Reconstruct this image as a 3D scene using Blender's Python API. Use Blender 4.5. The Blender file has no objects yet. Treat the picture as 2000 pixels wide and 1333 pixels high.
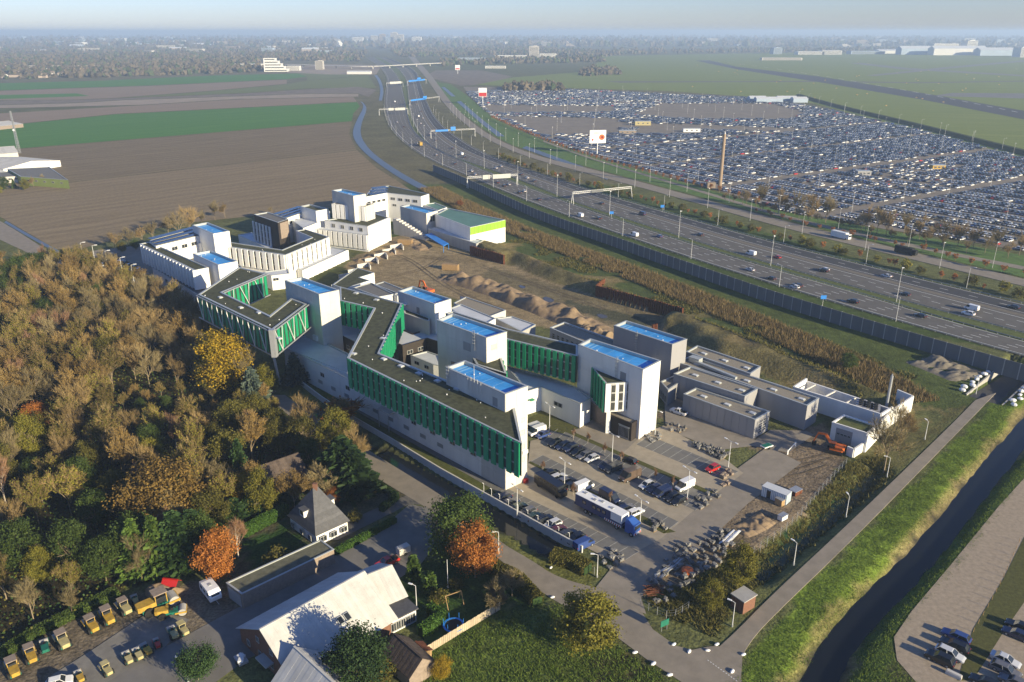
import bpy, math, random
import numpy as np
from mathutils import Vector, Matrix

random.seed(7)
RNG = np.random.default_rng(11)
SC = bpy.context.scene
COL = SC.collection

# ------------------------------------------------------------------ camera
CAM_H = 100.0
LENS = 28.0
FPX = LENS / 36.0 * 2000.0            # focal length in photograph pixels
HOR = 62.0                            # row of the true horizon
PITCH = math.atan((666.5 - HOR) / FPX)
cam_d = bpy.data.cameras.new('camera')
cam_d.lens = LENS
cam_d.sensor_width = 36.0
cam_d.clip_start = 1.0
cam_d.clip_end = 60000.0
cam = bpy.data.objects.new('camera', cam_d)
COL.objects.link(cam)
cam.location = (0, 0, CAM_H)
cam.rotation_euler = (math.pi / 2 - PITCH, 0, 0)
SC.camera = cam

# ------------------------------------------------------------------ sky, sun, exposure
SUN_EL = math.radians(16.0)
SUN_AZ = math.radians(-40.0)          # direction towards the sun, angle from +x in the ground plane
W = bpy.data.worlds.new('World')
SC.world = W
W.use_nodes = True
wn = W.node_tree
bgn = wn.nodes['Background']
skyn = wn.nodes.new('ShaderNodeTexSky')
skyn.sky_type = 'NISHITA'
skyn.sun_disc = False
skyn.sun_elevation = SUN_EL
skyn.sun_rotation = math.pi / 2 - SUN_AZ
skyn.altitude = 100
skyn.air_density = 1.0
skyn.dust_density = 0.3
skyn.ozone_density = 4.0
wbal = wn.nodes.new('ShaderNodeVectorMath')      # white balance of the whole sky, as the camera was set
wbal.operation = 'MULTIPLY'
wbal.inputs[1].default_value = (0.89, 0.91, 1.22)
wn.links.new(skyn.outputs[0], wbal.inputs[0])
wn.links.new(wbal.outputs[0], bgn.inputs[0])
bgn.inputs[1].default_value = 0.073
sun_d = bpy.data.lights.new('sun', 'SUN')
sun_d.energy = 5.0
sun_d.angle = math.radians(0.55)
sun_d.color = (1.0, 0.86, 0.58)
sun = bpy.data.objects.new('sun', sun_d)
COL.objects.link(sun)
sdir = Vector((math.cos(SUN_EL) * math.cos(SUN_AZ), math.cos(SUN_EL) * math.sin(SUN_AZ), math.sin(SUN_EL)))
sun.rotation_euler = sdir.to_track_quat('Z', 'Y').to_euler()
sun.location = (300, -300, 200)
vs = SC.view_settings
vs.view_transform = 'Standard'
vs.look = 'None'
vs.exposure = 1.05
vs.gamma = 1.0
SC.cycles.use_denoising = True
SC.cycles.max_bounces = 5
SC.cycles.diffuse_bounces = 3
SC.cycles.glossy_bounces = 2
SC.cycles.transmission_bounces = 2
SC.cycles.transparent_max_bounces = 4
SC.cycles.volume_bounces = 0
SC.cycles.caustics_reflective = False
SC.cycles.caustics_refractive = False

# ------------------------------------------------------------------ helpers
_c, _s = math.cos(PITCH), math.sin(PITCH)


def G(x, y, z=0.0):
    """World point at height z that stands where the survey photograph shows pixel (x, y)."""
    u = (x - 1000.0) / FPX
    v = (y - 666.5) / FPX
    dy = _c - v * _s
    dz = -_s - v * _c
    t = (z - CAM_H) / dz
    return Vector((u * t, dy * t, z))


def G2(pts, z=0.0):
    return [(p.x, p.y) for p in (G(a, b, z) for a, b in pts)]


def area2(poly):
    return sum(poly[i - 1][0] * poly[i][1] - poly[i][0] * poly[i - 1][1] for i in range(len(poly))) / 2


def ccw(poly):
    return list(poly) if area2(poly) > 0 else list(poly)[::-1]


OFF = {}


class MB:
    """Collects faces and links them as one mesh object."""

    def __init__(s):
        s.v, s.f, s.m = [], [], []

    def add(s, verts, faces, mi=0):
        o = len(s.v)
        s.v.extend([tuple(p) for p in verts])
        s.f.extend([tuple(i + o for i in f) for f in faces])
        s.m.extend([mi] * len(faces) if isinstance(mi, int) else mi)
        return s

    def prism(s, poly, z0, z1, mi=0, top=None, bottom=True):
        p = ccw(poly)
        n = len(p)
        vs_ = [(x, y, z0) for x, y in p] + [(x, y, z1) for x, y in p]
        s.add(vs_, [(i, (i + 1) % n, n + (i + 1) % n, n + i) for i in range(n)], mi)
        s.add([(x, y, z1) for x, y in p], [tuple(range(n))], mi if top is None else top)
        if bottom:
            s.add([(x, y, z0) for x, y in p], [tuple(range(n))[::-1]], mi)
        return s

    def sheet(s, poly, z, mi=0):
        p = ccw(poly)
        return s.add([(x, y, z) for x, y in p], [tuple(range(len(p)))], mi)

    def box(s, c, size, rz=0.0, mi=0):
        cx, cy, cz = c
        a, b, h = size[0] / 2, size[1] / 2, size[2] / 2
        cs, sn = math.cos(rz), math.sin(rz)
        P = []
        for z in (-h, h):
            for x, y in ((-a, -b), (a, -b), (a, b), (-a, b)):
                P.append((cx + x * cs - y * sn, cy + x * sn + y * cs, cz + z))
        return s.add(P, [(0, 3, 2, 1), (4, 5, 6, 7), (0, 1, 5, 4), (1, 2, 6, 5), (2, 3, 7, 6), (3, 0, 4, 7)], mi)

    def beam(s, p, q, w, h, mi=0):
        """Rectangular bar from p to q."""
        p, q = Vector(p), Vector(q)
        d = (q - p)
        L = d.length
        if L < 1e-6:
            return s
        d /= L
        up = Vector((0, 0, 1)) if abs(d.z) < 0.95 else Vector((0, 1, 0))
        a = d.cross(up).normalized() * (w / 2)
        b = a.cross(d).normalized() * (h / 2)
        P = [p - a - b, p + a - b, p + a + b, p - a + b, q - a - b, q + a - b, q + a + b, q - a + b]
        return s.add(P, [(0, 1, 2, 3), (7, 6, 5, 4), (0, 4, 5, 1), (1, 5, 6, 2), (2, 6, 7, 3), (3, 7, 4, 0)], mi)

    def tube(s, p, q, r0, r1, n=5, mi=0, cap=True):
        p, q = Vector(p), Vector(q)
        d = (q - p).normalized()
        a = d.orthogonal().normalized()
        b = d.cross(a)
        P = []
        for c, r in ((p, r0), (q, r1)):
            for i in range(n):
                t = 2 * math.pi * i / n
                P.append(c + a * (math.cos(t) * r) + b * (math.sin(t) * r))
        F = [(i, (i + 1) % n, n + (i + 1) % n, n + i) for i in range(n)]
        if cap:
            F += [tuple(range(n))[::-1], tuple(range(n, 2 * n))]
        return s.add(P, F, mi)

    def disc(s, c, axis, r, t, n=10, mi=0):
        a = Vector(axis).normalized() * (t / 2)
        return s.tube(Vector(c) - a, Vector(c) + a, r, r, n, mi)

    def ellip(s, c, rad, nu=8, nv=5, mi=0):
        P, F = [], []
        for j in range(nv + 1):
            ph = math.pi * j / nv
            for i in range(nu):
                th = 2 * math.pi * i / nu
                P.append((c[0] + rad[0] * math.sin(ph) * math.cos(th), c[1] + rad[1] * math.sin(ph) * math.sin(th), c[2] + rad[2] * math.cos(ph)))
        for j in range(nv):
            for i in range(nu):
                F.append((j * nu + i, (j + 1) * nu + i, (j + 1) * nu + (i + 1) % nu, j * nu + (i + 1) % nu))
        return s.add(P, F, mi)

    def mesh(s, name, mats, off=(0, 0, 0), smooth=False):
        me = bpy.data.meshes.new(name)
        V = [(a - off[0], b - off[1], c - off[2]) for a, b, c in s.v] if any(off) else s.v
        me.from_pydata(V, [], s.f)
        for m in (mats if isinstance(mats, (list, tuple)) else [mats]):
            me.materials.append(m)
        if any(s.m):
            me.polygons.foreach_set('material_index', s.m)
        if smooth:
            me.polygons.foreach_set('use_smooth', [True] * len(s.f))
        me.update()
        return me

    def build(s, name, mats, parent=None, smooth=False):
        off = OFF.get(parent.name, (0, 0, 0)) if parent is not None else (0, 0, 0)
        return link(name, s.mesh(name, mats, off, smooth), parent)


def link(name, data, parent=None, loc=None, rz=0.0, scale=None):
    o = bpy.data.objects.new(name, data)
    COL.objects.link(o)
    if parent is not None:
        o.parent = parent
        if parent.name in OFF:
            OFF[o.name] = OFF[parent.name]
    if loc is not None:
        o.location = loc
    if rz:
        o.rotation_euler = (0, 0, rz)
    if scale is not None:
        o.scale = scale if isinstance(scale, (tuple, list)) else (scale,) * 3
    return o


def tag(o, label=None, cat=None, group=None, kind=None):
    if label:
        o['label'] = label
    if cat:
        o['category'] = cat
    if group:
        o['group'] = group
    if kind:
        o['kind'] = kind
    return o


def thing(name, label, cat, loc=(0, 0, 0), rz=0.0, group=None, scale=None):
    o = link(name, None, None, loc, rz, scale)
    o.empty_display_size = 0.5
    return tag(o, label, cat, group)


def site(name, label, cat, loc, group=None):
    """An Empty for a thing whose parts are written in world coordinates."""
    o = thing(name, label, cat, loc, 0, group)
    OFF[o.name] = tuple(loc)
    return o


def struct(name, mb, mats, smooth=False):
    o = mb.build(name, mats, None, smooth)
    o['kind'] = 'structure'
    return o


def dup(o, parent=None):
    """A copy of a thing with copies of its parts and sub-parts."""
    c = o.copy()
    COL.objects.link(c)
    if parent is not None:
        c.parent = parent
    for ch in KIDS.get(o.name, ()):
        dup(ch, c)
    return c


KIDS = {}


def proto_done(root):
    KIDS[root.name] = list(root.children)
    for ch in root.children:
        KIDS[ch.name] = list(ch.children)
    return root


ORD = ['first', 'second', 'third', 'fourth', 'fifth', 'sixth', 'seventh', 'eighth', 'ninth', 'tenth', 'eleventh', 'twelfth', 'thirteenth',
       'fourteenth', 'fifteenth', 'sixteenth', 'seventeenth', 'eighteenth', 'nineteenth', 'twentieth'] + ['%dth' % i for i in range(21, 200)]


# ------------------------------------------------------------------ materials
def new_mat(name):
    m = bpy.data.materials.new(name)
    m.use_nodes = True
    nt = m.node_tree
    return m, nt, nt.nodes['Principled BSDF']


def N(nt, t, **kw):
    n = nt.nodes.new(t)
    for k, v in kw.items():
        setattr(n, k, v)
    return n


def setc(n, idx, c):
    n.inputs[idx].default_value = (*c, 1.0) if len(c) == 3 else c


def mat(name, col, rough=0.8, var=0.12, scale=0.6, metal=0.0, spec=0.3, bump=0.0, bscale=None, streak=False, obj_var=0.0):
    """Base colour with two scales of grain, optional vertical weathering streaks, bump and a per-object shift."""
    m, nt, b = new_mat(name)
    b.inputs['Roughness'].default_value = rough
    b.inputs['Metallic'].default_value = metal
    b.inputs['Specular IOR Level'].default_value = spec
    tc = N(nt, 'ShaderNodeNewGeometry')
    mp = N(nt, 'ShaderNodeMapping')
    nt.links.new(tc.outputs['Position'], mp.inputs[0])
    mp.inputs['Scale'].default_value = (1, 1, 0.12 if streak else 1)
    n1 = N(nt, 'ShaderNodeTexNoise')
    n1.inputs['Scale'].default_value = scale
    n1.inputs['Detail'].default_value = 6
    n1.inputs['Roughness'].default_value = 0.65
    nt.links.new(mp.outputs[0], n1.inputs['Vector'])
    mr = N(nt, 'ShaderNodeMapRange')
    mr.inputs[1].default_value = 0.3
    mr.inputs[2].default_value = 0.7
    mr.inputs[3].default_value = 1 - var
    mr.inputs[4].default_value = 1 + var
    nt.links.new(n1.outputs[0], mr.inputs[0])
    mx = N(nt, 'ShaderNodeVectorMath', operation='SCALE')
    mx.inputs[0].default_value = col
    fac = mr.outputs[0]
    if obj_var:
        oi = N(nt, 'ShaderNodeObjectInfo')
        mr2 = N(nt, 'ShaderNodeMapRange')
        mr2.inputs[3].default_value = 1 - obj_var
        mr2.inputs[4].default_value = 1 + obj_var
        nt.links.new(oi.outputs['Random'], mr2.inputs[0])
        mu = N(nt, 'ShaderNodeMath', operation='MULTIPLY')
        nt.links.new(fac, mu.inputs[0])
        nt.links.new(mr2.outputs[0], mu.inputs[1])
        fac = mu.outputs[0]
    nt.links.new(fac, mx.inputs['Scale'])
    nt.links.new(mx.outputs[0], b.inputs['Base Color'])
    if bump:
        n2 = N(nt, 'ShaderNodeTexNoise')
        n2.inputs['Scale'].default_value = bscale or scale * 4
        n2.inputs['Detail'].default_value = 4
        nt.links.new(tc.outputs['Position'], n2.inputs['Vector'])
        bp = N(nt, 'ShaderNodeBump')
        bp.inputs['Strength'].default_value = 0.6
        bp.inputs['Distance'].default_value = bump
        nt.links.new(n2.outputs[0], bp.inputs['Height'])
        nt.links.new(bp.outputs[0], b.inputs['Normal'])
    return m


def foliage(name, c1, c2, rough=0.7, trans=0.25, objv=0.25):
    """Leaf colour that varies per leaf and per tree; thin leaves let some light through."""
    m, nt, b = new_mat(name)
    b.inputs['Roughness'].default_value = rough
    b.inputs['Specular IOR Level'].default_value = 0.2
    ge = N(nt, 'ShaderNodeNewGeometry')
    oi = N(nt, 'ShaderNodeObjectInfo')
    mix = N(nt, 'ShaderNodeMix', data_type='RGBA')
    mix.inputs[6].default_value = (*c1, 1)
    mix.inputs[7].default_value = (*c2, 1)
    nt.links.new(ge.outputs['Random Per Island'], mix.inputs[0])
    mr = N(nt, 'ShaderNodeMapRange')
    mr.inputs[3].default_value = 1 - objv
    mr.inputs[4].default_value = 1 + objv
    nt.links.new(oi.outputs['Random'], mr.inputs[0])
    sc_ = N(nt, 'ShaderNodeVectorMath', operation='SCALE')
    nt.links.new(mix.outputs[2], sc_.inputs[0])
    nt.links.new(mr.outputs[0], sc_.inputs['Scale'])
    nt.links.new(sc_.outputs[0], b.inputs['Base Color'])
    if trans:
        tr = N(nt, 'ShaderNodeBsdfTranslucent')
        nt.links.new(sc_.outputs[0], tr.inputs[0])
        ms = N(nt, 'ShaderNodeMixShader')
        ms.inputs[0].default_value = trans
        nt.links.new(b.outputs[0], ms.inputs[1])
        nt.links.new(tr.outputs[0], ms.inputs[2])
        nt.links.new(ms.outputs[0], nt.nodes['Material Output'].inputs[0])
    return m


M = {}
M['white'] = mat('white_render', (0.70, 0.69, 0.66), 0.85, 0.07, 0.35, streak=True)
M['concrete'] = mat('pale_concrete', (0.50, 0.48, 0.44), 0.85, 0.10, 0.4, streak=True)
M['conc_dk'] = mat('weathered_concrete', (0.33, 0.32, 0.30), 0.9, 0.14, 0.6, streak=True)
M['grey_panel'] = mat('grey_metal_panel', (0.27, 0.265, 0.27), 0.55, 0.06, 0.3, spec=0.4, streak=True)
M['dark_brown'] = mat('dark_brown_panel', (0.035, 0.028, 0.024), 0.5, 0.15, 0.5)
M['green_fin'] = mat('green_fin_paint', (0.007, 0.235, 0.105), 0.55, 0.10, 0.5, spec=0.4, obj_var=0.08)
M['green_roof'] = mat('sedum_roof', (0.060, 0.064, 0.034), 0.95, 0.45, 0.7, bump=0.05)
M['grass_roof'] = mat('grassy_roof', (0.085, 0.095, 0.025), 0.95, 0.45, 1.0, bump=0.12)
M['blue_roof'] = mat('blue_membrane', (0.05, 0.29, 0.66), 0.5, 0.25, 0.25, spec=0.4)
M['pale_roof'] = mat('pale_membrane', (0.52, 0.54, 0.56), 0.7, 0.10, 0.25)
M['gravel_roof'] = mat('gravel_roof', (0.25, 0.22, 0.17), 0.95, 0.22, 2.5, bump=0.03)
M['teal_roof'] = mat('teal_membrane', (0.10, 0.20, 0.165), 0.7, 0.12, 0.15)
M['trim'] = mat('aluminium_trim', (0.42, 0.44, 0.43), 0.45, 0.06, 0.5, metal=0.3)
M['glass'] = mat('dark_glass', (0.022, 0.026, 0.03), 0.12, 0.2, 0.8, spec=0.6)
M['glass_wall'] = mat('dark_window_wall', (0.05, 0.05, 0.045), 0.3, 0.4, 0.9, spec=0.5)  # dark glazing, the tone of the glass itself
M['frame'] = mat('window_frame', (0.35, 0.35, 0.34), 0.5, 0.05)
M['solar'] = mat('solar_cells', (0.012, 0.014, 0.035), 0.2, 0.3, 1.0, spec=0.5)
M['lime'] = mat('lime_panel', (0.22, 0.42, 0.035), 0.6, 0.08, 0.4)
M['rust'] = mat('rusty_sheet_pile', (0.13, 0.045, 0.02), 0.85, 0.35, 1.0)
M['wood'] = mat('raw_timber', (0.32, 0.21, 0.10), 0.8, 0.2, 2.0)
M['steel'] = mat('galvanised_steel', (0.40, 0.41, 0.42), 0.45, 0.08, 1.0, metal=0.5)
M['pole'] = mat('pale_lamp_pole', (0.55, 0.55, 0.54), 0.5, 0.05, 1.0)
M['black'] = mat('black_rubber', (0.012, 0.012, 0.012), 0.8, 0.2, 2.0)
M['asphalt'] = mat('asphalt', (0.11, 0.103, 0.093), 0.9, 0.16, 0.25, bump=0.01, bscale=6)
M['asphalt_new'] = mat('fresh_dark_asphalt', (0.05, 0.05, 0.053), 0.85, 0.12, 0.2)
M['road_old'] = mat('old_grey_road', (0.225, 0.195, 0.155), 0.92, 0.16, 0.35, bump=0.01, bscale=6)
M['paint'] = mat('road_paint', (0.62, 0.62, 0.60), 0.7, 0.15, 1.5)
M['paver'] = mat('beige_pavers', (0.315, 0.27, 0.20), 0.9, 0.14, 0.5, bump=0.01, bscale=5)
M['paver_grey'] = mat('grey_pavers', (0.15, 0.145, 0.135), 0.9, 0.14, 0.7, bump=0.01, bscale=5)
M['paint_white'] = mat('white_gloss', (0.72, 0.72, 0.71), 0.35, 0.05, 0.8, spec=0.5)
M['red'] = mat('red_paint', (0.42, 0.02, 0.015), 0.35, 0.08, 0.8, spec=0.5)
M['blue_paint'] = mat('navy_paint', (0.018, 0.035, 0.13), 0.35, 0.1, 0.8, spec=0.5)
M['blue_sign'] = mat('blue_sign', (0.03, 0.20, 0.60), 0.5, 0.06)
M['yellow'] = mat('machine_yellow', (0.40, 0.25, 0.035), 0.6, 0.3, 1.2, spec=0.4)
M['cream'] = mat('machine_cream', (0.40, 0.34, 0.16), 0.55, 0.2, 1.2, spec=0.4)
M['teal'] = mat('machine_green', (0.012, 0.13, 0.085), 0.55, 0.2, 1.2, spec=0.4)
M['orange'] = mat('digger_orange', (0.50, 0.11, 0.015), 0.5, 0.2, 1.2, spec=0.4)
M['brick'] = mat('brown_brick', (0.17, 0.085, 0.055), 0.9, 0.22, 3.0)
M['brick_pale'] = mat('pale_brick', (0.24, 0.19, 0.15), 0.9, 0.18, 2.0)
M['slate'] = mat('grey_slates', (0.085, 0.085, 0.09), 0.7, 0.2, 1.5, obj_var=0.18)
M['tile'] = mat('brown_tiles', (0.08, 0.06, 0.048), 0.8, 0.3, 1.5, obj_var=0.15)
M['fibre'] = mat('fibre_cement_sheet', (0.47, 0.46, 0.43), 0.85, 0.12, 0.4, obj_var=0.06)
M['bark'] = mat('bark', (0.20, 0.155, 0.10), 0.9, 0.25, 2.0, obj_var=0.2)
M['bark_pale'] = mat('pale_bark', (0.42, 0.36, 0.29), 0.9, 0.2, 2.0)
M['twig'] = foliage('brown_twigs', (0.175, 0.122, 0.05), (0.31, 0.22, 0.095), trans=0.0, objv=0.35)
M['twig_grey'] = foliage('grey_twigs', (0.145, 0.115, 0.055), (0.25, 0.20, 0.10), trans=0.0, objv=0.35)
M['twig_red'] = foliage('reddish_twigs', (0.19, 0.105, 0.06), (0.29, 0.175, 0.10), trans=0.0, objv=0.25)
M['leaf_olive'] = foliage('olive_leaves', (0.075, 0.075, 0.014), (0.14, 0.12, 0.022))
M['leaf_green'] = foliage('green_leaves', (0.035, 0.06, 0.012), (0.07, 0.10, 0.018))
M['leaf_dark'] = foliage('dark_green_needles', (0.014, 0.034, 0.010), (0.035, 0.065, 0.016), trans=0.1)
M['leaf_conifer'] = foliage('fresh_green_needles', (0.035, 0.07, 0.012), (0.085, 0.13, 0.02), trans=0.1)
M['leaf_blue'] = foliage('blue_green_needles', (0.05, 0.075, 0.06), (0.10, 0.125, 0.09), trans=0.1)
M['leaf_yellow'] = foliage('yellow_leaves', (0.15, 0.125, 0.012), (0.40, 0.25, 0.015))
M['leaf_orange'] = foliage('orange_leaves', (0.24, 0.085, 0.018), (0.38, 0.15, 0.03))
M['leaf_brown'] = foliage('brown_leaves', (0.135, 0.088, 0.024), (0.23, 0.145, 0.035))
M['leaf_lime'] = foliage('yellow_green_leaves', (0.11, 0.115, 0.016), (0.22, 0.19, 0.025))
M['hedge'] = foliage('hedge_leaves', (0.03, 0.075, 0.010), (0.07, 0.14, 0.018), trans=0.1)
M['reed'] = foliage('dry_reed', (0.125, 0.092, 0.038), (0.26, 0.185, 0.08), trans=0.2, objv=0.1)
M['grass_blade'] = foliage('grass_blades', (0.075, 0.125, 0.016), (0.15, 0.20, 0.03), trans=0.2, objv=0.1)
M['weed'] = foliage('olive_weeds', (0.07, 0.075, 0.018), (0.16, 0.135, 0.035), trans=0.2, objv=0.1)
M['sand'] = mat('dug_sand', (0.23, 0.165, 0.10), 0.95, 0.3, 0.35, bump=0.25, bscale=0.8)
M['moss_roof'] = mat('mossy_flat_roof', (0.115, 0.112, 0.075), 0.95, 0.3, 0.9, bump=0.05)
M['olive_wall'] = mat('olive_cladding', (0.17, 0.21, 0.06), 0.7, 0.1, 0.3)
M['stone_dk'] = mat('dirty_stone', (0.17, 0.165, 0.155), 0.9, 0.3, 1.5, obj_var=0.35)
M['conc_panel'] = mat('concrete_panel', (0.52, 0.50, 0.46), 0.85, 0.08, 0.4, streak=True, obj_var=0.045)
M['white_panel'] = mat('white_panel', (0.70, 0.69, 0.66), 0.8, 0.06, 0.35, streak=True, obj_var=0.03)
M['algae'] = mat('duckweed_water', (0.008, 0.028, 0.014), 0.4, 0.2, 0.3)


def water_mat(name, col, rough):
    m, nt, b = new_mat(name)
    setc(b, 'Base Color', col)
    b.inputs['Roughness'].default_value = rough
    b.inputs['IOR'].default_value = 1.33
    n = N(nt, 'ShaderNodeTexNoise')
    n.inputs['Scale'].default_value = 1.2
    bp = N(nt, 'ShaderNodeBump')
    bp.inputs['Strength'].default_value = 0.15
    bp.inputs['Distance'].default_value = 0.05
    ge = N(nt, 'ShaderNodeNewGeometry')
    nt.links.new(ge.outputs['Position'], n.inputs['Vector'])
    nt.links.new(n.outputs[0], bp.inputs['Height'])
    nt.links.new(bp.outputs[0], b.inputs['Normal'])
    return m


M['water'] = water_mat('dark_ditch_water', (0.008, 0.010, 0.012), 0.08)
M['water_far'] = water_mat('canal_water', (0.07, 0.078, 0.085), 0.35)
PAINTS = {}


def paint(name, col, rough=0.28, metal=0.0):
    if name not in PAINTS:
        m, nt, b = new_mat('car_paint_' + name)
        setc(b, 'Base Color', col)
        b.inputs['Roughness'].default_value = rough
        b.inputs['Metallic'].default_value = metal
        b.inputs['Coat Weight'].default_value = 0.5
        b.inputs['Coat Roughness'].default_value = 0.08
        PAINTS[name] = m
    return PAINTS[name]


for nm, cc in (('black', (0.008, 0.008, 0.010)), ('dark blue', (0.012, 0.02, 0.06)), ('blue', (0.03, 0.06, 0.20)), ('silver', (0.50, 0.51, 0.53)),
               ('grey', (0.12, 0.12, 0.13)), ('dark grey', (0.04, 0.042, 0.046)), ('white', (0.72, 0.72, 0.71)), ('red', (0.42, 0.02, 0.015)),
               ('dark green', (0.01, 0.035, 0.025)), ('maroon', (0.09, 0.012, 0.014)), ('brown', (0.10, 0.07, 0.05)), ('orange', (0.45, 0.10, 0.015))):
    paint(nm, cc)

# ================================================================== GROUND
def np_in_poly(X, Y, poly):
    P = np.asarray(poly)
    x0, y0 = P.min(0)
    x1, y1 = P.max(0)
    out = np.zeros(X.shape, bool)
    idx = np.nonzero((X >= x0) & (X <= x1) & (Y >= y0) & (Y <= y1))
    if len(idx[0]) == 0:
        return out
    x, y = X[idx], Y[idx]
    r = np.zeros(x.shape, bool)
    n = len(P)
    for i in range(n):
        xa, ya = P[i]
        xb, yb = P[i - 1]
        c = (ya > y) != (yb > y)
        if abs(yb - ya) > 1e-9:
            r ^= c & (x < (xb - xa) * (y - ya) / (yb - ya) + xa)
    out[idx] = r
    return out


def np_dist(X, Y, line):
    D = np.full(X.shape, 1e9)
    for (xa, ya), (xb, yb) in zip(line[:-1], line[1:]):
        dx, dy = xb - xa, yb - ya
        L2 = dx * dx + dy * dy + 1e-9
        t = np.clip(((X - xa) * dx + (Y - ya) * dy) / L2, 0, 1)
        D = np.minimum(D, np.hypot(X - xa - t * dx, Y - ya - t * dy))
    return D


def sstep(a, b, x):
    t = np.clip((x - a) / (b - a), 0, 1)
    return t * t * (3 - 2 * t)


def vnoise(X, Y, scale, seed=0):
    """Smooth value noise in -1..1."""
    r = np.random.default_rng(seed)
    T = r.random((256, 256)) * 2 - 1
    x, y = X / scale + 1000.3, Y / scale + 1000.7
    xi, yi = np.floor(x).astype(int), np.floor(y).astype(int)
    fx, fy = x - xi, y - yi
    fx, fy = fx * fx * (3 - 2 * fx), fy * fy * (3 - 2 * fy)
    g = lambda a, b: T[a % 256, b % 256]
    return (g(xi, yi) * (1 - fx) + g(xi + 1, yi) * fx) * (1 - fy) + (g(xi, yi + 1) * (1 - fx) + g(xi + 1, yi + 1) * fx) * fy


# ditches: centre line (photo points), half width of the water, half width at the top, depth
DITCH_RIGHT = G2([(2060, 770), (1990, 850), (1948, 900), (1880, 985), (1799, 1082), (1690, 1190), (1632, 1262), (1600, 1320), (1560, 1400)])
DITCH_YARD = G2([(1712, 918), (1670, 958), (1600, 1020), (1530, 1075), (1478, 1118)])
DITCH_MOAT = G2([(745, 882), (820, 924), (950, 998), (1078, 1070)])
DITCH_POOL = G2([(596, 786), (632, 812)])
DITCHES = [(DITCH_RIGHT, 1.6, 5.6, 2.2), (DITCH_YARD, 1.4, 5.0, 1.8), (DITCH_MOAT, 2.2, 3.6, 1.3), (DITCH_POOL, 2.0, 3.2, 1.2)]
BERM = G2([(905, 470), (985, 484), (1080, 520), (1162, 552), (1340, 618), (1500, 678), (1650, 742), (1772, 792), (1748, 822), (1690, 800), (1600, 770),
           (1480, 730), (1385, 705), (1300, 652), (1296, 634), (1334, 624), (1164, 579), (1060, 545), (986, 515), (940, 500)])
BERM_SOFT = [G2([(905, 470), (985, 484), (1080, 520), (1162, 552), (1340, 618), (1500, 678), (1650, 742), (1772, 792), (1748, 822), (1690, 800),
                 (1600, 770), (1480, 730), (1385, 705), (1300, 652)]), G2([(1164, 579), (1060, 545), (986, 515)])]
RAMP_A, RAMP_B = G(1922, 782), G(1990, 722)


def hfun(X, Y):
    Z = vnoise(X, Y, 9, 1) * 0.05 - 0.06
    for line, w0, w1, dep in DITCHES:
        d = np_dist(X, Y, line) + vnoise(X, Y, 4, 3) * 0.35
        Z = np.minimum(Z, -dep * (1 - sstep(w0 - 0.6, w1, d)))
    inside = np_in_poly(X, Y, BERM)
    d = np.minimum(np_dist(X, Y, BERM_SOFT[0]), np_dist(X, Y, BERM_SOFT[1]))
    Z = np.where(inside, 4.4 * sstep(0, 9, d) * (1 + 0.12 * vnoise(X, Y, 6, 5)), Z)
    # ramp down to the underpass
    ax = Vector((RAMP_B.x - RAMP_A.x, RAMP_B.y - RAMP_A.y))
    L = ax.length
    ax /= L
    t = (X - RAMP_A.x) * ax.x + (Y - RAMP_A.y) * ax.y
    u = np.abs(-(X - RAMP_A.x) * ax.y + (Y - RAMP_A.y) * ax.x)
    Z = np.where((t > 0) & (t < L + 12) & (u < 5.2), np.minimum(Z, -3.6 * np.clip(t / L, 0, 1) - 0.15), Z)
    return Z


dense_x = np.arange(-330, 331, 1.6)
dense_y = np.arange(84, 560, 1.6)
GX = 20000.0
outx = np.geomspace(6, GX - 330, 26)
xs = np.concatenate([-330 - outx[::-1], dense_x, 330 + outx])
ys = np.concatenate([84 - np.geomspace(6, 3000, 14)[::-1], dense_y, 560 + np.geomspace(6, GX - 560, 34)])
GXX, GYY = np.meshgrid(xs, ys, indexing='xy')
near = (np.abs(GXX) <= 330) & (GYY >= 84) & (GYY <= 560)
GZ = np.where(near, hfun(GXX, GYY), -0.06)

# ground cover by zone: each entry paints what grows or lies there
BASE = np.array((0.105, 0.112, 0.042))
GC = np.empty(GXX.shape + (3,))
GC[:] = BASE
far_mix = 0.5 + 0.5 * vnoise(GXX, GYY, 420, 21)
GC[~near] = (np.array((0.09, 0.10, 0.042)) * far_mix[..., None] + np.array((0.135, 0.118, 0.066)) * (1 - far_mix[..., None]))[~near]
JX, JY = GXX + 1.4 * vnoise(GXX, GYY, 3.5, 31), GYY + 1.4 * vnoise(GXX, GYY, 3.5, 32)


def zone(poly, col, blend=1.0):
    m = np_in_poly(JX, JY, poly) & near
    GC[m] = GC[m] * (1 - blend) + np.array(col) * blend


def strip(line, hw, col, blend=1.0):
    m = (np_dist(JX, JY, line) < hw) & near
    GC[m] = GC[m] * (1 - blend) + np.array(col) * blend


zone(G2([(0, 330), (2000, 690), (2000, 600), (900, 280)]), (0.06, 0.085, 0.022))
# between the noise wall and the reed bed
zone(G2([(830, 340), (1000, 400), (1400, 545), (2000, 760), (2000, 830), (1780, 790), (1340, 612), (985, 480), (800, 380)]), (0.070, 0.090, 0.025))
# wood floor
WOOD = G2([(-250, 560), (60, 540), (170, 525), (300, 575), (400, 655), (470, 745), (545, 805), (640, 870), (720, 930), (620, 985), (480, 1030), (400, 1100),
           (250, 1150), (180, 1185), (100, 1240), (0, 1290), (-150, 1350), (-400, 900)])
zone(WOOD, (0.040, 0.033, 0.016))
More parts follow.
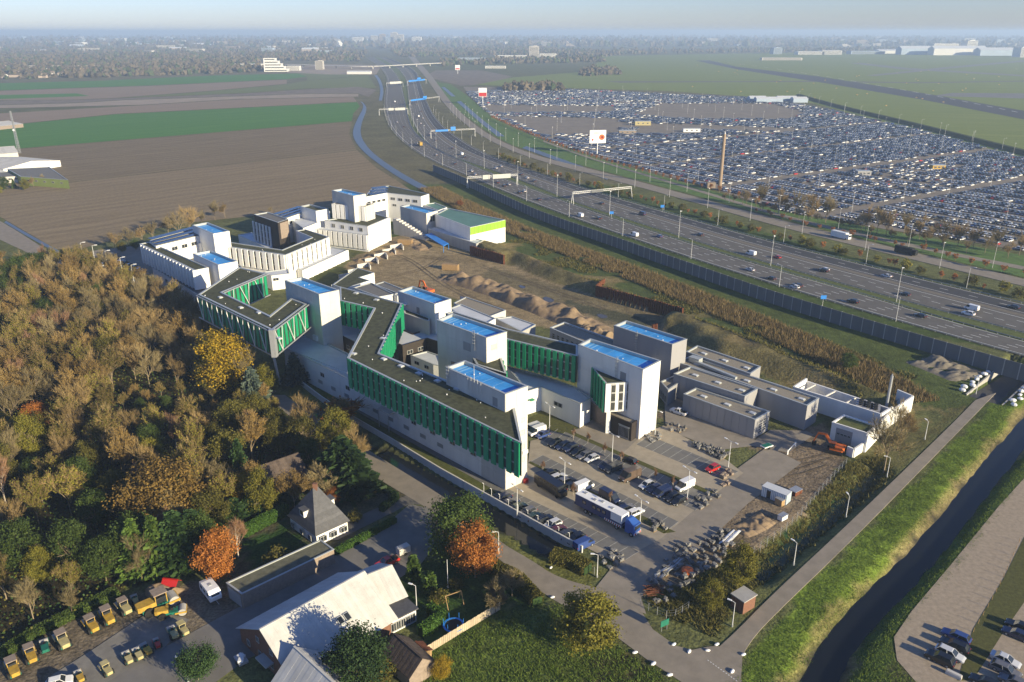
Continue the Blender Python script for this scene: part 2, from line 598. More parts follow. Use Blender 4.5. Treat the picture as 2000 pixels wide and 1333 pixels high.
# building site soil
SITE = G2([(640, 560), (690, 505), (745, 470), (800, 455), (880, 470), (990, 505), (1165, 575), (1335, 625), (1300, 660), (1200, 665), (1060, 640), (960, 610),
           (880, 580), (760, 560)])
zone(SITE, (0.235, 0.180, 0.100))
zone(G2([(960, 520), (1050, 548), (1165, 582), (1330, 628), (1290, 640), (1190, 632), (1040, 575), (940, 545)]), (0.165, 0.135, 0.075))
zone(G2([(1100, 585), (1290, 630), (1240, 640), (1130, 610)]), (0.075, 0.075, 0.045))
zone(G2([(600, 540), (660, 520), (720, 545), (690, 570), (640, 565)]), (0.05, 0.06, 0.018))
zone(BERM, (0.150, 0.125, 0.052))
for k in range(26):
    a = BERM[k % 11]
    zone([(a[0] + 9 * math.cos(t) + random.uniform(-9, 9), a[1] + 6 * math.sin(t) + random.uniform(-9, 9)) for t in np.arange(0, 6.2, 0.9)], (0.21, 0.155, 0.07), 0.5)
# yard soil and verge along the fence
YARD = G2([(1290, 800), (1330, 780), (1460, 860), (1560, 840), (1610, 830), (1655, 905), (1540, 1030), (1440, 1090), (1400, 1140), (1270, 1180), (1250, 1150),
           (1330, 1050), (1300, 1000), (1500, 880), (1420, 870), (1300, 850)])
zone(YARD, (0.175, 0.135, 0.09))
zone(G2([(1655, 905), (1720, 880), (1740, 925), (1610, 1030), (1480, 1130), (1420, 1200), (1400, 1240), (1290, 1200), (1260, 1170), (1440, 1095), (1545, 1030)]),
     (0.085, 0.090, 0.028))
zone(G2([(1560, 760), (1780, 790), (1800, 850), (1860, 800), (1890, 790), (1760, 915), (1690, 930)]), (0.095, 0.090, 0.034))
# grassy bank beside the lane and beyond the ditch
zone(G2([(2000, 700), (2060, 720), (1960, 840), (1690, 1150), (1560, 1340), (1420, 1340), (1450, 1290), (1540, 1190), (1830, 900), (1960, 770)]), (0.115, 0.165, 0.022))
strip(DITCH_RIGHT, 4.6, (0.22, 0.165, 0.08), 0.6)
strip(DITCH_RIGHT, 2.6, (0.05, 0.045, 0.03))
zone(G2([(1760, 1140), (2000, 880), (2080, 900), (1900, 1120), (1760, 1250), (1730, 1333), (1650, 1350), (1690, 1230)]), (0.060, 0.095, 0.020))
# moat verge, inner lawn
zone(G2([(560, 760), (600, 760), (720, 880), (980, 1050), (1110, 1100), (1180, 1120), (1120, 1150), (1000, 1075), (860, 990), (700, 890), (560, 800)]), (0.115, 0.118, 0.032))
strip(DITCH_MOAT, 2.6, (0.02, 0.02, 0.015))
strip(DITCH_YARD, 2.4, (0.02, 0.05, 0.02))
# gardens
zone(G2([(470, 1040), (590, 960), (720, 900), (820, 960), (640, 1080), (450, 1150)]), (0.075, 0.070, 0.040))
zone(G2([(480, 1060), (560, 1020), (600, 1070), (500, 1115)]), (0.028, 0.062, 0.014))
zone(G2([(780, 1110), (900, 1080), (1000, 1110), (1080, 1180), (980, 1190), (840, 1290), (770, 1180)]), (0.030, 0.058, 0.014))
zone(G2([(830, 1285), (975, 1195), (1090, 1180), (1250, 1290), (1330, 1345), (780, 1360)]), (0.095, 0.120, 0.028))
zone(G2([(1150, 1290), (1230, 1270), (1300, 1345), (1120, 1345)]), (0.075, 0.055, 0.03), 0.7)
# machine yard
zone(G2([(-100, 1290), (100, 1230), (270, 1160), (380, 1130), (440, 1150), (480, 1190), (330, 1290), (180, 1345), (-100, 1380)]), (0.150, 0.122, 0.085))

gm = bpy.data.meshes.new('ground')
ny, nx = GXX.shape
gv = np.stack([GXX.ravel(), GYY.ravel(), GZ.ravel()], 1)
ii = np.arange(ny * nx).reshape(ny, nx)
gf = np.stack([ii[:-1, :-1].ravel(), ii[:-1, 1:].ravel(), ii[1:, 1:].ravel(), ii[1:, :-1].ravel()], 1)
gm.vertices.add(len(gv))
gm.vertices.foreach_set('co', gv.ravel())
gm.loops.add(gf.size)
gm.loops.foreach_set('vertex_index', gf.ravel())
gm.polygons.add(len(gf))
gm.polygons.foreach_set('loop_start', np.arange(0, gf.size, 4))
gm.polygons.foreach_set('loop_total', np.full(len(gf), 4))
gm.polygons.foreach_set('use_smooth', np.ones(len(gf), bool))
gm.update()
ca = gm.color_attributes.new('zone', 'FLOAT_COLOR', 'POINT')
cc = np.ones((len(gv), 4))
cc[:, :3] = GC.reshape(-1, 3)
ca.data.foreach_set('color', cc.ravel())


def ground_mat():
    m, nt, b = new_mat('ground_cover')
    b.inputs['Roughness'].default_value = 0.95
    b.inputs['Specular IOR Level'].default_value = 0.1
    at = N(nt, 'ShaderNodeAttribute', attribute_name='zone')
    ge = N(nt, 'ShaderNodeNewGeometry')
    last = at.outputs['Color']
    for sc_, lo, hi in ((0.035, 0.75, 1.25), (0.35, 0.7, 1.3), (2.2, 0.6, 1.4)):
        n = N(nt, 'ShaderNodeTexNoise')
        n.inputs['Scale'].default_value = sc_
        n.inputs['Detail'].default_value = 5
        n.inputs['Roughness'].default_value = 0.6
        nt.links.new(ge.outputs['Position'], n.inputs['Vector'])
        mr = N(nt, 'ShaderNodeMapRange')
        mr.inputs[1].default_value = 0.32
        mr.inputs[2].default_value = 0.68
        mr.inputs[3].default_value = lo
        mr.inputs[4].default_value = hi
        nt.links.new(n.outputs[0], mr.inputs[0])
        s_ = N(nt, 'ShaderNodeVectorMath', operation='SCALE')
        nt.links.new(last, s_.inputs[0])
        nt.links.new(mr.outputs[0], s_.inputs['Scale'])
        last = s_.outputs[0]
    nt.links.new(last, b.inputs['Base Color'])
    n = N(nt, 'ShaderNodeTexNoise')
    n.inputs['Scale'].default_value = 1.3
    n.inputs['Detail'].default_value = 6
    nt.links.new(ge.outputs['Position'], n.inputs['Vector'])
    bp = N(nt, 'ShaderNodeBump')
    bp.inputs['Strength'].default_value = 0.7
    bp.inputs['Distance'].default_value = 0.35
    nt.links.new(n.outputs[0], bp.inputs['Height'])
    nt.links.new(bp.outputs[0], b.inputs['Normal'])
    return m


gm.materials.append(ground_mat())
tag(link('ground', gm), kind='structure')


def H(x, y):
    return float(hfun(np.array([x]), np.array([y]))[0])


# ------------------------------------------------------------------ fields and airfield
def field_mat(name, c1, c2, ang, scale, bump=0.15, stripes=0.35):
    """Ploughed or drilled land: broad tone patches and drill lines along one bearing."""
    m, nt, b = new_mat(name)
    b.inputs['Roughness'].default_value = 0.95
    b.inputs['Specular IOR Level'].default_value = 0.1
    ge = N(nt, 'ShaderNodeNewGeometry')
    mp = N(nt, 'ShaderNodeMapping')
    mp.inputs['Rotation'].default_value = (0, 0, ang)
    nt.links.new(ge.outputs['Position'], mp.inputs[0])
    mp2 = N(nt, 'ShaderNodeMapping')
    mp2.inputs['Scale'].default_value = (0.012, 0.16, 1)
    nt.links.new(mp.outputs[0], mp2.inputs[0])
    n1 = N(nt, 'ShaderNodeTexNoise')
    n1.inputs['Scale'].default_value = scale
    n1.inputs['Detail'].default_value = 8
    n1.inputs['Roughness'].default_value = 0.7
    nt.links.new(mp2.outputs[0], n1.inputs['Vector'])
    n2 = N(nt, 'ShaderNodeTexNoise')
    n2.inputs['Scale'].default_value = 0.5
    n2.inputs['Detail'].default_value = 8
    n2.inputs['Roughness'].default_value = 0.75
    nt.links.new(ge.outputs['Position'], n2.inputs['Vector'])
    mix = N(nt, 'ShaderNodeMix', data_type='RGBA')
    mix.inputs[6].default_value = (*c1, 1)
    mix.inputs[7].default_value = (*c2, 1)
    mr = N(nt, 'ShaderNodeMapRange')
    mr.inputs[1].default_value = 0.5 - stripes / 2
    mr.inputs[2].default_value = 0.5 + stripes / 2
    nt.links.new(n1.outputs[0], mr.inputs[0])
    nt.links.new(mr.outputs[0], mix.inputs[0])
    mr2 = N(nt, 'ShaderNodeMapRange')
    mr2.inputs[1].default_value = 0.3
    mr2.inputs[2].default_value = 0.7
    mr2.inputs[3].default_value = 0.72
    mr2.inputs[4].default_value = 1.28
    nt.links.new(n2.outputs[0], mr2.inputs[0])
    wv = N(nt, 'ShaderNodeTexWave', bands_direction='Y')     # drill and wheel lines
    wv.inputs['Scale'].default_value = 0.028
    wv.inputs['Distortion'].default_value = 5.0
    wv.inputs['Detail'].default_value = 3
    nt.links.new(mp.outputs[0], wv.inputs['Vector'])
    mr3 = N(nt, 'ShaderNodeMapRange')
    mr3.inputs[3].default_value = 0.93
    mr3.inputs[4].default_value = 1.06
    nt.links.new(wv.outputs['Fac'], mr3.inputs[0])
    mu = N(nt, 'ShaderNodeMath', operation='MULTIPLY')
    nt.links.new(mr2.outputs[0], mu.inputs[0])
    nt.links.new(mr3.outputs[0], mu.inputs[1])
    s_ = N(nt, 'ShaderNodeVectorMath', operation='SCALE')
    nt.links.new(mix.outputs[2], s_.inputs[0])
    nt.links.new(mu.outputs[0], s_.inputs['Scale'])
    nt.links.new(s_.outputs[0], b.inputs['Base Color'])
    bp = N(nt, 'ShaderNodeBump')
    bp.inputs['Strength'].default_value = 0.6
    bp.inputs['Distance'].default_value = bump
    nt.links.new(n2.outputs[0], bp.inputs['Height'])
    nt.links.new(bp.outputs[0], b.inputs['Normal'])
    return m


_fa = G(137, 357)
_fb = G(697, 294)
FANG = -math.atan2(_fb.y - _fa.y, _fb.x - _fa.x)
M['plough'] = field_mat('ploughed_soil', (0.175, 0.133, 0.080), (0.240, 0.186, 0.113), FANG, 1.0)
M['plough_dk'] = field_mat('dark_ploughed_soil', (0.135, 0.104, 0.062), (0.215, 0.168, 0.104), FANG, 1.4)
M['plough_pale'] = field_mat('pale_stubble', (0.20, 0.152, 0.108), (0.26, 0.20, 0.145), FANG, 1.0)
M['crop'] = field_mat('winter_crop', (0.055, 0.150, 0.028), (0.080, 0.190, 0.038), FANG, 0.6, 0.08)
M['crop_dull'] = field_mat('dull_pasture', (0.115, 0.145, 0.05), (0.155, 0.165, 0.07), FANG, 0.7, 0.08)
M['airgrass'] = field_mat('airfield_grass', (0.135, 0.175, 0.042), (0.185, 0.215, 0.06), 0.3, 0.5, 0.1)
M['sandtrack'] = mat('pale_sand_track', (0.27, 0.215, 0.16), 0.95, 0.2, 0.05)
M['earthwork'] = mat('dug_earth', (0.155, 0.125, 0.095), 0.95, 0.35, 0.06, bump=0.4, bscale=0.2)


def sheet(name, px, z, m):
    return struct(name, MB().sheet(G2(px), z), m)


sheet('ploughed_field', [(-900, 460), (-300, 405), (137, 357), (697, 294), (735, 328), (782, 358), (806, 374), (760, 380), (640, 408), (470, 425), (330, 440), (160, 486),
                         (110, 488), (0, 424), (-300, 560)], 0.06, M['plough'])
sheet('ploughed_field', [(-900, 372), (42, 291), (687, 238), (682, 262), (696, 293), (137, 356), (-900, 457)], 0.06, M['plough_dk'])
sheet('crop_field', [(-900, 316), (0, 247), (224, 224), (697, 200), (703, 208), (690, 222), (687, 237), (42, 290), (-900, 370)], 0.06, M['crop'])
sheet('ploughed_field', [(-900, 262), (0, 222), (280, 206), (460, 195), (690, 190), (697, 199), (224, 223), (0, 246), (-900, 314)], 0.06, M['plough_pale'])
sheet('sand_track', [(-900, 240), (0, 206), (150, 202), (245, 196), (430, 190), (600, 184), (700, 184), (700, 189), (460, 194), (280, 205), (0, 212), (-900, 252)], 0.10, M['sandtrack'])
sheet('dug_earth', [(0, 197), (150, 196), (330, 189), (480, 183), (600, 175), (700, 170), (735, 176), (720, 190), (700, 183), (600, 183), (430, 189), (245, 195), (150, 201), (0, 205)],
      0.08, M['earthwork'])
sheet('pasture_field', [(230, 192), (420, 178), (560, 165), (600, 158), (720, 148), (735, 172), (600, 173), (480, 182), (330, 188)], 0.07, M['crop_dull'])
sheet('ploughed_field', [(-900, 200), (0, 178), (300, 168), (560, 156), (560, 164), (420, 177), (220, 192), (150, 195), (0, 196), (-900, 226)], 0.05, M['plough_pale'])
sheet('crop_field', [(-400, 190), (0, 186), (150, 183), (175, 188), (0, 194), (-400, 205)], 0.08, M['crop'])
sheet('crop_field', [(-900, 186), (0, 163), (200, 158), (420, 148), (580, 144), (600, 150), (560, 155), (300, 167), (0, 177), (-900, 199)], 0.06, M['crop'])
sheet('pasture_field', [(580, 144), (680, 142), (725, 143), (722, 147), (600, 157), (600, 150)], 0.06, M['crop_dull'])
# airfield
sheet('airfield', [(1180, 110), (1500, 104), (2000, 104), (3200, 120), (3200, 460), (2000, 312), (1640, 216), (1560, 196), (1300, 178), (1020, 170), (930, 166), (1000, 152),
                   (1150, 140)], 0.10, M['airgrass'])
_rw = [(1358, 119), (1384, 118), (1440, 131), (1600, 150), (1800, 182), (2000, 217), (2000, 234), (1800, 195), (1600, 161), (1440, 136)]
sheet('runway', _rw, 0.20, M['asphalt_new'])
M['taxi'] = mat('taxiway_asphalt', (0.15, 0.145, 0.135), 0.9, 0.12, 0.05)
sheet('taxiway', [(1710, 149), (1860, 134), (2000, 121), (2000, 118), (1840, 132), (1690, 148)], 0.16, M['taxi'])
sheet('taxiway', [(1660, 124), (1760, 136), (2000, 150), (2000, 147), (1770, 133), (1680, 123)], 0.17, M['taxi'])
sheet('taxiway', [(1210, 162), (1400, 161), (1600, 160.5), (1600, 158.5), (1400, 159), (1180, 159)], 0.15, M['asphalt'])
sheet('taxiway', [(1640, 161.5), (1800, 163), (2000, 160), (2000, 158), (1800, 161), (1640, 159.5)], 0.15, M['asphalt'])
sheet('taxiway', [(1820, 188), (2000, 193), (2000, 183), (1860, 182)], 0.15, M['taxi'])
mbm = MB()
for k in range(26):   # dashed centre line and touchdown bars
    t = k / 26
    a = G(1371 + t * 629, 118.5 + 104 * t ** 1.25)
    b = G(1371 + (t + 0.018) * 629, 118.5 + 104 * (t + 0.018) ** 1.25)
    mbm.beam((a.x, a.y, 0.26), (b.x, b.y, 0.26), 1.6, 0.02)
struct('runway_marking', mbm, M['paint'])


# ------------------------------------------------------------------ roads
def resample(pts, n):
    P = np.asarray(pts, float)
    d = np.concatenate([[0], np.cumsum(np.hypot(*np.diff(P, axis=0).T))])
    s = np.linspace(0, d[-1], n)
    return np.stack([np.interp(s, d, P[:, 0]), np.interp(s, d, P[:, 1])], 1)


def smooth_line(pts, n, it=2):
    P = np.asarray(pts, float)
    for _ in range(it):   # corner cutting
        Q = np.empty((2 * len(P) - 2, 2))
        Q[0::2] = 0.75 * P[:-1] + 0.25 * P[1:]
        Q[1::2] = 0.25 * P[:-1] + 0.75 * P[1:]
        P = np.vstack([P[:1], Q, P[-1:]])
    return resample(P, n)


def ribbon(name, Lpx, Rpx, z, m, n=120, skirt=0.25, px=True, parent=None):
    A = smooth_line(G2(Lpx) if px else Lpx, n)
    B = smooth_line(G2(Rpx) if px else Rpx, n)
    V = [(x, y, z) for x, y in A] + [(x, y, z) for x, y in B]
    F = [(i, n + i, n + i + 1, i + 1) for i in range(n - 1)]
    if area2([tuple(A[0]), tuple(B[0]), tuple(B[1]), tuple(A[1])]) < 0:
        F = [f[::-1] for f in F]
    mb = MB().add(V, F)
    if skirt:
        for P in (A, B):
            mb.add([(x, y, z) for x, y in P] + [(x, y, z - skirt) for x, y in P], [(i, i + 1, n + i + 1, n + i) for i in range(n - 1)])
    o = mb.build(name, m, parent)
    o['kind'] = 'structure'
    return o, A, B


def marks(name, A, B, fr, z, w, dash, gap, parent, ymax=1300, m='paint'):
    """Painted line at fraction fr between two edges; dash=None gives a solid line."""
    P = A * (1 - fr) + B * fr
    d = np.concatenate([[0], np.cumsum(np.hypot(*np.diff(P, axis=0).T))])
    mb = MB()
    s = 0.0
    step = (dash + gap) if dash else 6.0
    while s < d[-1]:
        e = min(d[-1], s + (dash or 6.0))
        a = (np.interp(s, d, P[:, 0]), np.interp(s, d, P[:, 1]))
        b = (np.interp(e, d, P[:, 0]), np.interp(e, d, P[:, 1]))
        if max(a[1], b[1]) < ymax:
            ww = w
            dx, dy = b[0] - a[0], b[1] - a[1]
            L = math.hypot(dx, dy) or 1
            nx_, ny_ = -dy / L * ww / 2, dx / L * ww / 2
            mb.add([(a[0] - nx_, a[1] - ny_, z), (b[0] - nx_, b[1] - ny_, z), (b[0] + nx_, b[1] + ny_, z), (a[0] + nx_, a[1] + ny_, z)], [(0, 1, 2, 3)])
        s += step
    o = mb.build(name, M[m], parent)
    o['kind'] = 'structure'
    return o


AL = [(716, 113), (742, 130), (757, 150), (755, 170), (751, 200), (755, 235), (772, 263), (812, 297), (860, 322), (912, 343), (1000, 382), (1150, 438), (1300, 489), (1405, 523),
      (1500, 553), (1700, 613), (2000, 697), (2300, 778)]
AR = [(728, 112), (757, 128), (778, 150), (785, 170), (791, 200), (799, 240), (814, 266), (860, 297), (945, 335), (1080, 386), (1150, 412), (1380, 488), (1500, 524), (1703, 582),
      (1830, 622), (2000, 668), (2300, 748)]
BL = [(742, 113), (775, 130), (792, 150), (796, 165), (801, 225), (822, 268), (858, 298), (930, 322), (1020, 353), (1110, 391), (1150, 405), (1380, 479), (1500, 515), (1703, 572),
      (2000, 652), (2300, 730)]
BR = [(752, 112), (795, 128), (815, 142), (820, 162), (834, 204), (855, 240), (900, 276), (969, 313), (1050, 340), (1150, 372), (1330, 424), (1500, 472), (1690, 519), (2000, 596),
      (2300, 668)]
near_car, A1, A2 = ribbon('motorway_carriageway', AL, AR, 0.16, M['asphalt'], 260)
far_car, B1, B2 = ribbon('motorway_carriageway', BL, BR, 0.16, M['asphalt'], 260)
for fr in (0.26, 0.44, 0.62, 0.80):
    marks('lane_marking', A1, A2, fr, 0.20, 0.28, 3.5, 8.5, near_car)
for fr in (0.09, 0.97):
    marks('edge_marking', A1, A2, fr, 0.20, 0.30, None, 0, near_car, 2600)
for fr in (0.13, 0.24, 0.35):
    marks('lane_marking', B1, B2, fr, 0.20, 0.28, 3.5, 8.5, far_car)
for fr in (0.02, 0.48, 0.68, 0.97):
    marks('edge_marking', B1, B2, fr, 0.20, 0.30, None, 0, far_car, 2600)
for fr in (0.82,):
    marks('lane_marking', B1, B2, fr, 0.21, 0.28, 3.5, 8.5, far_car)
# newer dark surface on the outer lanes
o, _, _ = ribbon('outer_lanes', list(map(tuple, B1[::6] * 0.36 + B2[::6] * 0.64)), list(map(tuple, B1[::6] * 0.01 + B2[::6] * 0.99)), 0.185,
                 M['asphalt_new'], 200, 0.0, False)
M['gravel_strip'] = mat('roadside_gravel', (0.16, 0.14, 0.11), 0.95, 0.25, 0.8)
ribbon('gravel_strip', list(map(tuple, B1[::6] * 0.47 + B2[::6] * 0.53)), list(map(tuple, B1[::6] * 0.40 + B2[::6] * 0.60)), 0.20, M['gravel_strip'], 200, 0.0, False)
M['median'] = mat('median_grass', (0.085, 0.105, 0.026), 0.95, 0.3, 0.5, bump=0.15)
ribbon('median_verge', list(map(tuple, A2[::6] * 0.97 + B1[::6] * 0.03)), list(map(tuple, B1[::6] * 0.97 + A2[::6] * 0.03)), 0.12, M['median'], 200, 0.0, False)
M['hard_dirt'] = mat('roadside_dirt', (0.17, 0.135, 0.10), 0.95, 0.25, 0.5)
# roads beyond the motorway
CL = [(795, 108), (822, 140), (838, 160), (868, 206), (925, 258), (1012, 303), (1150, 340), (1330, 388), (1500, 438), (1700, 488), (2000, 560), (2300, 632)]
CR = [(806, 108), (836, 140), (852, 160), (884, 206), (942, 258), (1030, 301), (1160, 332), (1340, 380), (1510, 427), (1710, 476), (2000, 546), (2300, 616)]
par, C1, C2 = ribbon('parallel_road', CL, CR, 0.14, M['road_old'], 200)
M['greenbank'] = mat('mown_bank', (0.075, 0.135, 0.024), 0.95, 0.3, 0.2, bump=0.2)
_bl = [(834, 158), (868, 190), (905, 225), (980, 277), (1040, 297), (1160, 330), (1340, 377), (1510, 424), (1710, 473), (2000, 543), (2300, 612)]
_br = [(880, 165), (915, 188), (960, 230), (1047, 270), (1150, 306), (1384, 370), (1533, 417), (1760, 455), (2000, 500), (2300, 550)]
ribbon('mown_bank', _bl, _br, 0.04, M['greenbank'], 160, 0.0)
ribbon('cycle_path', [(1060, 277), (1150, 311), (1384, 381), (1533, 428), (1760, 480), (2000, 528)], [(1062, 275), (1152, 309), (1386, 377), (1535, 423), (1762, 474), (2000, 521)], 0.10, M['road_old'], 120)
M['parkland'] = mat('car_park_asphalt', (0.19, 0.162, 0.13), 0.92, 0.16, 0.06)
PARK = [(905, 170), (1020, 172), (1180, 178), (1300, 184), (1500, 193), (1640, 219), (1800, 256), (2000, 309), (2400, 410), (2400, 590), (2000, 492), (1880, 470), (1750, 452), (1533, 414),
        (1384, 367), (1150, 302), (1047, 267), (960, 228), (915, 186)]
sheet('car_park', PARK, 0.12, M['parkland'])
M['sound_bank'] = mat('dark_hedge_bank', (0.035, 0.05, 0.016), 0.95, 0.35, 0.3, bump=0.4)
# dark bank along the far side of the car park
ba = smooth_line(G2([(1560, 188), (1640, 211), (1800, 249), (2000, 301), (2400, 402)]), 60)
mb = MB()
for i in range(59):
    (x0, y0), (x1, y1) = ba[i], ba[i + 1]
    dx, dy = x1 - x0, y1 - y0
    L = math.hypot(dx, dy)
    nx_, ny_ = -dy / L, dx / L
    prof = [(-7, 0), (-2.5, 3.2), (1.5, 3.4), (7, 0)]
    V = [(x0 + nx_ * a, y0 + ny_ * a, h) for a, h in prof] + [(x1 + nx_ * a, y1 + ny_ * a, h) for a, h in prof]
    mb.add(V, [(j, 4 + j, 5 + j, 1 + j) for j in range(3)])
struct('sound_bank', mb, M['sound_bank'])

# near lanes
lane, LA, LB = ribbon('country_lane', [(1905, 782), (1860, 828), (1786, 900), (1640, 1040), (1500, 1170), (1440, 1232), (1400, 1268), (1378, 1292)],
                      [(1945, 768), (1900, 815), (1817, 900), (1660, 1060), (1500, 1213), (1462, 1258), (1445, 1292), (1440, 1340)], 0.06, M['road_old'], 90)
ribbon('country_lane', [(520, 772), (560, 810), (640, 868), (720, 925), (860, 1008), (960, 1080), (1032, 1140), (1100, 1184), (1192, 1236), (1260, 1284), (1345, 1340), (1400, 1390)],
       [(556, 772), (600, 804), (690, 862), (760, 905), (890, 985), (976, 1060), (1040, 1096), (1090, 1130), (1190, 1155), (1240, 1180), (1300, 1270), (1450, 1330)], 0.055, M['road_old'], 120)
sheet('road_junction', [(1185, 1150), (1225, 1158), (1250, 1190), (1275, 1230), (1320, 1262), (1352, 1270), (1382, 1264), (1402, 1262), (1450, 1290), (1446, 1340), (1345, 1342), (1262, 1288),
                        (1195, 1238), (1150, 1190)], 0.064, M['road_old'])
mbm = MB()
for i in range(0, 12):
    a, b = G(1382 + i * 5, 1290 + i * 3.6, 0), G(1384.5 + i * 5, 1291.8 + i * 3.6, 0)
    mbm.beam((a.x, a.y, 0.075), (b.x, b.y, 0.075), 0.15, 0.012)
struct('give_way_marking', mbm, M['paint'])
M['paver_site'] = mat('site_drive_concrete', (0.235, 0.205, 0.165), 0.92, 0.16, 0.3, bump=0.01, bscale=5)
sheet('site_drive', [(1150, 1165), (1196, 1108), (1300, 1030), (1410, 938), (1500, 872), (1565, 905), (1460, 985), (1370, 1070), (1290, 1130), (1252, 1168), (1262, 1200), (1235, 1190)],
      0.05, M['paver_site'])
# paved car park of the site and its grey stalls
sheet('paved_yard', [(985, 957), (1028, 938), (1036, 862), (1130, 838), (1180, 806), (1250, 850), (1296, 832), (1420, 900), (1452, 925), (1370, 985), (1292, 1052), (1204, 1100), (1100, 1048)],
      0.07, M['paver'])
STALLS = [[(962, 968), (990, 955), (1248, 1078), (1222, 1094)], [(1032, 905), (1060, 890), (1325, 1020), (1296, 1042)],
          [(1034, 850), (1062, 826), (1390, 970), (1358, 998)], [(1243, 869), (1268, 852), (1442, 922), (1412, 938)]]
M['bay_line'] = mat('pale_bay_kerb', (0.34, 0.33, 0.30), .85, .15, 1.0)
for st in STALLS:
    s_ = sheet('parking_bays', st, 0.085, M['paver_grey'])
    W2 = G2(st)
    mbm = MB()
    n = int(math.hypot(W2[2][0] - W2[1][0], W2[2][1] - W2[1][1]) / 2.6)
    for k in range(n + 1):
        t = k / n
        a = (W2[0][0] * (1 - t) + W2[3][0] * t, W2[0][1] * (1 - t) + W2[3][1] * t)
        b = (W2[1][0] * (1 - t) + W2[2][0] * t, W2[1][1] * (1 - t) + W2[2][1] * t)
        mbm.beam((a[0], a[1], 0.095), (b[0], b[1], 0.095), 0.12, 0.01)
    mk = mbm.build('bay_marking', M['bay_line'], s_)
    mk['kind'] = 'structure'
M['vergegrass'] = mat('verge_grass', (0.07, 0.072, 0.018), 0.95, 0.35, 1.5, bump=0.1)
sheet('bay_verge', [(1062, 826), (1068, 822), (1392, 962), (1388, 969)], 0.10, M['vergegrass'])
sheet('bay_verge', [(1032, 905), (1036, 902), (1320, 1040), (1296, 1043)], 0.10, M['vergegrass'])
sheet('entrance_paving', [(1101, 845), (1130, 838), (1185, 806), (1255, 850), (1212, 890), (1160, 872)], 0.082, M['paver_site'])
sheet('inner_lawn', [(1028, 822), (1063, 803), (1128, 836), (1101, 848), (1060, 838)], 0.088, M['vergegrass'])
sheet('wall_lawn', [(578, 748), (610, 735), (700, 812), (985, 966), (955, 975), (762, 862), (676, 812)], 0.045, mat('moss_lawn', (0.075, 0.085, 0.018), 0.95, 0.35, 0.7, bump=0.1))
sheet('wall_path', [(690, 800), (700, 797), (983, 956), (985, 966), (972, 962)], 0.06, M['paver_grey'])
sheet('hall_apron', [(1297, 770), (1318, 775), (1475, 860), (1505, 840), (1575, 842), (1590, 850), (1540, 885), (1470, 872), (1400, 880), (1300, 838)], 0.055, M['paver_site'])
# asphalt behind the left wing and gravel parking in the corner
sheet('rear_car_park', [(160, 500), (185, 490), (305, 476), (330, 490), (300, 520), (300, 545), (400, 640), (470, 700), (540, 765), (520, 775), (430, 700), (330, 610), (250, 545)], 0.04, M['road_old'])
M['gravel'] = mat('pale_gravel', (0.30, 0.245, 0.18), 0.95, 0.2, 1.2, bump=0.04, bscale=5)
sheet('gravel_parking', [(2060, 890), (2000, 935), (1950, 990), (1860, 1100), (1780, 1195), (1746, 1245), (1752, 1290), (1800, 1345), (2100, 1380), (2100, 900)], 0.02, M['gravel'])
sheet('grass_divider', [(2040, 1030), (2000, 1050), (1960, 1130), (1900, 1230), (1870, 1330), (1900, 1330), (1960, 1235), (2040, 1120)], 0.05, M['vergegrass'])
sheet('driveway', [(870, 1000), (885, 1020), (820, 1105), (700, 1180), (480, 1290), (330, 1400), (100, 1400), (330, 1260), (460, 1190), (640, 1095), (760, 1020), (800, 985)], 0.035,
      mat('driveway_asphalt', (0.165, 0.155, 0.14), 0.92, 0.15, 0.3))
sheet('driveway', [(600, 1058), (640, 1035), (800, 965), (830, 950), (865, 990), (800, 985), (660, 1055)], 0.03, mat('clinker_drive', (0.12, 0.112, 0.10), 0.92, 0.15, 0.3))
sheet('concrete_yard', [(100, 1320), (180, 1270), (300, 1190), (370, 1210), (300, 1290), (200, 1350), (100, 1380)], 0.02, mat('worn_yard_concrete', (0.19, 0.178, 0.155), 0.95, 0.25, 0.35))
ribbon('farm_lane', [(-200, 330), (0, 430), (80, 482), (118, 505), (160, 520)], [(-260, 360), (-60, 440), (45, 490), (100, 515), (140, 535)], 0.05, M['road_old'], 40)
ribbon('field_ditch', [(12, 432), (60, 460), (118, 492)], [(8, 435), (54, 463), (112, 495)], 0.07, M['water_far'], 20, 0)

# ------------------------------------------------------------------ water
ribbon('canal_water', [(698, 200), (708, 200), (718, 212), (706, 240), (703, 265), (720, 292), (752, 318), (800, 348), (846, 371)][1:],
       [(704, 199), (712, 208), (694, 240), (687, 265), (704, 292), (738, 320), (786, 352), (836, 378)], 0.11, M['water_far'], 90, 0)
ribbon('canal_water', [(731, 148), (737, 155), (744, 175), (740, 197)], [(736, 147), (743, 155), (750, 176), (746, 197)], 0.11, M['water_far'], 30, 0)
ribbon('canal_water', [(862, 171), (882, 189)], [(868, 170), (890, 189)], 0.13, M['water_far'], 10, 0)
ribbon('canal_water', [(892, 199), (935, 238), (972, 267)], [(900, 198), (946, 238), (986, 267)], 0.13, M['water_far'], 30, 0)
ribbon('canal_water', [(1020, 290), (1130, 330), (1186, 352)], [(1028, 286), (1136, 325), (1192, 347)], 0.13, M['water_far'], 30, 0)
ribbon('canal_water', [(845, 378), (960, 430), (1040, 470)], [(852, 376), (966, 428), (1046, 468)], -0.01, M['water_far'], 30, 0)


def ditch_water(name, line, hw, z, m):
    P = smooth_line(line, 60)
    d = np.gradient(P, axis=0)
    d /= np.hypot(d[:, 0], d[:, 1])[:, None]
    nn = np.stack([-d[:, 1], d[:, 0]], 1)
    ribbon(name, list(map(tuple, P + nn * hw)), list(map(tuple, P - nn * hw)), z, m, 60, 0, False)


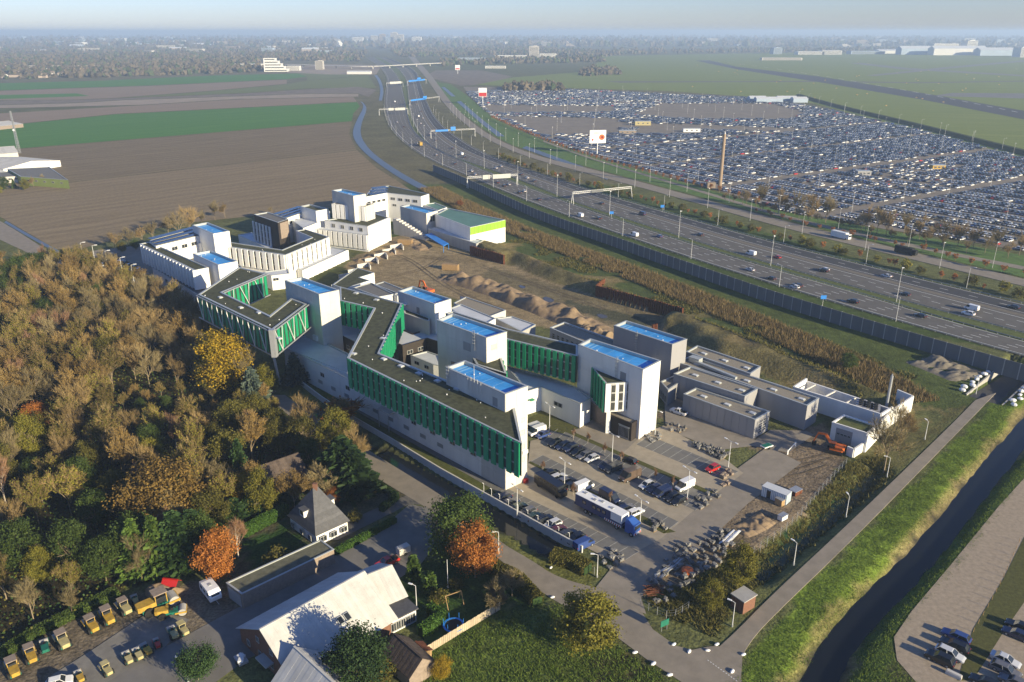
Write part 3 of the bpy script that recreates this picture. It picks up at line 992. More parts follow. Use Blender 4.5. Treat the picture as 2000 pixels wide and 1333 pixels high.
ditch_water('ditch_water', DITCH_RIGHT, 3.4, -1.5, M['water'])
ditch_water('ditch_water', DITCH_YARD, 1.8, -1.45, M['algae'])
ditch_water('ditch_water', DITCH_MOAT, 3.2, -0.75, M['water'])
ditch_water('ditch_water', DITCH_POOL, 2.9, -0.7, M['water'])
M['puddle'] = water_mat('muddy_puddle', (0.07, 0.06, 0.045), 0.12)
for px in ([(1062, 578), (1085, 586), (1078, 592), (1060, 588)], [(1010, 556), (1030, 560), (1020, 566)], [(895, 574), (920, 590), (960, 606), (950, 612), (905, 594)],
           [(1168, 612), (1190, 618), (1180, 624), (1165, 618)]):
    struct('puddle', MB().sheet([tuple(p) for p in smooth_line(G2(px + px[:2]), 28, 3)[2:-2]], 0.03), M['puddle'])

# ================================================================== THE CAMPUS
def inset(poly, d):
    p = ccw(poly)
    n = len(p)
    out = []
    for i in range(n):
        a, b, c = Vector(p[i - 1]), Vector(p[i]), Vector(p[(i + 1) % n])
        e1, e2 = (b - a).normalized(), (c - b).normalized()
        n1, n2 = Vector((-e1.y, e1.x)), Vector((-e2.y, e2.x))
        k = n1 + n2
        q = k / max(0.35, k.length_squared / 2)
        out.append((b.x + q.x * d, b.y + q.y * d))
    return out


UNIT = {}


def unit(name, fn):
    if name not in UNIT:
        UNIT[name] = fn()
    return UNIT[name]


def u_window():
    mb = MB()   # one wide, one high, faces -y: glass behind a proud frame with a mullion
    mb.add([(-.5, -.03, -.5), (.5, -.03, -.5), (.5, -.03, .5), (-.5, -.03, .5)], [(0, 1, 2, 3)], 1)
    for x0, x1, z0, z1 in ((-.5, -.44, -.5, .5), (.44, .5, -.5, .5), (-.44, .44, .42, .5), (-.44, .44, -.5, -.42), (-.03, .03, -.42, .42)):
        mb.box(((x0 + x1) / 2, -.05, (z0 + z1) / 2), (x1 - x0, .1, z1 - z0), 0, 0)
    return mb.mesh('window', [M['frame'], M['glass']])


def u_strip():
    mb = MB()   # tall narrow glazing with spandrels between storeys
    mb.add([(-.5, -.03, -.5), (.5, -.03, -.5), (.5, -.03, .5), (-.5, -.03, .5)], [(0, 1, 2, 3)], 1)
    for z in (-.5, -.17, .17, .48):
        mb.box((0, -.05, z + .015), (1, .08, .05), 0, 0)
    return mb.mesh('window_strip', [M['frame'], M['glass_wall']])


def u_louvre():
    mb = MB()
    mb.add([(-.5, -.02, -.5), (.5, -.02, -.5), (.5, -.02, .5), (-.5, -.02, .5)], [(0, 1, 2, 3)], 1)
    for k in range(7):
        mb.box((0, -.05, -.45 + k * .15), (1, .06, .06), 0, 0)
    return mb.mesh('louvre', [M['steel'], M['conc_dk']])


def u_box(m):
    return lambda: MB().box((0, 0, 0), (1, 1, 1)).mesh('panel', [M[m]])


def wall_frame(p0, p1, out_from):
    """Start, direction, length and rotation of a wall, turned so that local -y points away from out_from."""
    a, b = Vector(p0), Vector(p1)
    d = (b - a).normalized()
    nrm = Vector((d.y, -d.x))
    if nrm.dot((a + b) / 2 - Vector(out_from)) < 0:
        a, b = b, a
        d = -d
        nrm = -nrm
    return a, d, (b - a).length, nrm, math.atan2(d.y, d.x)


def cen(poly):
    return (sum(p[0] for p in poly) / len(poly), sum(p[1] for p in poly) / len(poly))


def outside(poly, i):
    """A point just inside edge i of the polygon, to tell which side is out."""
    p = ccw(poly)
    a, b = poly[i], poly[(i + 1) % len(poly)]
    if p != list(poly):
        a, b = b, a
    d = (Vector(b) - Vector(a)).normalized()
    m = (Vector(a) + Vector(b)) / 2
    return (m.x - d.y * 0.5, m.y + d.x * 0.5)


def put(parent, name, mesh, wf, s, z, size, proud=0.0):
    a, d, L, nrm, rz = wf
    off = OFF[parent.name]
    p = a + d * s + nrm * proud
    return link(name, mesh, parent, (p.x - off[0], p.y - off[1], z - off[2]), rz, size)


def windows(parent, wf, n, w, h, z, s0=0.06, s1=0.94, kind='window', name='window'):
    me = unit(kind, {'window': u_window, 'strip': u_strip, 'louvre': u_louvre}[kind])
    for k in range(n):
        s = wf[2] * (s0 + (s1 - s0) * (k + 0.5) / n)
        put(parent, name, me, wf, s, z, (w, 1.0, h), 0.05)


def fins(parent, wf, n, w, z0, z1, m, depth=0.3, name='fin', s0=0.0, s1=1.0, stagger=0.0, gaps=True):
    me = unit('box_' + m, u_box(m))
    pitch = wf[2] * (s1 - s0) / n
    for k in range(n):
        s = wf[2] * s0 + pitch * (k + 0.5)
        zb = z0 - (stagger if k % 2 else 0)
        put(parent, name, me, wf, s, (zb + z1) / 2, (w, depth, z1 - zb), depth / 2 + 0.12)
        if gaps and k < n - 1:
            put(parent, 'window', unit('strip', u_strip), wf, s + pitch / 2, (z0 + z1) / 2, (max(0.3, pitch - w) * 1.1, 1.0, (z1 - z0) * 0.94), 0.02)


def ribs(parent, wf, n, z0, z1, m='white', depth=0.45):
    """Saw-tooth cladding: each panel leans out at one edge."""
    pitch = wf[2] / n

    def mk():
        mb = MB()
        P = [(-.5, 0, -.5), (.5, 0, -.5), (.5, -1, -.5), (-.5, 0, .5), (.5, 0, .5), (.5, -1, .5)]
        mb.add(P, [(0, 2, 5, 3), (2, 1, 4, 5), (3, 5, 4), (0, 1, 2)])
        return mb.mesh('rib', [M[m]])
    me = unit('rib_' + m, mk)
    for k in range(n):
        put(parent, 'cladding_panel', me, wf, pitch * (k + .5), (z0 + z1) / 2, (pitch, depth, z1 - z0), 0.01)


def block(parent, poly, z0, z1, wall='white', roof='pale_roof', par=0.7, ring='trim', rw=0.4, wname='wall'):
    """Walls, a parapet ring and a roof deck set down inside it."""
    p = ccw(poly)
    n = len(p)
    mb = MB()
    mb.add([(x, y, z0) for x, y in p] + [(x, y, z1 - 0.12) for x, y in p], [(i, (i + 1) % n, n + (i + 1) % n, n + i) for i in range(n)])
    if z0 > 1:
        mb.add([(x, y, z0) for x, y in p], [tuple(range(n))[::-1]])
    w = mb.build(wname, M[wall], parent)
    q, o = inset(p, rw), inset(p, -0.08)
    mb = MB()
    V = [(x, y, z1 - 0.12) for x, y in o] + [(x, y, z1) for x, y in o] + [(x, y, z1) for x, y in q] + [(x, y, z1 - par) for x, y in q]
    F = []
    for r in range(3):
        F += [(r * n + i, r * n + (i + 1) % n, (r + 1) * n + (i + 1) % n, (r + 1) * n + i) for i in range(n)]
    mb.add(V, F)
    mb.add([(x, y, z1 - 0.12) for x, y in o] + [(x, y, z1 - 0.121) for x, y in inset(p, 0.05)], [((i + 1) % n, i, n + i, n + (i + 1) % n) for i in range(n)])
    mb.build('parapet', M[ring], parent)
    MB().sheet(inset(p, rw - 0.05), z1 - par + 0.02).build('roof', M[roof], parent)
    return p


def ladder(parent, wf, s, z0, z1):
    mb = MB()
    a, d, L, nrm, rz = wf
    b = a + d * s + nrm * 0.35
    for k in (-.25, .25):
        q = b + d * k
        mb.beam((q.x, q.y, z0), (q.x, q.y, z1 + 1.0), .08, .08)
    z = z0 + .3
    while z < z1 + .8:
        q, r = b - d * .25, b + d * .25
        mb.beam((q.x, q.y, z), (r.x, r.y, z), .05, .05)
        z += .6
    for zz in np.arange(z0 + 2.2, z1 + 1.0, 0.9):   # safety cage hoops
        pts = [b + d * (.38 * math.cos(t)) + nrm * (.65 * math.sin(t)) for t in np.linspace(0, math.pi, 6)]
        for u, v in zip(pts[:-1], pts[1:]):
            mb.beam((u.x, u.y, zz), (v.x, v.y, zz), .05, .05)
    mb.build('ladder', M['steel'], parent)


def vents(parent, poly, z, n, seed=1, m='paint_white', size=0.22, name='roof_vent'):
    r = random.Random(seed)
    p = inset(poly, 1.2)
    xs_, ys_ = [a for a, b in p], [b for a, b in p]
    k = 0
    off = OFF[parent.name]
    me = unit('vent_' + m, lambda: MB().tube((0, 0, 0), (0, 0, .7), .5, .5, 6).tube((0, 0, .75), (0, 0, 1), .8, .6, 6).mesh('roof_vent', [M[m]]))
    for _ in range(400):
        x, y = r.uniform(min(xs_), max(xs_)), r.uniform(min(ys_), max(ys_))
        if np_in_poly(np.array([x]), np.array([y]), p)[0]:
            link(name, me, parent, (x - off[0], y - off[1], z - off[2]), 0, size * r.uniform(.8, 1.3))
            k += 1
            if k >= n:
                return


def hatch(parent, x, y, z, rz, sx=1.6, sy=1.2):
    me = unit('hatch', lambda: MB().box((0, 0, .15), (1, 1, .3), 0, 0).box((0, 0, .34), (.8, .8, .08), 0, 1).mesh('skylight', [M['trim'], M['pale_roof']]))
    off = OFF[parent.name]
    link('skylight', me, parent, (x - off[0], y - off[1], z - off[2]), rz, (sx, sy, 1.0))


def clad(parent, poly, z0, z1, m, w=4.2, h=3.6):
    """Facade panels with open joints over every wall of the block."""
    me = unit('box_' + m, u_box(m))
    for i in range(len(poly)):
        wf = wall_frame(poly[i], poly[(i + 1) % len(poly)], outside(poly, i))
        n, k = max(1, round(wf[2] / w)), max(1, round((z1 - z0) / h))
        pw, ph = wf[2] / n, (z1 - .2 - z0) / k
        for a_ in range(n):
            for b_ in range(k):
                put(parent, 'facade_panel', me, wf, pw * (a_ + .5), z0 + ph * (b_ + .5), (pw - .07, .05, ph - .07), .02)


def tower(label, poly, z1, z0=0.0, wall='concrete', roof='blue_roof', name='stair_tower', cat='tower'):
    t = site(name, label, cat, (*cen(poly), z0))
    block(t, poly, z0, z1, wall, roof, 0.9, 'trim', 0.45)
    if roof == 'blue_roof':
        p = inset(poly, .5)
        e = max(range(4), key=lambda i: (Vector(p[i - 1]) - Vector(p[i])).length)
        A_, B_, C_, D_ = (Vector(p[(e + i) % 4]) for i in range(4))   # long sides D-A reversed and B-C
        for u in (.14, .3, .47, .63, .8, .88, .94):
            a_, b_ = D_ * 0 + Vector(p[e - 1]) * (1 - u) + A_ * u, C_ * (1 - u) + B_ * u
            MB().beam((a_.x, a_.y, z1 - .87), (b_.x, b_.y, z1 - .87), .5 if u > .85 else .1, .012).build('membrane_seam', M['pale_blue'], t)
        vents(t, poly, z1 - .88, 4, int(z1 * 7))
    if wall in ('concrete', 'white'):
        clad(t, poly, z0, z1, 'conc_panel' if wall == 'concrete' else 'white_panel')
    return t


M['pale_blue'] = mat('pale_membrane_seam', (.22, .45, .68), .5, .15, .8)
# ---- meandering green volume on the front and its podium
ZR, ZB = 20.6, 12.7
PM = G2([(678, 699), (1019, 866), (1005, 796), (741, 690), (786, 593), (664, 560), (664, 587), (730, 602)], ZR)
gb = site('green_fin_building', 'long meandering building clad in green fins with a dark planted roof facing the moat wall', 'building', (*cen(PM), 0))
block(gb, PM, ZB, ZR, 'dark_brown', 'green_roof', 0.35, 'trim', 0.55, 'upper_wall')
wf = wall_frame(PM[0], PM[1], outside(PM, 0))
fins(gb, wf, 27, 1.45, ZB - .4, ZR - .15, 'green_fin', 0.25, stagger=0.0)
wf = wall_frame(PM[3], PM[4], outside(PM, 3))
fins(gb, wf, 15, 1.35, ZB - .2, ZR + .1, 'green_fin', 0.3)
wf = wall_frame(PM[6], PM[7], outside(PM, 6))
fins(gb, wf, 6, 1.5, ZB - .2, ZR - .15, 'green_fin', 0.3)
wf = wall_frame(PM[7], PM[0], outside(PM, 7))
fins(gb, wf, 12, 1.45, ZB - .2, ZR - .15, 'green_fin', 0.25)
wf = wall_frame(PM[1], PM[2], outside(PM, 1))
put(gb, 'end_panel', unit('box_white', u_box('white')), wf, wf[2] / 2, (ZB + ZR) / 2 - .2, (wf[2] - .4, .1, ZR - ZB - .6), 0.06)
vents(gb, PM, ZR - .33, 16, 3)
for k in range(7):
    a = Vector(PM[3]) * (1 - (k + .5) / 7) + Vector(PM[2]) * ((k + .5) / 7)
    hatch(gb, a.x - .9, a.y - 1.3, ZR - .33, -.75)
for (x, y) in ((695, 572), (735, 585), (690, 690), (748, 660)):
    q = G(x, y, ZR)
    hatch(gb, q.x, q.y, ZR - .33, -.5)
# podium below
ZP = 8.3
b0, b1 = Vector((-1.7, 161.5)), Vector((-43.8, 203.8))
f1 = G(563, 674, ZP)
dirb = (b1 - b0).normalized()
f1 = b0 + dirb * (Vector((f1.x, f1.y)) - b0).dot(dirb)
PP = [tuple(b0), (3.3, 166.2), (-11.6, 180.8), (-36, 205), tuple(G2([(679, 690)], ZP)[0]), tuple(G2([(609, 655)], ZP)[0]), tuple(G2([(603, 642)], ZP)[0]), tuple(f1)]
pb = site('podium_building', 'long low white podium with a pale flat roof under the green fins along the moat', 'building', (*cen(PP), 0))
block(pb, PP, 0, ZP, 'white', 'pale_roof', 0.5, 'trim', 0.4)
clad(pb, [PP[7], PP[0]] + PP[1:3], 0, ZP, 'white_panel', 4.5, 4.1)
wf = wall_frame(PP[0], PP[7], outside(PP, 7))
windows(pb, wf, 11, 2.3, 1.1, 2.6, 0.03, 0.80, 'louvre', 'louvre')
windows(pb, wf, 3, 2.0, 1.3, 5.3, 0.02, 0.42)
windows(pb, wf, 4, 2.0, 1.3, 5.3, 0.62, 0.93)
a, d, L, nrm, rz = wf
q = a + d * (L * .55)
mb = MB().box((q.x + nrm.x * 1.0, q.y + nrm.y * 1.0, 5.4), (5.2, 2.4, .25), rz)
mb.build('canopy', M['concrete'], pb)
for k in range(2):
    q = a + d * (L * (.55)) + d * (-2.2 + 4.4 * k) + nrm * 2.0
    MB().tube((q.x, q.y, 0), (q.x, q.y, 5.3), .12, .12, 6).build('canopy_post', M['steel'], pb)

# ---- towers of the front range
T2 = [(-15.9, 176.2), (-11.6, 180.5), (3.6, 165.4), (-1.5, 161.0)]
t = tower('tall pale concrete tower with blue roof at the near end of the long green building', T2, 24.8)
wf = wall_frame(T2[0], T2[3], cen(T2))
ladder(t, wf, 1.2, ZR, 24.8)
put(t, 'door', unit('box_grey_panel', u_box('grey_panel')), wf, wf[2] * .84, ZR + 1.1, (1.6, .1, 2.2), .04)
off = OFF[t.name]
for k, hgt in enumerate((2.4, 3.0, 6.2, 3.0, 2.6)):
    q = wf[0] + wf[1] * (wf[2] * (.40 + .055 * k)) + wf[3] * .25
    MB().tube((q.x, q.y, 22.0 if k != 2 else 20.9), (q.x, q.y, 22.4 + hgt), .06, .05, 5).build('antenna', M['pole'], t)
wf = wall_frame(T2[2], T2[3], cen(T2))
for z in (6.2, 9.6, 13.4, 16.6):
    put(t, 'window', unit('window', u_window), wf, wf[2] * .22 if wf[0].x > 0 else wf[2] * .78, z, (1.2, 1, 1.2))
put(t, 'balcony', unit('box_white', u_box('white')), wf, wf[2] * .15 if wf[0].x > 0 else wf[2] * .85, 8.2, (1.6, .5, .9), .3)
put(t, 'base_beacon', unit('box_red', u_box('red')), wf, wf[2] * .14 if wf[0].x > 0 else wf[2] * .86, .5, (1.0, .8, 1.0), .6)

T3 = G2([(556, 548), (590, 541.5), (662, 566.5), (623, 575)], 24.8)
t = tower('tall pale tower with blue roof between the truss wing and the green meander', T3, 24.8)
wf = wall_frame(T3[0], T3[3], cen(T3))
put(t, 'hatch_door', unit('box_white', u_box('white')), wf, wf[2] * .8, 9.4, (2.4, .6, 1.6), .3)

TM = G2([(853, 625), (884, 612), (990, 648), (950, 660)], 24.8)
t = tower('pale concrete tower with blue roof in the middle of the courtyard', TM, 24.8)
wf = wall_frame(TM[0], TM[3], cen(TM))
ladder(t, wf, wf[2] * .78, 20.0, 24.8)
put(t, 'door', unit('box_grey_panel', u_box('grey_panel')), wf, wf[2] * .62, 20.2, (3.0, .1, 2.4), .04)
windows(t, wf, 1, 1.6, 1.2, 13.5, .25, .4)
wf = wall_frame(TM[2], TM[3], cen(TM))
put(t, 'louvre', unit('louvre', u_louvre), wf, wf[2] * .35, 21.5, (2.0, 1, 1.6))
PG = G2([(913.6, 680), (974, 682), (989, 730), (931, 712)], 17.8)
t = site('green_wing', 'small wedge wing with planted roof leaning on the middle tower', 'building', (*cen(PG), 0))
block(t, PG, 9.5, 17.8, 'dark_brown', 'green_roof', .3, 'trim', .5)
wf = wall_frame(PG[1], PG[2], outside(PG, 1))
fins(t, wf, 5, 1.2, 9.5, 17.7, 'green_fin', .3)

# back green wing between the middle tower and the right tower
PE = G2([(985, 661), (1128, 695.5), (1128, 674), (990, 642), (885, 608), (870, 612)], 17.1)
t = site('green_wing', 'straight wing with wide green fins between the middle tower and the entrance tower', 'building', (*cen(PE), 0))
block(t, PE, 9.1, 17.1, 'glass_wall', 'green_roof', .35, 'trim', .5)
wf = wall_frame(PE[0], PE[1], outside(PE, 0))
fins(t, wf, 12, 1.15, 9.0, 17.0, 'green_fin', .3)

# entrance tower with its green wedge and dark porch
T1 = [(18.2, 203.2), (21.9, 207.9), (38.8, 191.9), (33.3, 185.9)]
t = tower('big white tower with blue roof and green wedge above the dark entrance', T1, 20.0, 0, 'white')
wf = wall_frame(T1[0], T1[3], cen(T1))
ladder(t, wf, wf[2] * .63, 14.8, 20.0)
put(t, 'door', unit('box_grey_panel', u_box('grey_panel')), wf, wf[2] * .72, 16.0, (2.0, .1, 2.3), .04)
wf2 = wall_frame(T1[2], T1[3], cen(T1))
put(t, 'vent_grille', unit('louvre', u_louvre), wf2, wf2[2] * .5, 15.6, (1.6, 1, 1.6))
WT = [tuple(p) for p in G2([(1156.6, 716.9), (1183.8, 749.7), (1236, 746)], 15.0)]
block(t, WT, 6.7, 15.0, 'white', 'green_roof', .3, 'trim', .45, 'wedge_wall')
wf = wall_frame(WT[0], WT[1], cen(WT))
fins(t, wf, 5, 1.3, 6.5, 15.1, 'green_fin', .3)
wf = wall_frame(WT[1], WT[2], cen(WT))
for k, s in enumerate((.29, .58, .87)):
    put(t, 'window_strip', unit('strip', u_strip), wf, wf[2] * s, 10.8, (1.15, 1, 7.6), .02)
q = G(1186, 846)
MB().prism([(q.x - .5, q.y - .4), (q.x + .6, q.y - .4), (q.x + .6, q.y + .5), (q.x - .5, q.y + .5)], 0, 6.7).build('column', M['white'], t)
EP = G2([(1190, 845), (1232, 863)]) + [tuple(G2([(1247, 853)])[0]), (24.5, 196.5)]
e = site('entrance_porch', 'dark brown box entrance with glazed doors at the foot of the big white tower', 'building', (*cen(EP), 0))
block(e, EP, 0, 5.3, 'dark_brown', 'gravel_roof', .3, 'dark_brown', .3)
wf = wall_frame(EP[0], EP[1], outside(EP, 0))
for k in range(4):
    d_ = put(e, 'glass_door', unit('window', u_window), wf, wf[2] * (.50 + .11 * k), 1.9, (.85, 1, 3.4))
put(e, 'frame_beam', unit('box_trim', u_box('trim')), wf, wf[2] * .665, 3.75, (3.6, .2, .2), .08)
GA = G2([(1166, 827), (1187, 836)]) + [(24.0, 199.0), (20.5, 201.5)]
block(e, GA, 0, 5.2, 'brick_pale', 'gravel_roof', .3, 'concrete', .3, 'shutter_wall')
# low white building
PL = G2([(989, 715), (1060, 733), (1122, 755), (1154, 777), (1134, 788.7), (1057, 756), (1030, 764)], 7.3)
t = site('white_pavilion', 'low white building with pale roof between the near tower and the entrance tower', 'building', (*cen(PL), 0))
block(t, PL, 0, 7.3, 'white', 'pale_roof', .4, 'trim', .35)
wf = wall_frame(PL[4], PL[5], outside(PL, 4))
windows(t, wf, 1, 3.2, 1.3, 4.2, .3, .6)
wf = wall_frame(PL[5], PL[6], outside(PL, 5))
put(t, 'door_canopy', unit('box_green_fin', u_box('green_fin')), wf, wf[2] * .2, 4.6, (1.6, 1.5, .15), .7)
# courtyard roofs
C1p = G2([(776, 671), (786, 643), (806, 651.5), (837, 642), (857, 648), (857, 668), (834, 661), (786, 675)], 8.3)
t = site('courtyard_building', 'low building with white roof and black walls in the courtyard beside the middle tower', 'building', (*cen(C1p), 0))
block(t, C1p, 0, 8.3, 'dark_brown', 'pale_roof', .35, 'dark_brown', .35)
wf = wall_frame(C1p[6], C1p[7], outside(C1p, 6))
windows(t, wf, 2, 2.2, 1.3, 5.4)
C2p = G2([(802, 694), (834, 686), (858, 694), (866, 716), (846, 712)], 5.2)
t = site('courtyard_building', 'low white annex with two windows in the courtyard behind the green building', 'building', (*cen(C2p), 0))
block(t, C2p, 0, 5.2, 'white', 'pale_roof', .35, 'trim', .35)
wf = wall_frame(C2p[0], C2p[4], outside(C2p, 4))
windows(t, wf, 2, 2.2, 1.1, 3.4)
C3p = G2([(664, 634), (706, 637), (694, 668), (664, 652)], 9.5)
t = site('courtyard_building', 'small black walled building in the shaded court beside the truss wing tower', 'building', (*cen(C3p), 0))
block(t, C3p, 0, 9.5, 'dark_brown', 'pale_roof', .3, 'trim', .35)
wf = wall_frame(C3p[2], C3p[3], outside(C3p, 2))
windows(t, wf, 1, 2.0, 1.3, 6.2)
C4p = G2([(787, 597), (842, 616), (838, 628), (790, 612)], 13.0)
t = site('roof_wing', 'dark planted roof strip in front of the small white block with blue roof', 'building', (*cen(C4p), 0))
block(t, C4p, 0, 13.0, 'concrete', 'green_roof', .3, 'concrete', .5)
T5 = G2([(777, 569), (806, 559), (881, 584), (849, 594)], 18.5)
t = tower('white block with blue roof behind the green meander by the digger', T5, 18.5, 0, 'white', name='stair_tower')
wf = wall_frame(T5[0], T5[3], cen(T5))
put(t, 'door', unit('box_grey_panel', u_box('grey_panel')), wf, wf[2] * .55, 14.2, (1.5, .1, 2.2), .04)
put(t, 'door_canopy', unit('box_white', u_box('white')), wf, wf[2] * .2, 15.0, (2.6, 1.2, .2), .6)
for nm, px, z, rf, wl, lb in (
        ('low_roof_building', [(886, 592), (910, 580), (988, 606), (952, 620)], 7.5, 'gravel_roof', 'concrete', 'low building with beige gravel roof behind the middle tower'),
        ('low_roof_building', [(880, 602), (900, 594), (968, 622), (950, 632), (905, 622)], 8.6, 'pale_roof', 'white', 'white sloping roof slab behind the middle tower'),
        ('low_roof_building', [(968, 622), (1000, 618), (1046, 634), (1020, 648)], 6.5, 'pale_roof', 'conc_dk', 'small pale roofed annex beside the sand ridge'),
        ('low_roof_building', [(730, 556), (750, 550), (790, 566), (776, 578)], 7.0, 'paver_grey', 'white', 'grey flat roof beside the small white block')):
    p = G2(px, z)
    t = site(nm, lb, 'building', (*cen(p), 0))
    block(t, p, 0, z, wl, rf, .35, 'trim', .35)
PZ = G2([(650, 556), (697, 523), (731, 533), (702, 542), (722, 548), (690, 558), (676, 566)], 5.4)
t = site('zigzag_pavilion', 'small white zigzag pavilion with dark roof at the edge of the building site', 'building', (*cen(PZ), 0))
block(t, PZ, 0, 5.4, 'white', 'green_roof', .3, 'trim', .4)
wf = wall_frame(PZ[0], PZ[1], outside(PZ, 0))
ribs(t, wf, 8, .2, 5.2, 'white', .7)
PG2 = G2([(690, 562), (724, 552), (778, 573), (740, 580)], 7.0)
t = site('low_roof_building', 'grey flat roof between the zigzag pavilion and the green meander', 'building', (*cen(PG2), 0))
block(t, PG2, 0, 7.0, 'white', 'paver_grey', .35, 'trim', .35)

# ---- truss wing
PT = G2([(260 + .21 * x, 420 + .21 * y) for x, y in ((605, 740), (1290, 1070), (1612, 828), (1470, 775), (1270, 935), (825, 718), (1238, 545), (985, 485))], ZR)
tb = site('truss_wing', 'raised green wing with exposed white truss spanning the car park by the wood', 'building', (*cen(PT), 0))
block(tb, PT, ZB, ZR, 'glass_wall', 'green_roof', .35, 'trim', .55, 'upper_wall')


def truss(parent, wf, n, z0, z1, pan='green_fin'):
    a, d, L, nrm, rz = wf
    pitch = L / n
    me = unit('box_' + pan, u_box(pan))
    for k in range(n):
        put(parent, 'panel', me, wf, pitch * (k + .5), (z0 + z1) / 2, (pitch * .62, .12, z1 - z0 - .5), .12)

    def P(s, z):
        q = a + d * s + nrm * .75
        return (q.x, q.y, z)
    for zz in (z0 + .15, z1 - .25):
        MB().beam(P(0, zz), P(L, zz), .3, .3).build('chord', M['steel'], parent)
    m = max(2, int(L / 6))
    w = L / m
    for k in range(m):
        MB().beam(P(k * w + .2, z1 - .3), P(k * w + w * .5, z0 + .2), .22, .2).build('diagonal', M['pole'], parent)
        MB().beam(P(k * w + w * .5, z0 + .2), P(k * w + w * .62, z1 - .3), .16, .15).build('diagonal', M['pole'], parent)


truss(tb, wall_frame(PT[0], PT[1], outside(PT, 0)), 19, ZB, ZR)
truss(tb, wall_frame(PT[1], PT[2], outside(PT, 1)), 10, ZB, ZR)
truss(tb, wall_frame(PT[5], PT[6], outside(PT, 5)), 11, ZB, ZR)
MB().prism([(PT[1][0] - .7, PT[1][1] - .9), (PT[1][0] + .7, PT[1][1] - .9), (PT[1][0] + .9, PT[1][1] + .5), (PT[1][0] - .9, PT[1][1] + .5)], ZB - .3, ZR + .2).build('corner_cladding', M['steel'], tb)
vents(tb, PT, ZR - .33, 9, 5)
for x, y in ((545, 660), (505, 610), (430, 580), (470, 600)):
    q = G(x, y, ZR)
    hatch(tb, q.x, q.y, ZR - .33, -.8)
for t_ in (.15, .5, .85):
    q = Vector(PT[0]) * (1 - t_) + Vector(PT[1]) * t_
    MB().tube((q.x + 3, q.y + 3, 0), (q.x + 2, q.y + 2, ZB), .4, .4, 8).build('column', M['concrete'], tb)

# ---- left white wings
def z3(*p):
    return [(260 + .21 * x, 420 + .21 * y) for x, y in p]


def c8(*p):
    return [(420 + .2 * x, 360 + .2 * y) for x, y in p]


PB = G2(z3((180, 490), (600, 745), (900, 640), (1050, 540), (1000, 470), (500, 260), (200, 330)), 6.6)
t = site('white_podium', 'white podium wall under the ribbed left wing beside the rear car park', 'building', (*cen(PB), 0))
block(t, PB, 0, 6.6, 'white', 'paver_grey', .5, 'trim', .35)
wf = wall_frame(PB[0], PB[1], outside(PB, 0))
windows(t, wf, 3, 3.0, 1.8, 4.2, .2, .9)
L1 = G2(z3((60, 268), (150, 250), (700, 488), (572, 515)), 14.6)
t = site('ribbed_wing', 'white wing with saw-tooth cladding at the left end of the campus', 'building', (*cen(L1), 0))
block(t, L1, 6.6, 14.6, 'white', 'green_roof', .4, 'trim', .5)
wf = wall_frame(L1[0], L1[3], outside(L1, 3))
ribs(t, wf, 18, 6.7, 14.5, 'white', .8)
LS = G2(z3((150, 215), (560, 105), (640, 165), (208, 268)), 16.4)
t = site('solar_wing', 'white wing with dark sloping solar panels at the far left of the campus', 'building', (*cen(LS), 0))
block(t, LS, 0, 15.4, 'white', 'pale_roof', .2, 'trim', .35)
wf = wall_frame(LS[2], LS[3], outside(LS, 2))
windows(t, wf, 4, 3.0, 1.7, 12.4, .05, .9)


def solar(parent, poly, z, tilt, nu, nv):
    """Panels in a grid over the quad, each a thin tilted slab."""
    p = [Vector(q) for q in poly]
    off = OFF[parent.name]
    me = unit('solar', lambda: MB().box((0, 0, 0), (1, 1, 1)).mesh('solar_panel', [M['solar']]))
    for i in range(nu):
        for j in range(nv):
            u, v = (i + .5) / nu, (j + .5) / nv
            a = p[0] * (1 - u) + p[1] * u
            b = p[3] * (1 - u) + p[2] * u
            q = a * (1 - v) + b * v
            o_ = link('solar_panel', me, parent, (q.x - off[0], q.y - off[1], z + (1 - v) * tilt + .1 - off[2]), math.atan2((p[1] - p[0]).y, (p[1] - p[0]).x),
                      ((p[1] - p[0]).length / nu * .94, (p[3] - p[0]).length / nv * .94, .08))


solar(t, LS, 15.5, 1.0, 12, 3)
LA_ = G2(z3((550, 95), (690, 68), (895, 150), (745, 175)), 19.2)
t = tower('white tower with blue roof behind the solar panel wing', LA_, 19.2, 0, 'white')
LB_ = G2(z3((555, 360), (720, 330), (970, 430), (790, 465)), 16.5)
t = tower('white tower with two-step blue roof beside the ribbed left wing', LB_, 16.5, 6.0, 'white')
wf = wall_frame(LB_[0], LB_[3], cen(LB_))
put(t, 'roof_step', unit('box_trim', u_box('trim')), wf, wf[2] * .62, 16.35, (.4, .2, .5), -2.5)
P2 = G2(z3((600, 255)) + c8((690, 690), (1112, 515), (880, 440), (790, 455), (945, 520), (655, 640), (130, 563)) + z3((640, 235)), 12.4)
t = site('white_fin_building', 'white V-shaped building with dark roof and upright white fins in the left campus', 'building', (*cen(P2), 0))
block(t, P2, 0, 12.4, 'white', 'green_roof', .35, 'trim', .5)
wf = wall_frame(P2[0], P2[1], outside(P2, 0))
fins(t, wf, 15, 2.1, 4.6, 12.2, 'white', .5)
wf = wall_frame(P2[1], P2[2], outside(P2, 1))
fins(t, wf, 9, 2.6, 4.2, 12.2, 'white', .4)
vents(t, P2, 12.1, 8, 9)
Pq = G2(c8((850, 842), (1292, 642), (1130, 610), (740, 800)), 4.8)
t = site('ribbed_podium', 'low white ribbed podium under the V-shaped fin building', 'building', (*cen(Pq), 0))
block(t, Pq, 0, 4.8, 'white', 'pale_roof', .5, 'trim', .4)
wf = wall_frame(Pq[0], Pq[1], outside(Pq, 0))
ribs(t, wf, 10, .1, 4.7, 'white', .6)
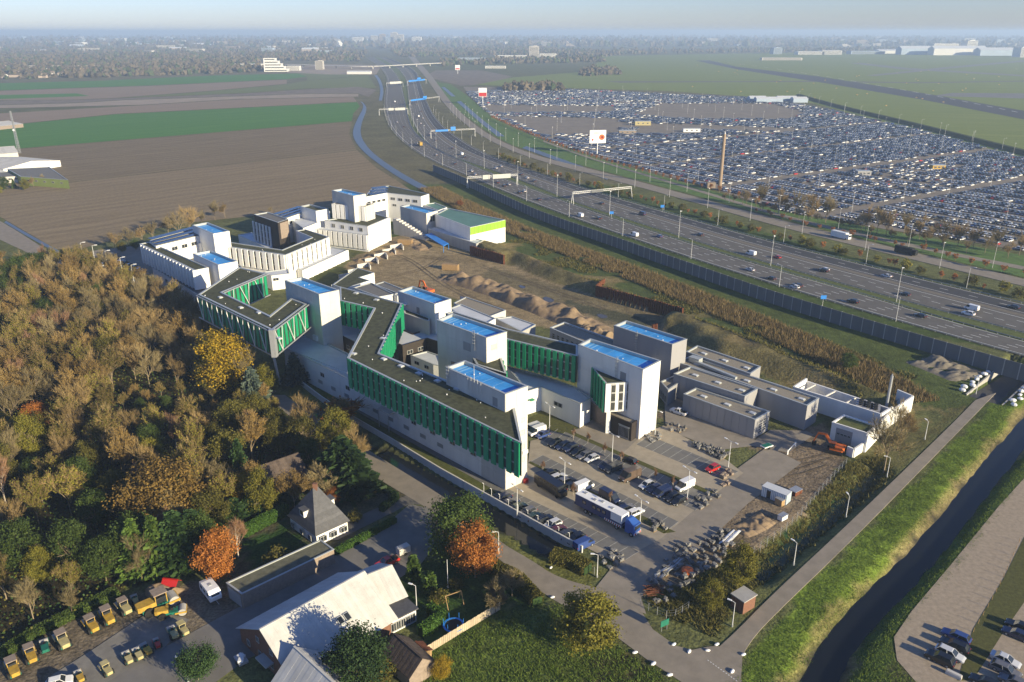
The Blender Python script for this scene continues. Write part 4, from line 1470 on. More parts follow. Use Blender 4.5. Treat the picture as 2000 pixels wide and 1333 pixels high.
Pq = G2(z3((1285, 565), (1455, 545), (1440, 500), (1210, 530)), 6.4)
t = site('white_annex', 'small white annex below the V-shaped fin building by the truss wing', 'building', (*cen(Pq), 0))
block(t, Pq, 0, 6.4, 'white', 'pale_roof', .3, 'trim', .35)
wf = wall_frame(Pq[0], Pq[1], outside(Pq, 0))
windows(t, wf, 1, 2.4, 1.2, 4.6, .05, .4)
P3 = G2(c8((380, 295), (515, 272), (715, 340), (612, 374)), 17.0)
t = site('dark_tower', 'dark brown tower block with bronze end wall inside the V-shaped white building', 'tower', (*cen(P3), 0))
block(t, P3, 0, 17.0, 'dark_brown', 'paver_grey', .5, 'trim', .4)
wf = wall_frame(P3[0], P3[3], outside(P3, 3))
fins(t, wf, 6, 1.2, 3.5, 13.5, 'white', .5, s0=-.12, s1=.72)
wf = wall_frame(P3[2], P3[3], outside(P3, 2))
put(t, 'bronze_panel', unit('box_brick', u_box('brick_pale')), wf, wf[2] * .55, 12.5, (wf[2] * .75, .1, 7.5), .06)
Pq = G2(c8((225, 495), (360, 470), (420, 560), (560, 600), (545, 640)), 4.0)
t = site('white_annex', 'low white roofed annex at the foot of the dark tower', 'building', (*cen(Pq), 0))
block(t, Pq, 0, 4.0, 'white', 'pale_roof', .3, 'trim', .35)
P4 = G2(c8((570, 292), (828, 215), (880, 258), (690, 322)), 13.6)
t = site('solar_wing', 'white back wing with navy solar roof behind the dark tower', 'building', (*cen(P4), 0))
block(t, P4, 0, 13.0, 'white', 'pale_roof', .2, 'trim', .35)
solar(t, P4, 13.1, .8, 9, 3)
wf = wall_frame(P4[2], P4[3], outside(P4, 2))
windows(t, wf, 3, 2.4, 1.6, 10.2)
P4b = G2(c8((700, 322), (880, 258), (985, 262), (1120, 262), (1060, 350), (860, 430), (820, 400)), 11.0)
t = site('white_wing', 'white wing with terrace behind the V-shaped building', 'building', (*cen(P4b), 0))
block(t, P4b, 0, 11.0, 'white', 'pale_roof', .4, 'trim', .4)
wf = wall_frame(P4b[6], P4b[5], outside(P4b, 5))
windows(t, wf, 2, 2.2, 2.2, 8.6)
P4t = G2(c8((830, 215), (925, 195), (1105, 240), (985, 262)), 16.4)
tower('white tower with dark planted roof behind the V-shaped building', P4t, 16.4, 0, 'white', 'green_roof')
P5 = G2(c8((1490, 412), (1697, 325), (1560, 288), (1070, 350)), 12.2)
t = site('ribbed_block', 'large white block with ribbed sunlit end wall facing the building site', 'building', (*cen(P5), 0))
block(t, P5, 0, 12.2, 'white', 'green_roof', .4, 'trim', .5)
wf = wall_frame(P5[0], P5[1], outside(P5, 0))
ribs(t, wf, 9, .2, 12.0, 'white', .8)
wf = wall_frame(P5[0], P5[3], outside(P5, 3))
windows(t, wf, 4, 2.2, 1.8, 10.0, .1, .95)
P5b = G2(c8((868, 420), (1490, 498), (1530, 470), (1060, 380)), 8.4)
block(t, P5b, 0, 8.4, 'white', 'pale_roof', .4, 'trim', .4, 'front_wall')
wf = wall_frame(P5b[0], P5b[1], outside(P5b, 0))
fins(t, wf, 13, 2.2, 1.2, 8.2, 'white', .5)
P5c = G2(c8((1140, 190), (1470, 218), (1557, 190), (1250, 165)), 19.6)
t = site('ribbed_block', 'grey upper block with tall dark slots below the far tower', 'building', (*cen(P5c), 0))
block(t, P5c, 12.0, 19.6, 'concrete', 'green_roof', .4, 'concrete', .4)
wf = wall_frame(P5c[0], P5c[1], outside(P5c, 0))
fins(t, wf, 8, 1.9, 12.3, 19.4, 'white', .5)
P6 = G2(c8((1140, 60), (1240, 45), (1470, 95), (1350, 115)), 25.0)
tower('far pale tower with blue roof at the field end of the campus', P6, 25.0, 0, 'concrete')
P6w = G2([(712, 385), (728, 366), (760, 363), (838, 379), (822, 384), (756, 377)], 16.0)
t = site('white_wing', 'angled white wing with strip windows and solar roof beside the far tower', 'building', (*cen(P6w), 0))
block(t, P6w, 0, 16.0, 'white', 'green_roof', .35, 'trim', .4)
wf = wall_frame(P6w[4], P6w[5], outside(P6w, 4))
windows(t, wf, 4, 3.0, 1.5, 13.0)
windows(t, wf, 3, 2.6, 1.2, 9.5)
wf = wall_frame(P6w[5], P6w[0], outside(P6w, 5))
windows(t, wf, 4, 2.4, 1.4, 12.4)
solar(t, G2([(729, 366.5), (757, 364), (754, 375.5), (718, 382)], 16.0), 15.75, .3, 7, 3)

# ---- sports hall by the canal
P7 = G2([(781.5, 403.5), (801, 399), (855, 411.6), (832.5, 417)], 12.5)
t = tower('grey concrete block with blue roof and tall window beside the sports hall', P7, 12.5)
wf = wall_frame(P7[2], P7[3], cen(P7))
windows(t, wf, 1, 3.6, 3.4, 9.0, .1, .9)
P7h = G2([(850, 419), (874.5, 406.5), (987, 429.6), (918, 444.5)], 11.4)
t = site('sports_hall', 'sports hall with teal roof, white wall and lime green end band', 'building', (*cen(P7h), 0))
block(t, P7h, 0, 11.4, 'white', 'teal_roof', .5, 'trim', .6)
wf = wall_frame(P7h[2], P7h[3], outside(P7h, 2))
for k in range(9):
    put(t, 'lime_panel', unit('box_lime', u_box('lime')), wf, wf[2] * (k + .5) / 9, 9.4, (wf[2] / 9 * .96, .12, 3.6), .07)
P7s = G2([(825, 399), (850, 396), (873, 405), (856, 411)], 11.0)
block(t, P7s, 0, 11.0, 'white', 'teal_roof', .4, 'trim', .5, 'side_wall')
P7c = G2([(836, 447), (850, 443), (944, 470), (930, 476)], 5.2)
t = site('concrete_corridor', 'low concrete corridor with white roof in front of the sports hall', 'building', (*cen(P7c), 0))
block(t, P7c, 0, 5.2, 'conc_dk', 'pale_roof', .3, 'trim', .4)
st = MB()
A_, B_ = G(775, 432, 7), G(842, 470, 0)
st.prism([(A_.x, A_.y), (A_.x + 3, A_.y + 3), (B_.x + 3, B_.y + 3), (B_.x, B_.y)], 0, .5)
for k in range(12):
    u = k / 12
    q = A_ * (1 - u) + B_ * u
    st.box((q.x, q.y, (8 * (1 - u)) / 2), (2.6, 3.0, 8 * (1 - u) + .6), math.atan2((B_ - A_).y, (B_ - A_).x))
tag(st.build('stair_ramp', M['concrete']), 'concrete outdoor stair ramp beside the grey concrete block', 'stairs')
bc = MB()
q = [G2([(830, 459), (842, 456), (876, 476), (866, 481)], 3.2)][0]
bc.prism(q, 3.0, 3.3)
c_ = site('blue_canopy', 'blue site canopy in front of the concrete corridor', 'canopy', (*cen(q), 0))
bc.build('canopy_roof', M['blue_sign'], c_)
for x, y in q:
    MB().tube((x, y, 0), (x, y, 3.0), .12, .12, 6).build('post', M['blue_sign'], c_)

# ---- grey tower, gravel roof range and halls on the right
T4 = G2([(1199, 636), (1223, 626), (1342, 662.5), (1313, 673)], 14.5)
t = tower('grey panelled tower with blue roof beside the earth bank', T4, 14.5, 0, 'grey_panel')
wf = wall_frame(T4[0], T4[3], cen(T4))
ladder(t, wf, wf[2] * .42, 9.0, 14.5)
put(t, 'door', unit('box_grey_panel', u_box('grey_panel')), wf, wf[2] * .75, 10.4, (1.4, .1, 2.1), .04)
for px, z, lb, wl in (
        ([(1074, 640), (1102, 629), (1235, 676), (1275, 694), (1250, 712), (1150, 672)], 8.2, 'long range with gravel roof and slit windows behind the entrance tower', 'conc_dk'),
        ([(1316, 730), (1348, 716), (1480, 759.5), (1455, 774)], 7.4, 'second grey metal hall with gravel roof between the two larger halls', 'grey_panel'),
        ([(1335, 769.5), (1359, 757.5), (1504, 803.5), (1475.6, 820)], 5.7, 'nearest grey metal hall with roller shutter end and gravel roof', 'grey_panel'),
        ([(1318, 706), (1350, 696), (1600, 777.5), (1577, 792.5), (1440, 744)], 7.3, 'longest grey hall with skylights and a pale roof duct', 'grey_panel'),
        ([(1340, 687), (1362, 675), (1486, 716), (1466, 730)], 8.0, 'grey hall with gravel roof nearest the earth bank', 'grey_panel'),
        ([(1290, 745), (1318, 733), (1330, 745), (1305, 762)], 5.0, 'low grey link building between entrance tower and halls', 'grey_panel')):
    p = G2(px, z)
    t = site('grey_hall', lb, 'hall', (*cen(p), 0))
    block(t, p, 0, z, wl, 'gravel_roof', .5, 'trim', .4)
    i0 = len(p) - 1
    wf = wall_frame(p[i0], p[0], outside(p, i0))
    if 'slit' in lb:
        windows(t, wf, 7, 1.0, 2.2, 5.6, .04, .9, 'strip')
    elif 'nearest grey' in lb:
        wf2 = wall_frame(p[2], p[3], outside(p, 2))
        gd = put(t, 'roller_door', unit('box_grey_panel', u_box('grey_panel')), wf2, wf2[2] * .5, 2.4, (wf2[2] * .72, .12, 4.4), .06)
        for k in range(5):
            put(t, 'door_window', unit('window', u_window), wf2, wf2[2] * .5, 1.3 + k * .75, (wf2[2] * .6, 1, .42), .14)
    elif 'link' in lb:
        windows(t, wf, 3, 1.0, 2.4, 1.6, .1, .9)
    # vertical cladding sheets
    if wl == 'grey_panel' and 'link' not in lb:
        n = max(3, int(wf[2] / 2.2))
        me = unit('box_grey_panel', u_box('grey_panel'))
        for k in range(n):
            put(t, 'cladding_sheet', me, wf, wf[2] * (k + .5) / n, z / 2 - .1, (wf[2] / n * .93, .08, z - .35), .03)
    e0, e1 = Vector(p[0]), Vector(p[2])
    for k in range(5 if 'longest' in lb else 3):
        if 'slit' in lb or 'link' in lb:
            break
        u = (k + .6) / (5 if 'longest' in lb else 3)
        a_ = (Vector(p[0]) + Vector(p[1])) / 2
        b_ = (Vector(p[2]) + Vector(p[3])) / 2
        q = a_ * (1 - u) + b_ * u
        hatch(t, q.x, q.y, z - .5, wf[4], 1.8, 1.3)
    if 'longest' in lb:
        a_, b_ = G(1352, 704, z + .2), G(1438, 739, z + .2)
        MB().beam(a_, b_, .9, .7).build('roof_duct', M['trim'], t)
        MB().box((a_.x + 1, a_.y, z + .4), (3.5, 2.2, 1.6), wf[4]).build('air_handler', M['trim'], t)
# white yard with chillers, flue and green-roof garage
c3 = lambda *p: [(1200 + .325 * x, 550 + .325 * y) for x, y in p]
YW = G2(c3((1078, 632), (1155, 582), (1672, 752), (1603, 795)), 5.4)
yw = site('plant_yard', 'white walled plant yard with rooftop chillers and a tall steel flue', 'enclosure', (*cen(YW), 0))
for i, j, z1 in ((3, 0, 5.4), (0, 1, 5.4), (1, 2, 4.6), (2, 3, 5.4)):
    a, b = Vector(YW[i]), Vector(YW[j])
    MB().beam((a.x, a.y, z1 / 2), (b.x, b.y, z1 / 2), .5, z1).build('wall', M['white'], yw)
MB().sheet(inset(YW, .3), 1.2).build('floor', M['conc_dk'], yw)
for k in range(4):
    u = .12 + .24 * k
    a = Vector(YW[1]) * (1 - u) + Vector(YW[2]) * u
    b = Vector(YW[0]) * (1 - u) + Vector(YW[3]) * u
    MB().beam((a.x, a.y, 4.4), (b.x, b.y, 5.0), .35, .35).build('cross_beam', M['concrete'], yw)
for k in range(3):
    u = .72 + .08 * k
    m_ = (Vector(YW[1]) * (1 - u) + Vector(YW[2]) * u) * .5 + (Vector(YW[0]) * (1 - u) + Vector(YW[3]) * u) * .5
    ch = MB().box((m_.x, m_.y, 3.2), (2.4, 5.0, 4.0), -.45).build('chiller', M['grey_panel'], yw)
    for s in (-1.5, 0, 1.5):
        MB().tube((m_.x - s * math.sin(-.45), m_.y + s * math.cos(-.45), 5.2), (m_.x - s * math.sin(-.45), m_.y + s * math.cos(-.45), 5.5), .6, .6, 10).build('fan', M['black'], ch)
q = G(1200 + .325 * 1636, 550 + .325 * 745, 3.0)
MB().tube((q.x, q.y, 0), (q.x, q.y, 12.0), .38, .38, 10).tube((q.x, q.y, 12.0), (q.x, q.y, 12.5), .2, .2, 8).build('flue', M['steel'], yw)
RW = [G(*p, z) for p, z in zip(c3((1520, 915), (1675, 758), (1795, 692), (1700, 665)), (5.4, 5.4, 4.6, 4.0))]
for a, b in zip(RW[:-1], RW[1:]):
    MB().beam((a.x, a.y, 2.4), (b.x, b.y, 2.4), .5, 4.8).build('wing_wall', M['white'], yw)
LW = [G(*p, 2.2) for p in c3((1518, 960), (1440, 1012), (1402, 995))]
for a, b in zip(LW[:-1], LW[1:]):
    MB().beam((a.x, a.y, 1.2), (b.x, b.y, 1.2), .5, 2.5).build('low_wall', M['white'], yw)
GR = G2(c3((1308, 845), (1380, 800), (1582, 865), (1522, 912)), 5.0)
gar = site('green_roof_garage', 'white garage with weedy green roof and roller door behind the orange digger', 'garage', (*cen(GR), 0))
block(gar, GR, 0, 5.0, 'white', 'grass_roof', .4, 'white', .4)
wf = wall_frame(GR[0], GR[3], outside(GR, 3))
put(gar, 'roller_door', unit('box_grey_panel', u_box('grey_panel')), wf, wf[2] * .38, 2.0, (4.2, .1, 3.8), .05)
for k in range(4):
    put(gar, 'door_window', unit('window', u_window), wf, wf[2] * .38 - 1.4 + .93 * k, 2.4, (.7, 1, .5), .12)

# ---- rusty sheet piling
def pile_wall(label, a, b, z, n):
    a, b = G(*a), G(*b)
    t = site('sheet_piling', label, 'retaining wall', (a.x, a.y, 0))
    d = (b - a)
    L = d.length
    rz = math.atan2(d.y, d.x)
    dn = d / L
    nr = Vector((dn.y, -dn.x, 0))
    w = L / n

    def mk():
        mb = MB()
        prof = [(-.5, 0), (-.3, 0), (-.2, -1), (.2, -1), (.3, 0), (.5, 0)]
        for (x0, y0), (x1, y1) in zip(prof[:-1], prof[1:]):
            mb.beam((x0, y0 * .45, .5), (x1, y1 * .45, .5), .06, 1.0)
        return mb.mesh('sheet_pile', [M['rust']])
    me = unit('sheet_pile', mk)
    for k in range(n):
        q = a + dn * (w * (k + .5))
        o_ = link('sheet_pile', me, t, (q.x - a.x, q.y - a.y, 0), rz, (w, 1.0, z + random.uniform(-.15, .2)))


pile_wall('long rusty steel sheet pile wall cutting into the earth bank', (1163, 579), (1334, 626), 4.9, 40)
pile_wall('short rusty sheet pile wall below the sports hall', (918, 498), (986, 517), 4.6, 18)
pile_wall('rusty sheet pile return wall at the far corner of the pit', (1163, 579), (1180, 566), 5.0, 5)
pile_wall('stub of rusty sheet piles beside the grey tower', (1272, 655), (1282, 652), 4.0, 4)
# stepped concrete walls across the building site
for k, (x, y) in enumerate(((672, 543), (690, 533), (708, 522), (723, 511), (741, 502), (757, 493), (772, 484))):
    a, b = G(x - 10, y + 3), G(x + 12, y - 1)
    c_ = G(x + 16, y + 5)
    mb = MB().beam((a.x, a.y, 1.0), (b.x, b.y, 1.0), .4, 2.0).beam((b.x, b.y, 1.0), (c_.x, c_.y, 1.0), .4, 2.0)
    tag(mb.build('retaining_wall', M['concrete']), 'low stepped concrete wall across the building site, %s step from the zigzag pavilion' % ORD[k], 'wall', 'stepped site walls')
# moat wall
mwp = [G(578, 745), G(630, 785), G(676, 815), G(762, 865), G(860, 925), G(956, 979), G(1050, 1032), G(1138, 1080)]
mw = site('moat_wall', 'long pale concrete retaining wall beside the moat', 'wall', (mwp[0].x, mwp[0].y, 0))
for a, b in zip(mwp[:-1], mwp[1:]):
    n = max(1, int((b - a).length / 6))
    for k in range(n):
        p, q = a + (b - a) * (k / n), a + (b - a) * ((k + .985) / n)
        MB().beam((p.x, p.y, .05), (q.x, q.y, .05), .35, 3.1).build('wall_panel', M['conc_panel'], mw)

# ================================================================== TREES AND PLANTS
class Leaves:
    """Fast collector of small loose faces."""

    def __init__(s):
        s.parts = []

    def quads(s, C, U, V):
        """One quad per row: centre C, half axes U and V."""
        s.parts.append(np.stack([C - U - V, C + U - V, C + U + V, C - U + V], 1))

    def tris(s, C, U, V):
        s.parts.append(np.stack([C - U, C + U, C + V, C + V], 1))

    def mesh(s, name, mats, groups=None):
        Q = np.concatenate(s.parts, 0)
        n = len(Q)
        me = bpy.data.meshes.new(name)
        me.vertices.add(n * 4)
        me.vertices.foreach_set('co', Q.reshape(-1).astype(np.float32))
        me.loops.add(n * 4)
        me.loops.foreach_set('vertex_index', np.arange(n * 4))
        me.polygons.add(n)
        me.polygons.foreach_set('loop_start', np.arange(0, n * 4, 4))
        me.polygons.foreach_set('loop_total', np.full(n, 4))
        for m in (mats if isinstance(mats, (list, tuple)) else [mats]):
            me.materials.append(m)
        if groups is not None:
            me.polygons.foreach_set('material_index', groups)
        me.update()
        return me


def rand_dirs(r, n):
    v = r.normal(size=(n, 3))
    return v / np.linalg.norm(v, axis=1)[:, None]


def perp_axes(r, D):
    a = np.cross(D, rand_dirs(r, len(D)))
    a /= np.linalg.norm(a, axis=1)[:, None] + 1e-9
    return a


def limb_tree(r, h, spread, depth=4, lean=0.0, up=0.18, trunk_r=None, nsub=(3, 5), stem=0.36):
    """Branch skeleton: list of (p, q, r0, r1, level)."""
    out = []
    tips = []
    trunk_r = trunk_r or h * 0.018

    def grow(p, d, L, rad, lev):
        q = p + d * L
        out.append((p, q, rad, rad * 0.6, lev))
        if lev >= depth:
            tips.append((q, d, lev))
            return
        k = r.integers(*nsub)
        for i in range(k):
            t = r.uniform(0.45, 1.0)
            a = rand_dirs(r, 1)[0]
            a = a - d * a.dot(d)
            a /= np.linalg.norm(a) + 1e-9
            nd = d * r.uniform(0.6, 0.9) + a * spread * r.uniform(0.6, 1.1) + np.array((0, 0, up))
            nd /= np.linalg.norm(nd)
            grow(p + d * (L * t), nd, L * r.uniform(0.55, 0.8), rad * 0.55, lev + 1)
        nd = d + rand_dirs(r, 1)[0] * 0.18
        nd /= np.linalg.norm(nd)
        grow(q, nd, L * 0.75, rad * 0.6, lev + 1)
    L0 = h * stem
    grow(np.zeros(3), np.array((lean, 0, 1.0)) / math.hypot(lean, 1), L0, trunk_r, 0)
    top = max(max(q[2] for _, q, *_ in out), 0.1)
    s = h * 0.93 / top
    out = [(p * s, q * s, a, b, l) for p, q, a, b, l in out]
    tips = [(q * s, d, l) for q, d, l in tips]
    return out, tips


def skeleton_mesh(name, segs, m, minr=0.025, maxlev=9):
    mb = MB()
    for p, q, a, b, l in segs:
        if l > maxlev:
            continue
        mb.tube(p, q, max(a, minr), max(b, minr * .8), 5 if l == 0 else (4 if l == 1 else 3), 0, False)
    return mb.mesh(name, [m])


def bare_proto(seed, h=13.0, spread=0.75, twig='twig', bark='bark', twigs=9, tl=1.0, leaf=None, nleaf=0, tw=0.032):
    r = np.random.default_rng(seed)
    segs, tips = limb_tree(r, h, spread, 4, up=.26, stem=.34, trunk_r=h * .014)
    tr = skeleton_mesh('trunk', segs, M[bark], 0.03, 3)
    lv = Leaves()
    P, D = [], []
    for p, q, a, b, l in segs:
        if l >= 2:
            n = twigs if l >= 3 else twigs // 2
            t = r.random(n)[:, None]
            P.append(p + (q - p) * t)
            d = (q - p) / (np.linalg.norm(q - p) + 1e-9)
            D.append(d * 0.9 + rand_dirs(r, n) * 0.55 + np.array((0, 0, 0.42)))
    P, D = np.concatenate(P), np.concatenate(D)
    D /= np.linalg.norm(D, axis=1)[:, None]
    L = r.uniform(0.5, 1.3, len(P))[:, None] * tl
    lv.tris(P, perp_axes(r, D) * tw, D * L)
    grp = [0] * len(P)
    mats = [M[twig]]
    if leaf:
        k = r.integers(0, len(P), nleaf)
        C = P[k] + D[k] * L[k] * r.random((nleaf, 1)) + r.normal(size=(nleaf, 3)) * 0.15
        U = rand_dirs(r, nleaf)
        lv.quads(C, U * 0.13, perp_axes(r, U) * 0.10)
        grp += [1] * nleaf
        mats.append(M[leaf])
    return tr, lv.mesh('crown', mats, grp), h


def leafy_proto(seed, h=9.0, rad=3.6, leaf='leaf_olive', n=6500, base=0.22, shape=1.0, size=0.20, bark='bark', clumps=46, tall=None, spread=0.8):
    """Crown of leaf clumps held on limbs; shape < 1 narrows the top."""
    r = np.random.default_rng(seed)
    segs, tips = limb_tree(r, h * 0.9, spread, 3, nsub=(3, 5))
    tr = skeleton_mesh('trunk', segs, M[bark], 0.03, 3)
    zc, rz = h * (base + (1 - base) / 2), h * (1 - base) / 2
    C = []
    while len(C) < clumps:
        d = rand_dirs(r, 1)[0]
        f = r.uniform(0.45, 1.0) ** 0.5
        z = d[2] * f
        w = rad * (1 - max(0, z) * (1 - shape)) * f * r.uniform(0.8, 1.12)
        C.append((d[0] * w, d[1] * w, zc + z * rz))
    C = np.array(C)
    k = r.integers(0, clumps, n)
    cr = rad * r.uniform(0.26, 0.62, clumps)
    d = rand_dirs(r, n)
    f = r.random((n, 1)) ** 0.7
    P = C[k] + d * cr[k][:, None] * f * np.array((1, 1, 0.8)) + r.normal(size=(n, 3)) * 0.18
    nr = d * 0.6 + rand_dirs(r, n) * 0.7 + np.array((0, 0, .3))
    nr /= np.linalg.norm(nr, axis=1)[:, None]
    U = perp_axes(r, nr)
    V = np.cross(nr, U)
    s = size * .82 * r.uniform(0.55, 1.35, n)[:, None]
    lv = Leaves()
    lv.quads(P, U * s, V * s * 0.8)
    return tr, lv.mesh('crown', [M[leaf]]), h


def conifer_proto(seed, h=10.0, rad=2.6, leaf='leaf_conifer', layers=15, droop=0.25, base=0.08, size=0.22, per=11):
    """Tiers of drooping boughs clothed in flat sprays."""
    r = np.random.default_rng(seed)
    mb = MB().tube((0, 0, 0), (0, 0, h * .96), h * .016, .03, 6)
    lv = Leaves()
    for j in range(layers):
        t = j / (layers - 1)
        z = h * (base + (1 - base) * t * 0.97)
        R = rad * (1 - t) ** 0.8 * r.uniform(0.85, 1.1) + 0.12
        for i in range(per):
            a = 2 * math.pi * (i + r.random()) / per
            L = R * r.uniform(0.75, 1.15)
            n = int(6 + L * 11)
            s = r.random(n) ** 0.7
            x = s * L
            P = np.stack([x * math.cos(a), x * math.sin(a), z - droop * x + 0.25 * np.sin(s * 3)], 1) + r.normal(size=(n, 3)) * (0.10 + 0.10 * L / 2)
            D = np.array((math.cos(a), math.sin(a), -droop)) + rand_dirs(r, n) * 0.55
            D /= np.linalg.norm(D, axis=1)[:, None]
            U = perp_axes(r, D)
            sz = size * r.uniform(.6, 1.3, n)[:, None]
            lv.quads(P, D * sz * 1.5, U * sz * 0.7)
        if j % 2 == 0 and R > .6:
            for i in range(4):
                a = r.uniform(0, 6.28)
                mb.tube((0, 0, z), (R * .8 * math.cos(a), R * .8 * math.sin(a), z - droop * R * .8), .05, .02, 3)
    return mb.mesh('trunk', [M['bark']]), lv.mesh('crown', [M[leaf]]), h


PROTO = {}


def plant_tree(kind, loc, h, label, group=None, name='tree', wide=1.0, rz=None):
    tr, cr, ph = PROTO[kind]
    s = h / ph
    t = thing(name, label, 'tree', loc, random.uniform(0, 6.28) if rz is None else rz, group, (s * wide, s * wide, s))
    link('trunk', tr, t)
    link('crown', cr, t)
    return t


for k in range(4):
    PROTO['bare%d' % k] = bare_proto(100 + k, 13, (0.58, 0.68, 0.78, 0.62)[k], 'twig' if k % 2 else 'twig_grey', 'bark', 10, 1.25, 'leaf_brown', 60, 0.022)
for k in range(2):
    PROTO['birch%d' % k] = bare_proto(120 + k, 13, 0.42, 'twig_red', 'bark_pale', 12, 1.2, 'leaf_brown', 60, 0.022)
for k in range(3):
    PROTO['mixed%d' % k] = bare_proto(130 + k, 12, 0.66, 'twig', 'bark', 9, 1.15, ('leaf_olive', 'leaf_lime', 'leaf_brown')[k], 2200, 0.022)
PROTO['sparse'] = bare_proto(140, 11, 0.85, 'twig_grey', 'bark', 12, 1.0)
for k in range(3):
    PROTO['olive%d' % k] = leafy_proto(150 + k, 9.5, 3.4, ('leaf_olive', 'leaf_green', 'leaf_olive')[k], 9000, .15, .7, .13)
PROTO['lime'] = leafy_proto(160, 10, 3.3, 'leaf_lime', 12000, .12, .75, .125)
PROTO['yellow'] = leafy_proto(161, 10, 4.2, 'leaf_yellow', 15000, .15, .6, .115)
PROTO['orange'] = leafy_proto(162, 10, 3.6, 'leaf_orange', 14000, .12, .65, .12)
PROTO['brown'] = leafy_proto(163, 10, 5.2, 'leaf_brown', 16000, .2, .8, .13, clumps=90)
PROTO['willow'] = leafy_proto(164, 12, 4.2, 'leaf_green', 14000, .08, .75, .13, clumps=80)
PROTO['pine'] = leafy_proto(165, 10, 3.9, 'leaf_dark', 15000, .1, .8, .13, clumps=80)
PROTO['dome'] = leafy_proto(166, 6, 4.0, 'leaf_dark', 12000, .35, .9, .12, clumps=80)
PROTO['conifer'] = conifer_proto(170, 10, 2.6, 'leaf_conifer', 16, .15)
PROTO['cypress'] = conifer_proto(171, 8, 1.9, 'leaf_dark', 18, -.25, .03)
PROTO['spruce'] = conifer_proto(172, 10, 3.6, 'leaf_blue', 12, .12, .12, .26, 9)
PROTO['topiary'] = conifer_proto(173, 4, .75, 'leaf_conifer', 14, -.5, .02, .16, 9)
PROTO['sapling'] = leafy_proto(174, 5, .9, 'leaf_orange', 420, .25, .6, .16, clumps=14)
PROTO['bushtree'] = leafy_proto(175, 5, 2.2, 'leaf_lime', 1300, .12, .8, .2, clumps=26)
PROTO['bushdark'] = leafy_proto(176, 5, 2.4, 'leaf_olive', 1300, .12, .8, .2, clumps=26)


def T(kind, bx, by, ty, label, name='tree', group=None, wide=1.0):
    """Tree with its foot at photo point (bx, by) and its top at row ty."""
    b = G(bx, by)
    lo, hi = 0.5, 60.0
    for _ in range(40):
        m = (lo + hi) / 2
        dz = m - CAM_H
        dep = b.y * _c - dz * _s
        yy = 666.5 - FPX * (b.y * _s + dz * _c) / dep
        lo, hi = (m, hi) if yy > ty else (lo, m)
    return plant_tree(kind, (b.x, b.y, H(b.x, b.y) - .05), m, label, group, name, wide)


# single trees one can point to
T('yellow', 436, 760, 650, 'bright yellow autumn tree at the wood edge beside the truss wing', wide=1.15)
T('spruce', 578, 752, 690, 'blue-green cedar standing on the lawn by the moat wall', 'cedar_tree', wide=1.1)
T('spruce', 497, 792, 718, 'blue-green cedar at the wood edge left of the lane', 'cedar_tree', wide=1.1)
T('lime', 522, 775, 716, 'yellow-green tree just behind the blue-green cedar at the wood edge')
T('sparse', 668, 832, 770, 'small half-bare orange tree beside the moat wall', wide=1.15)
T('sapling', 668, 834, 775, 'thin veil of orange leaves in the small tree by the moat wall', wide=2.4)
T('willow', 900, 1090, 968, 'tall green tree beside the lane at the driveway mouth', wide=1.15)
T('orange', 928, 1128, 1018, 'rusty orange tree in front of the tall green one by the lane', wide=.82)
T('lime', 1148, 1272, 1158, 'yellow-green tree standing at the road junction', wide=1.15)
T('lime', 1440, 1148, 1062, 'yellow-green tree beside the storage yard pallets', wide=.85)
T('lime', 1384, 1192, 1132, 'smaller yellow-brown tree next to the storage yard pallets', wide=.9)
T('birch0', 466, 1088, 1003, 'white-stemmed birch in the garden behind the caravan', 'birch_tree', wide=1.0)
T('orange', 428, 1130, 1030, 'rusty orange oak beside the white caravan', wide=.8)
T('conifer', 272, 1122, 1016, 'light green conifer at the edge of the machine yard', 'conifer_tree', wide=1.1)
T('conifer', 312, 1118, 1010, 'light green conifer next to the brown oak', 'conifer_tree', wide=1.1)
T('cypress', 352, 1108, 1004, 'dark conifer between light conifers and orange oak', 'conifer_tree', wide=1.6)
T('cypress', 385, 1090, 1000, 'dark conifer behind the orange oak', 'conifer_tree', wide=1.6)
T('brown', 330, 1035, 918, 'broad golden brown oak behind the light green conifers', wide=1.1)
T('sparse', 415, 985, 888, 'large bare tree behind the conifer hedge', wide=1.15)
T('yellow', 480, 988, 925, 'golden yellow tree behind the slate roof house garden', wide=.9)
T('orange', 525, 985, 938, 'orange-brown tree between yellow tree and slate house', wide=.7)
T('sparse', 632, 972, 903, 'bare spreading tree right behind the slate roof house', wide=1.2)
T('orange', 653, 985, 952, 'small bright orange shrub tree behind the slate roof house', wide=1.0)
T('cypress', 672, 952, 858, 'tall dark green conifer beside the lane', 'conifer_tree', wide=2.1)
T('cypress', 694, 965, 880, 'shorter dark conifer beside the lane', 'conifer_tree', wide=1.9)
T('pine', 700, 1352, 1236, 'dense dark green tree in front of the barn', 'pine_tree', wide=1.0)
T('dome', 388, 1330, 1272, 'flat domed green tree beside the driveway lamp', wide=.72)
T('bare2', 1727, 915, 772, 'bare tree beside the white plant yard wall', wide=.9)
T('bare1', 1752, 880, 775, 'second bare tree beside the white plant yard wall', wide=.8)
T('sparse', 968, 1196, 1128, 'small bare tree at the end of the plank fence', wide=1.0)
T('sparse', 1000, 1165, 1105, 'small bare shrub tree between plank fence and lane', wide=1.0)
T('olive1', 1655, 722, 690, 'round olive bush on the earth bank', 'bush', wide=1.3)
T('orange', 898, 404, 390, 'round orange bush beside the sports hall', 'bush', wide=1.2)
T('yellow', 862, 1322, 1285, 'golden shrub in front of the tiled shed', 'bush', wide=1.0)
T('bushdark', 745, 1330, 1295, 'green shrub between barn and tiled shed', 'bush', wide=1.2)
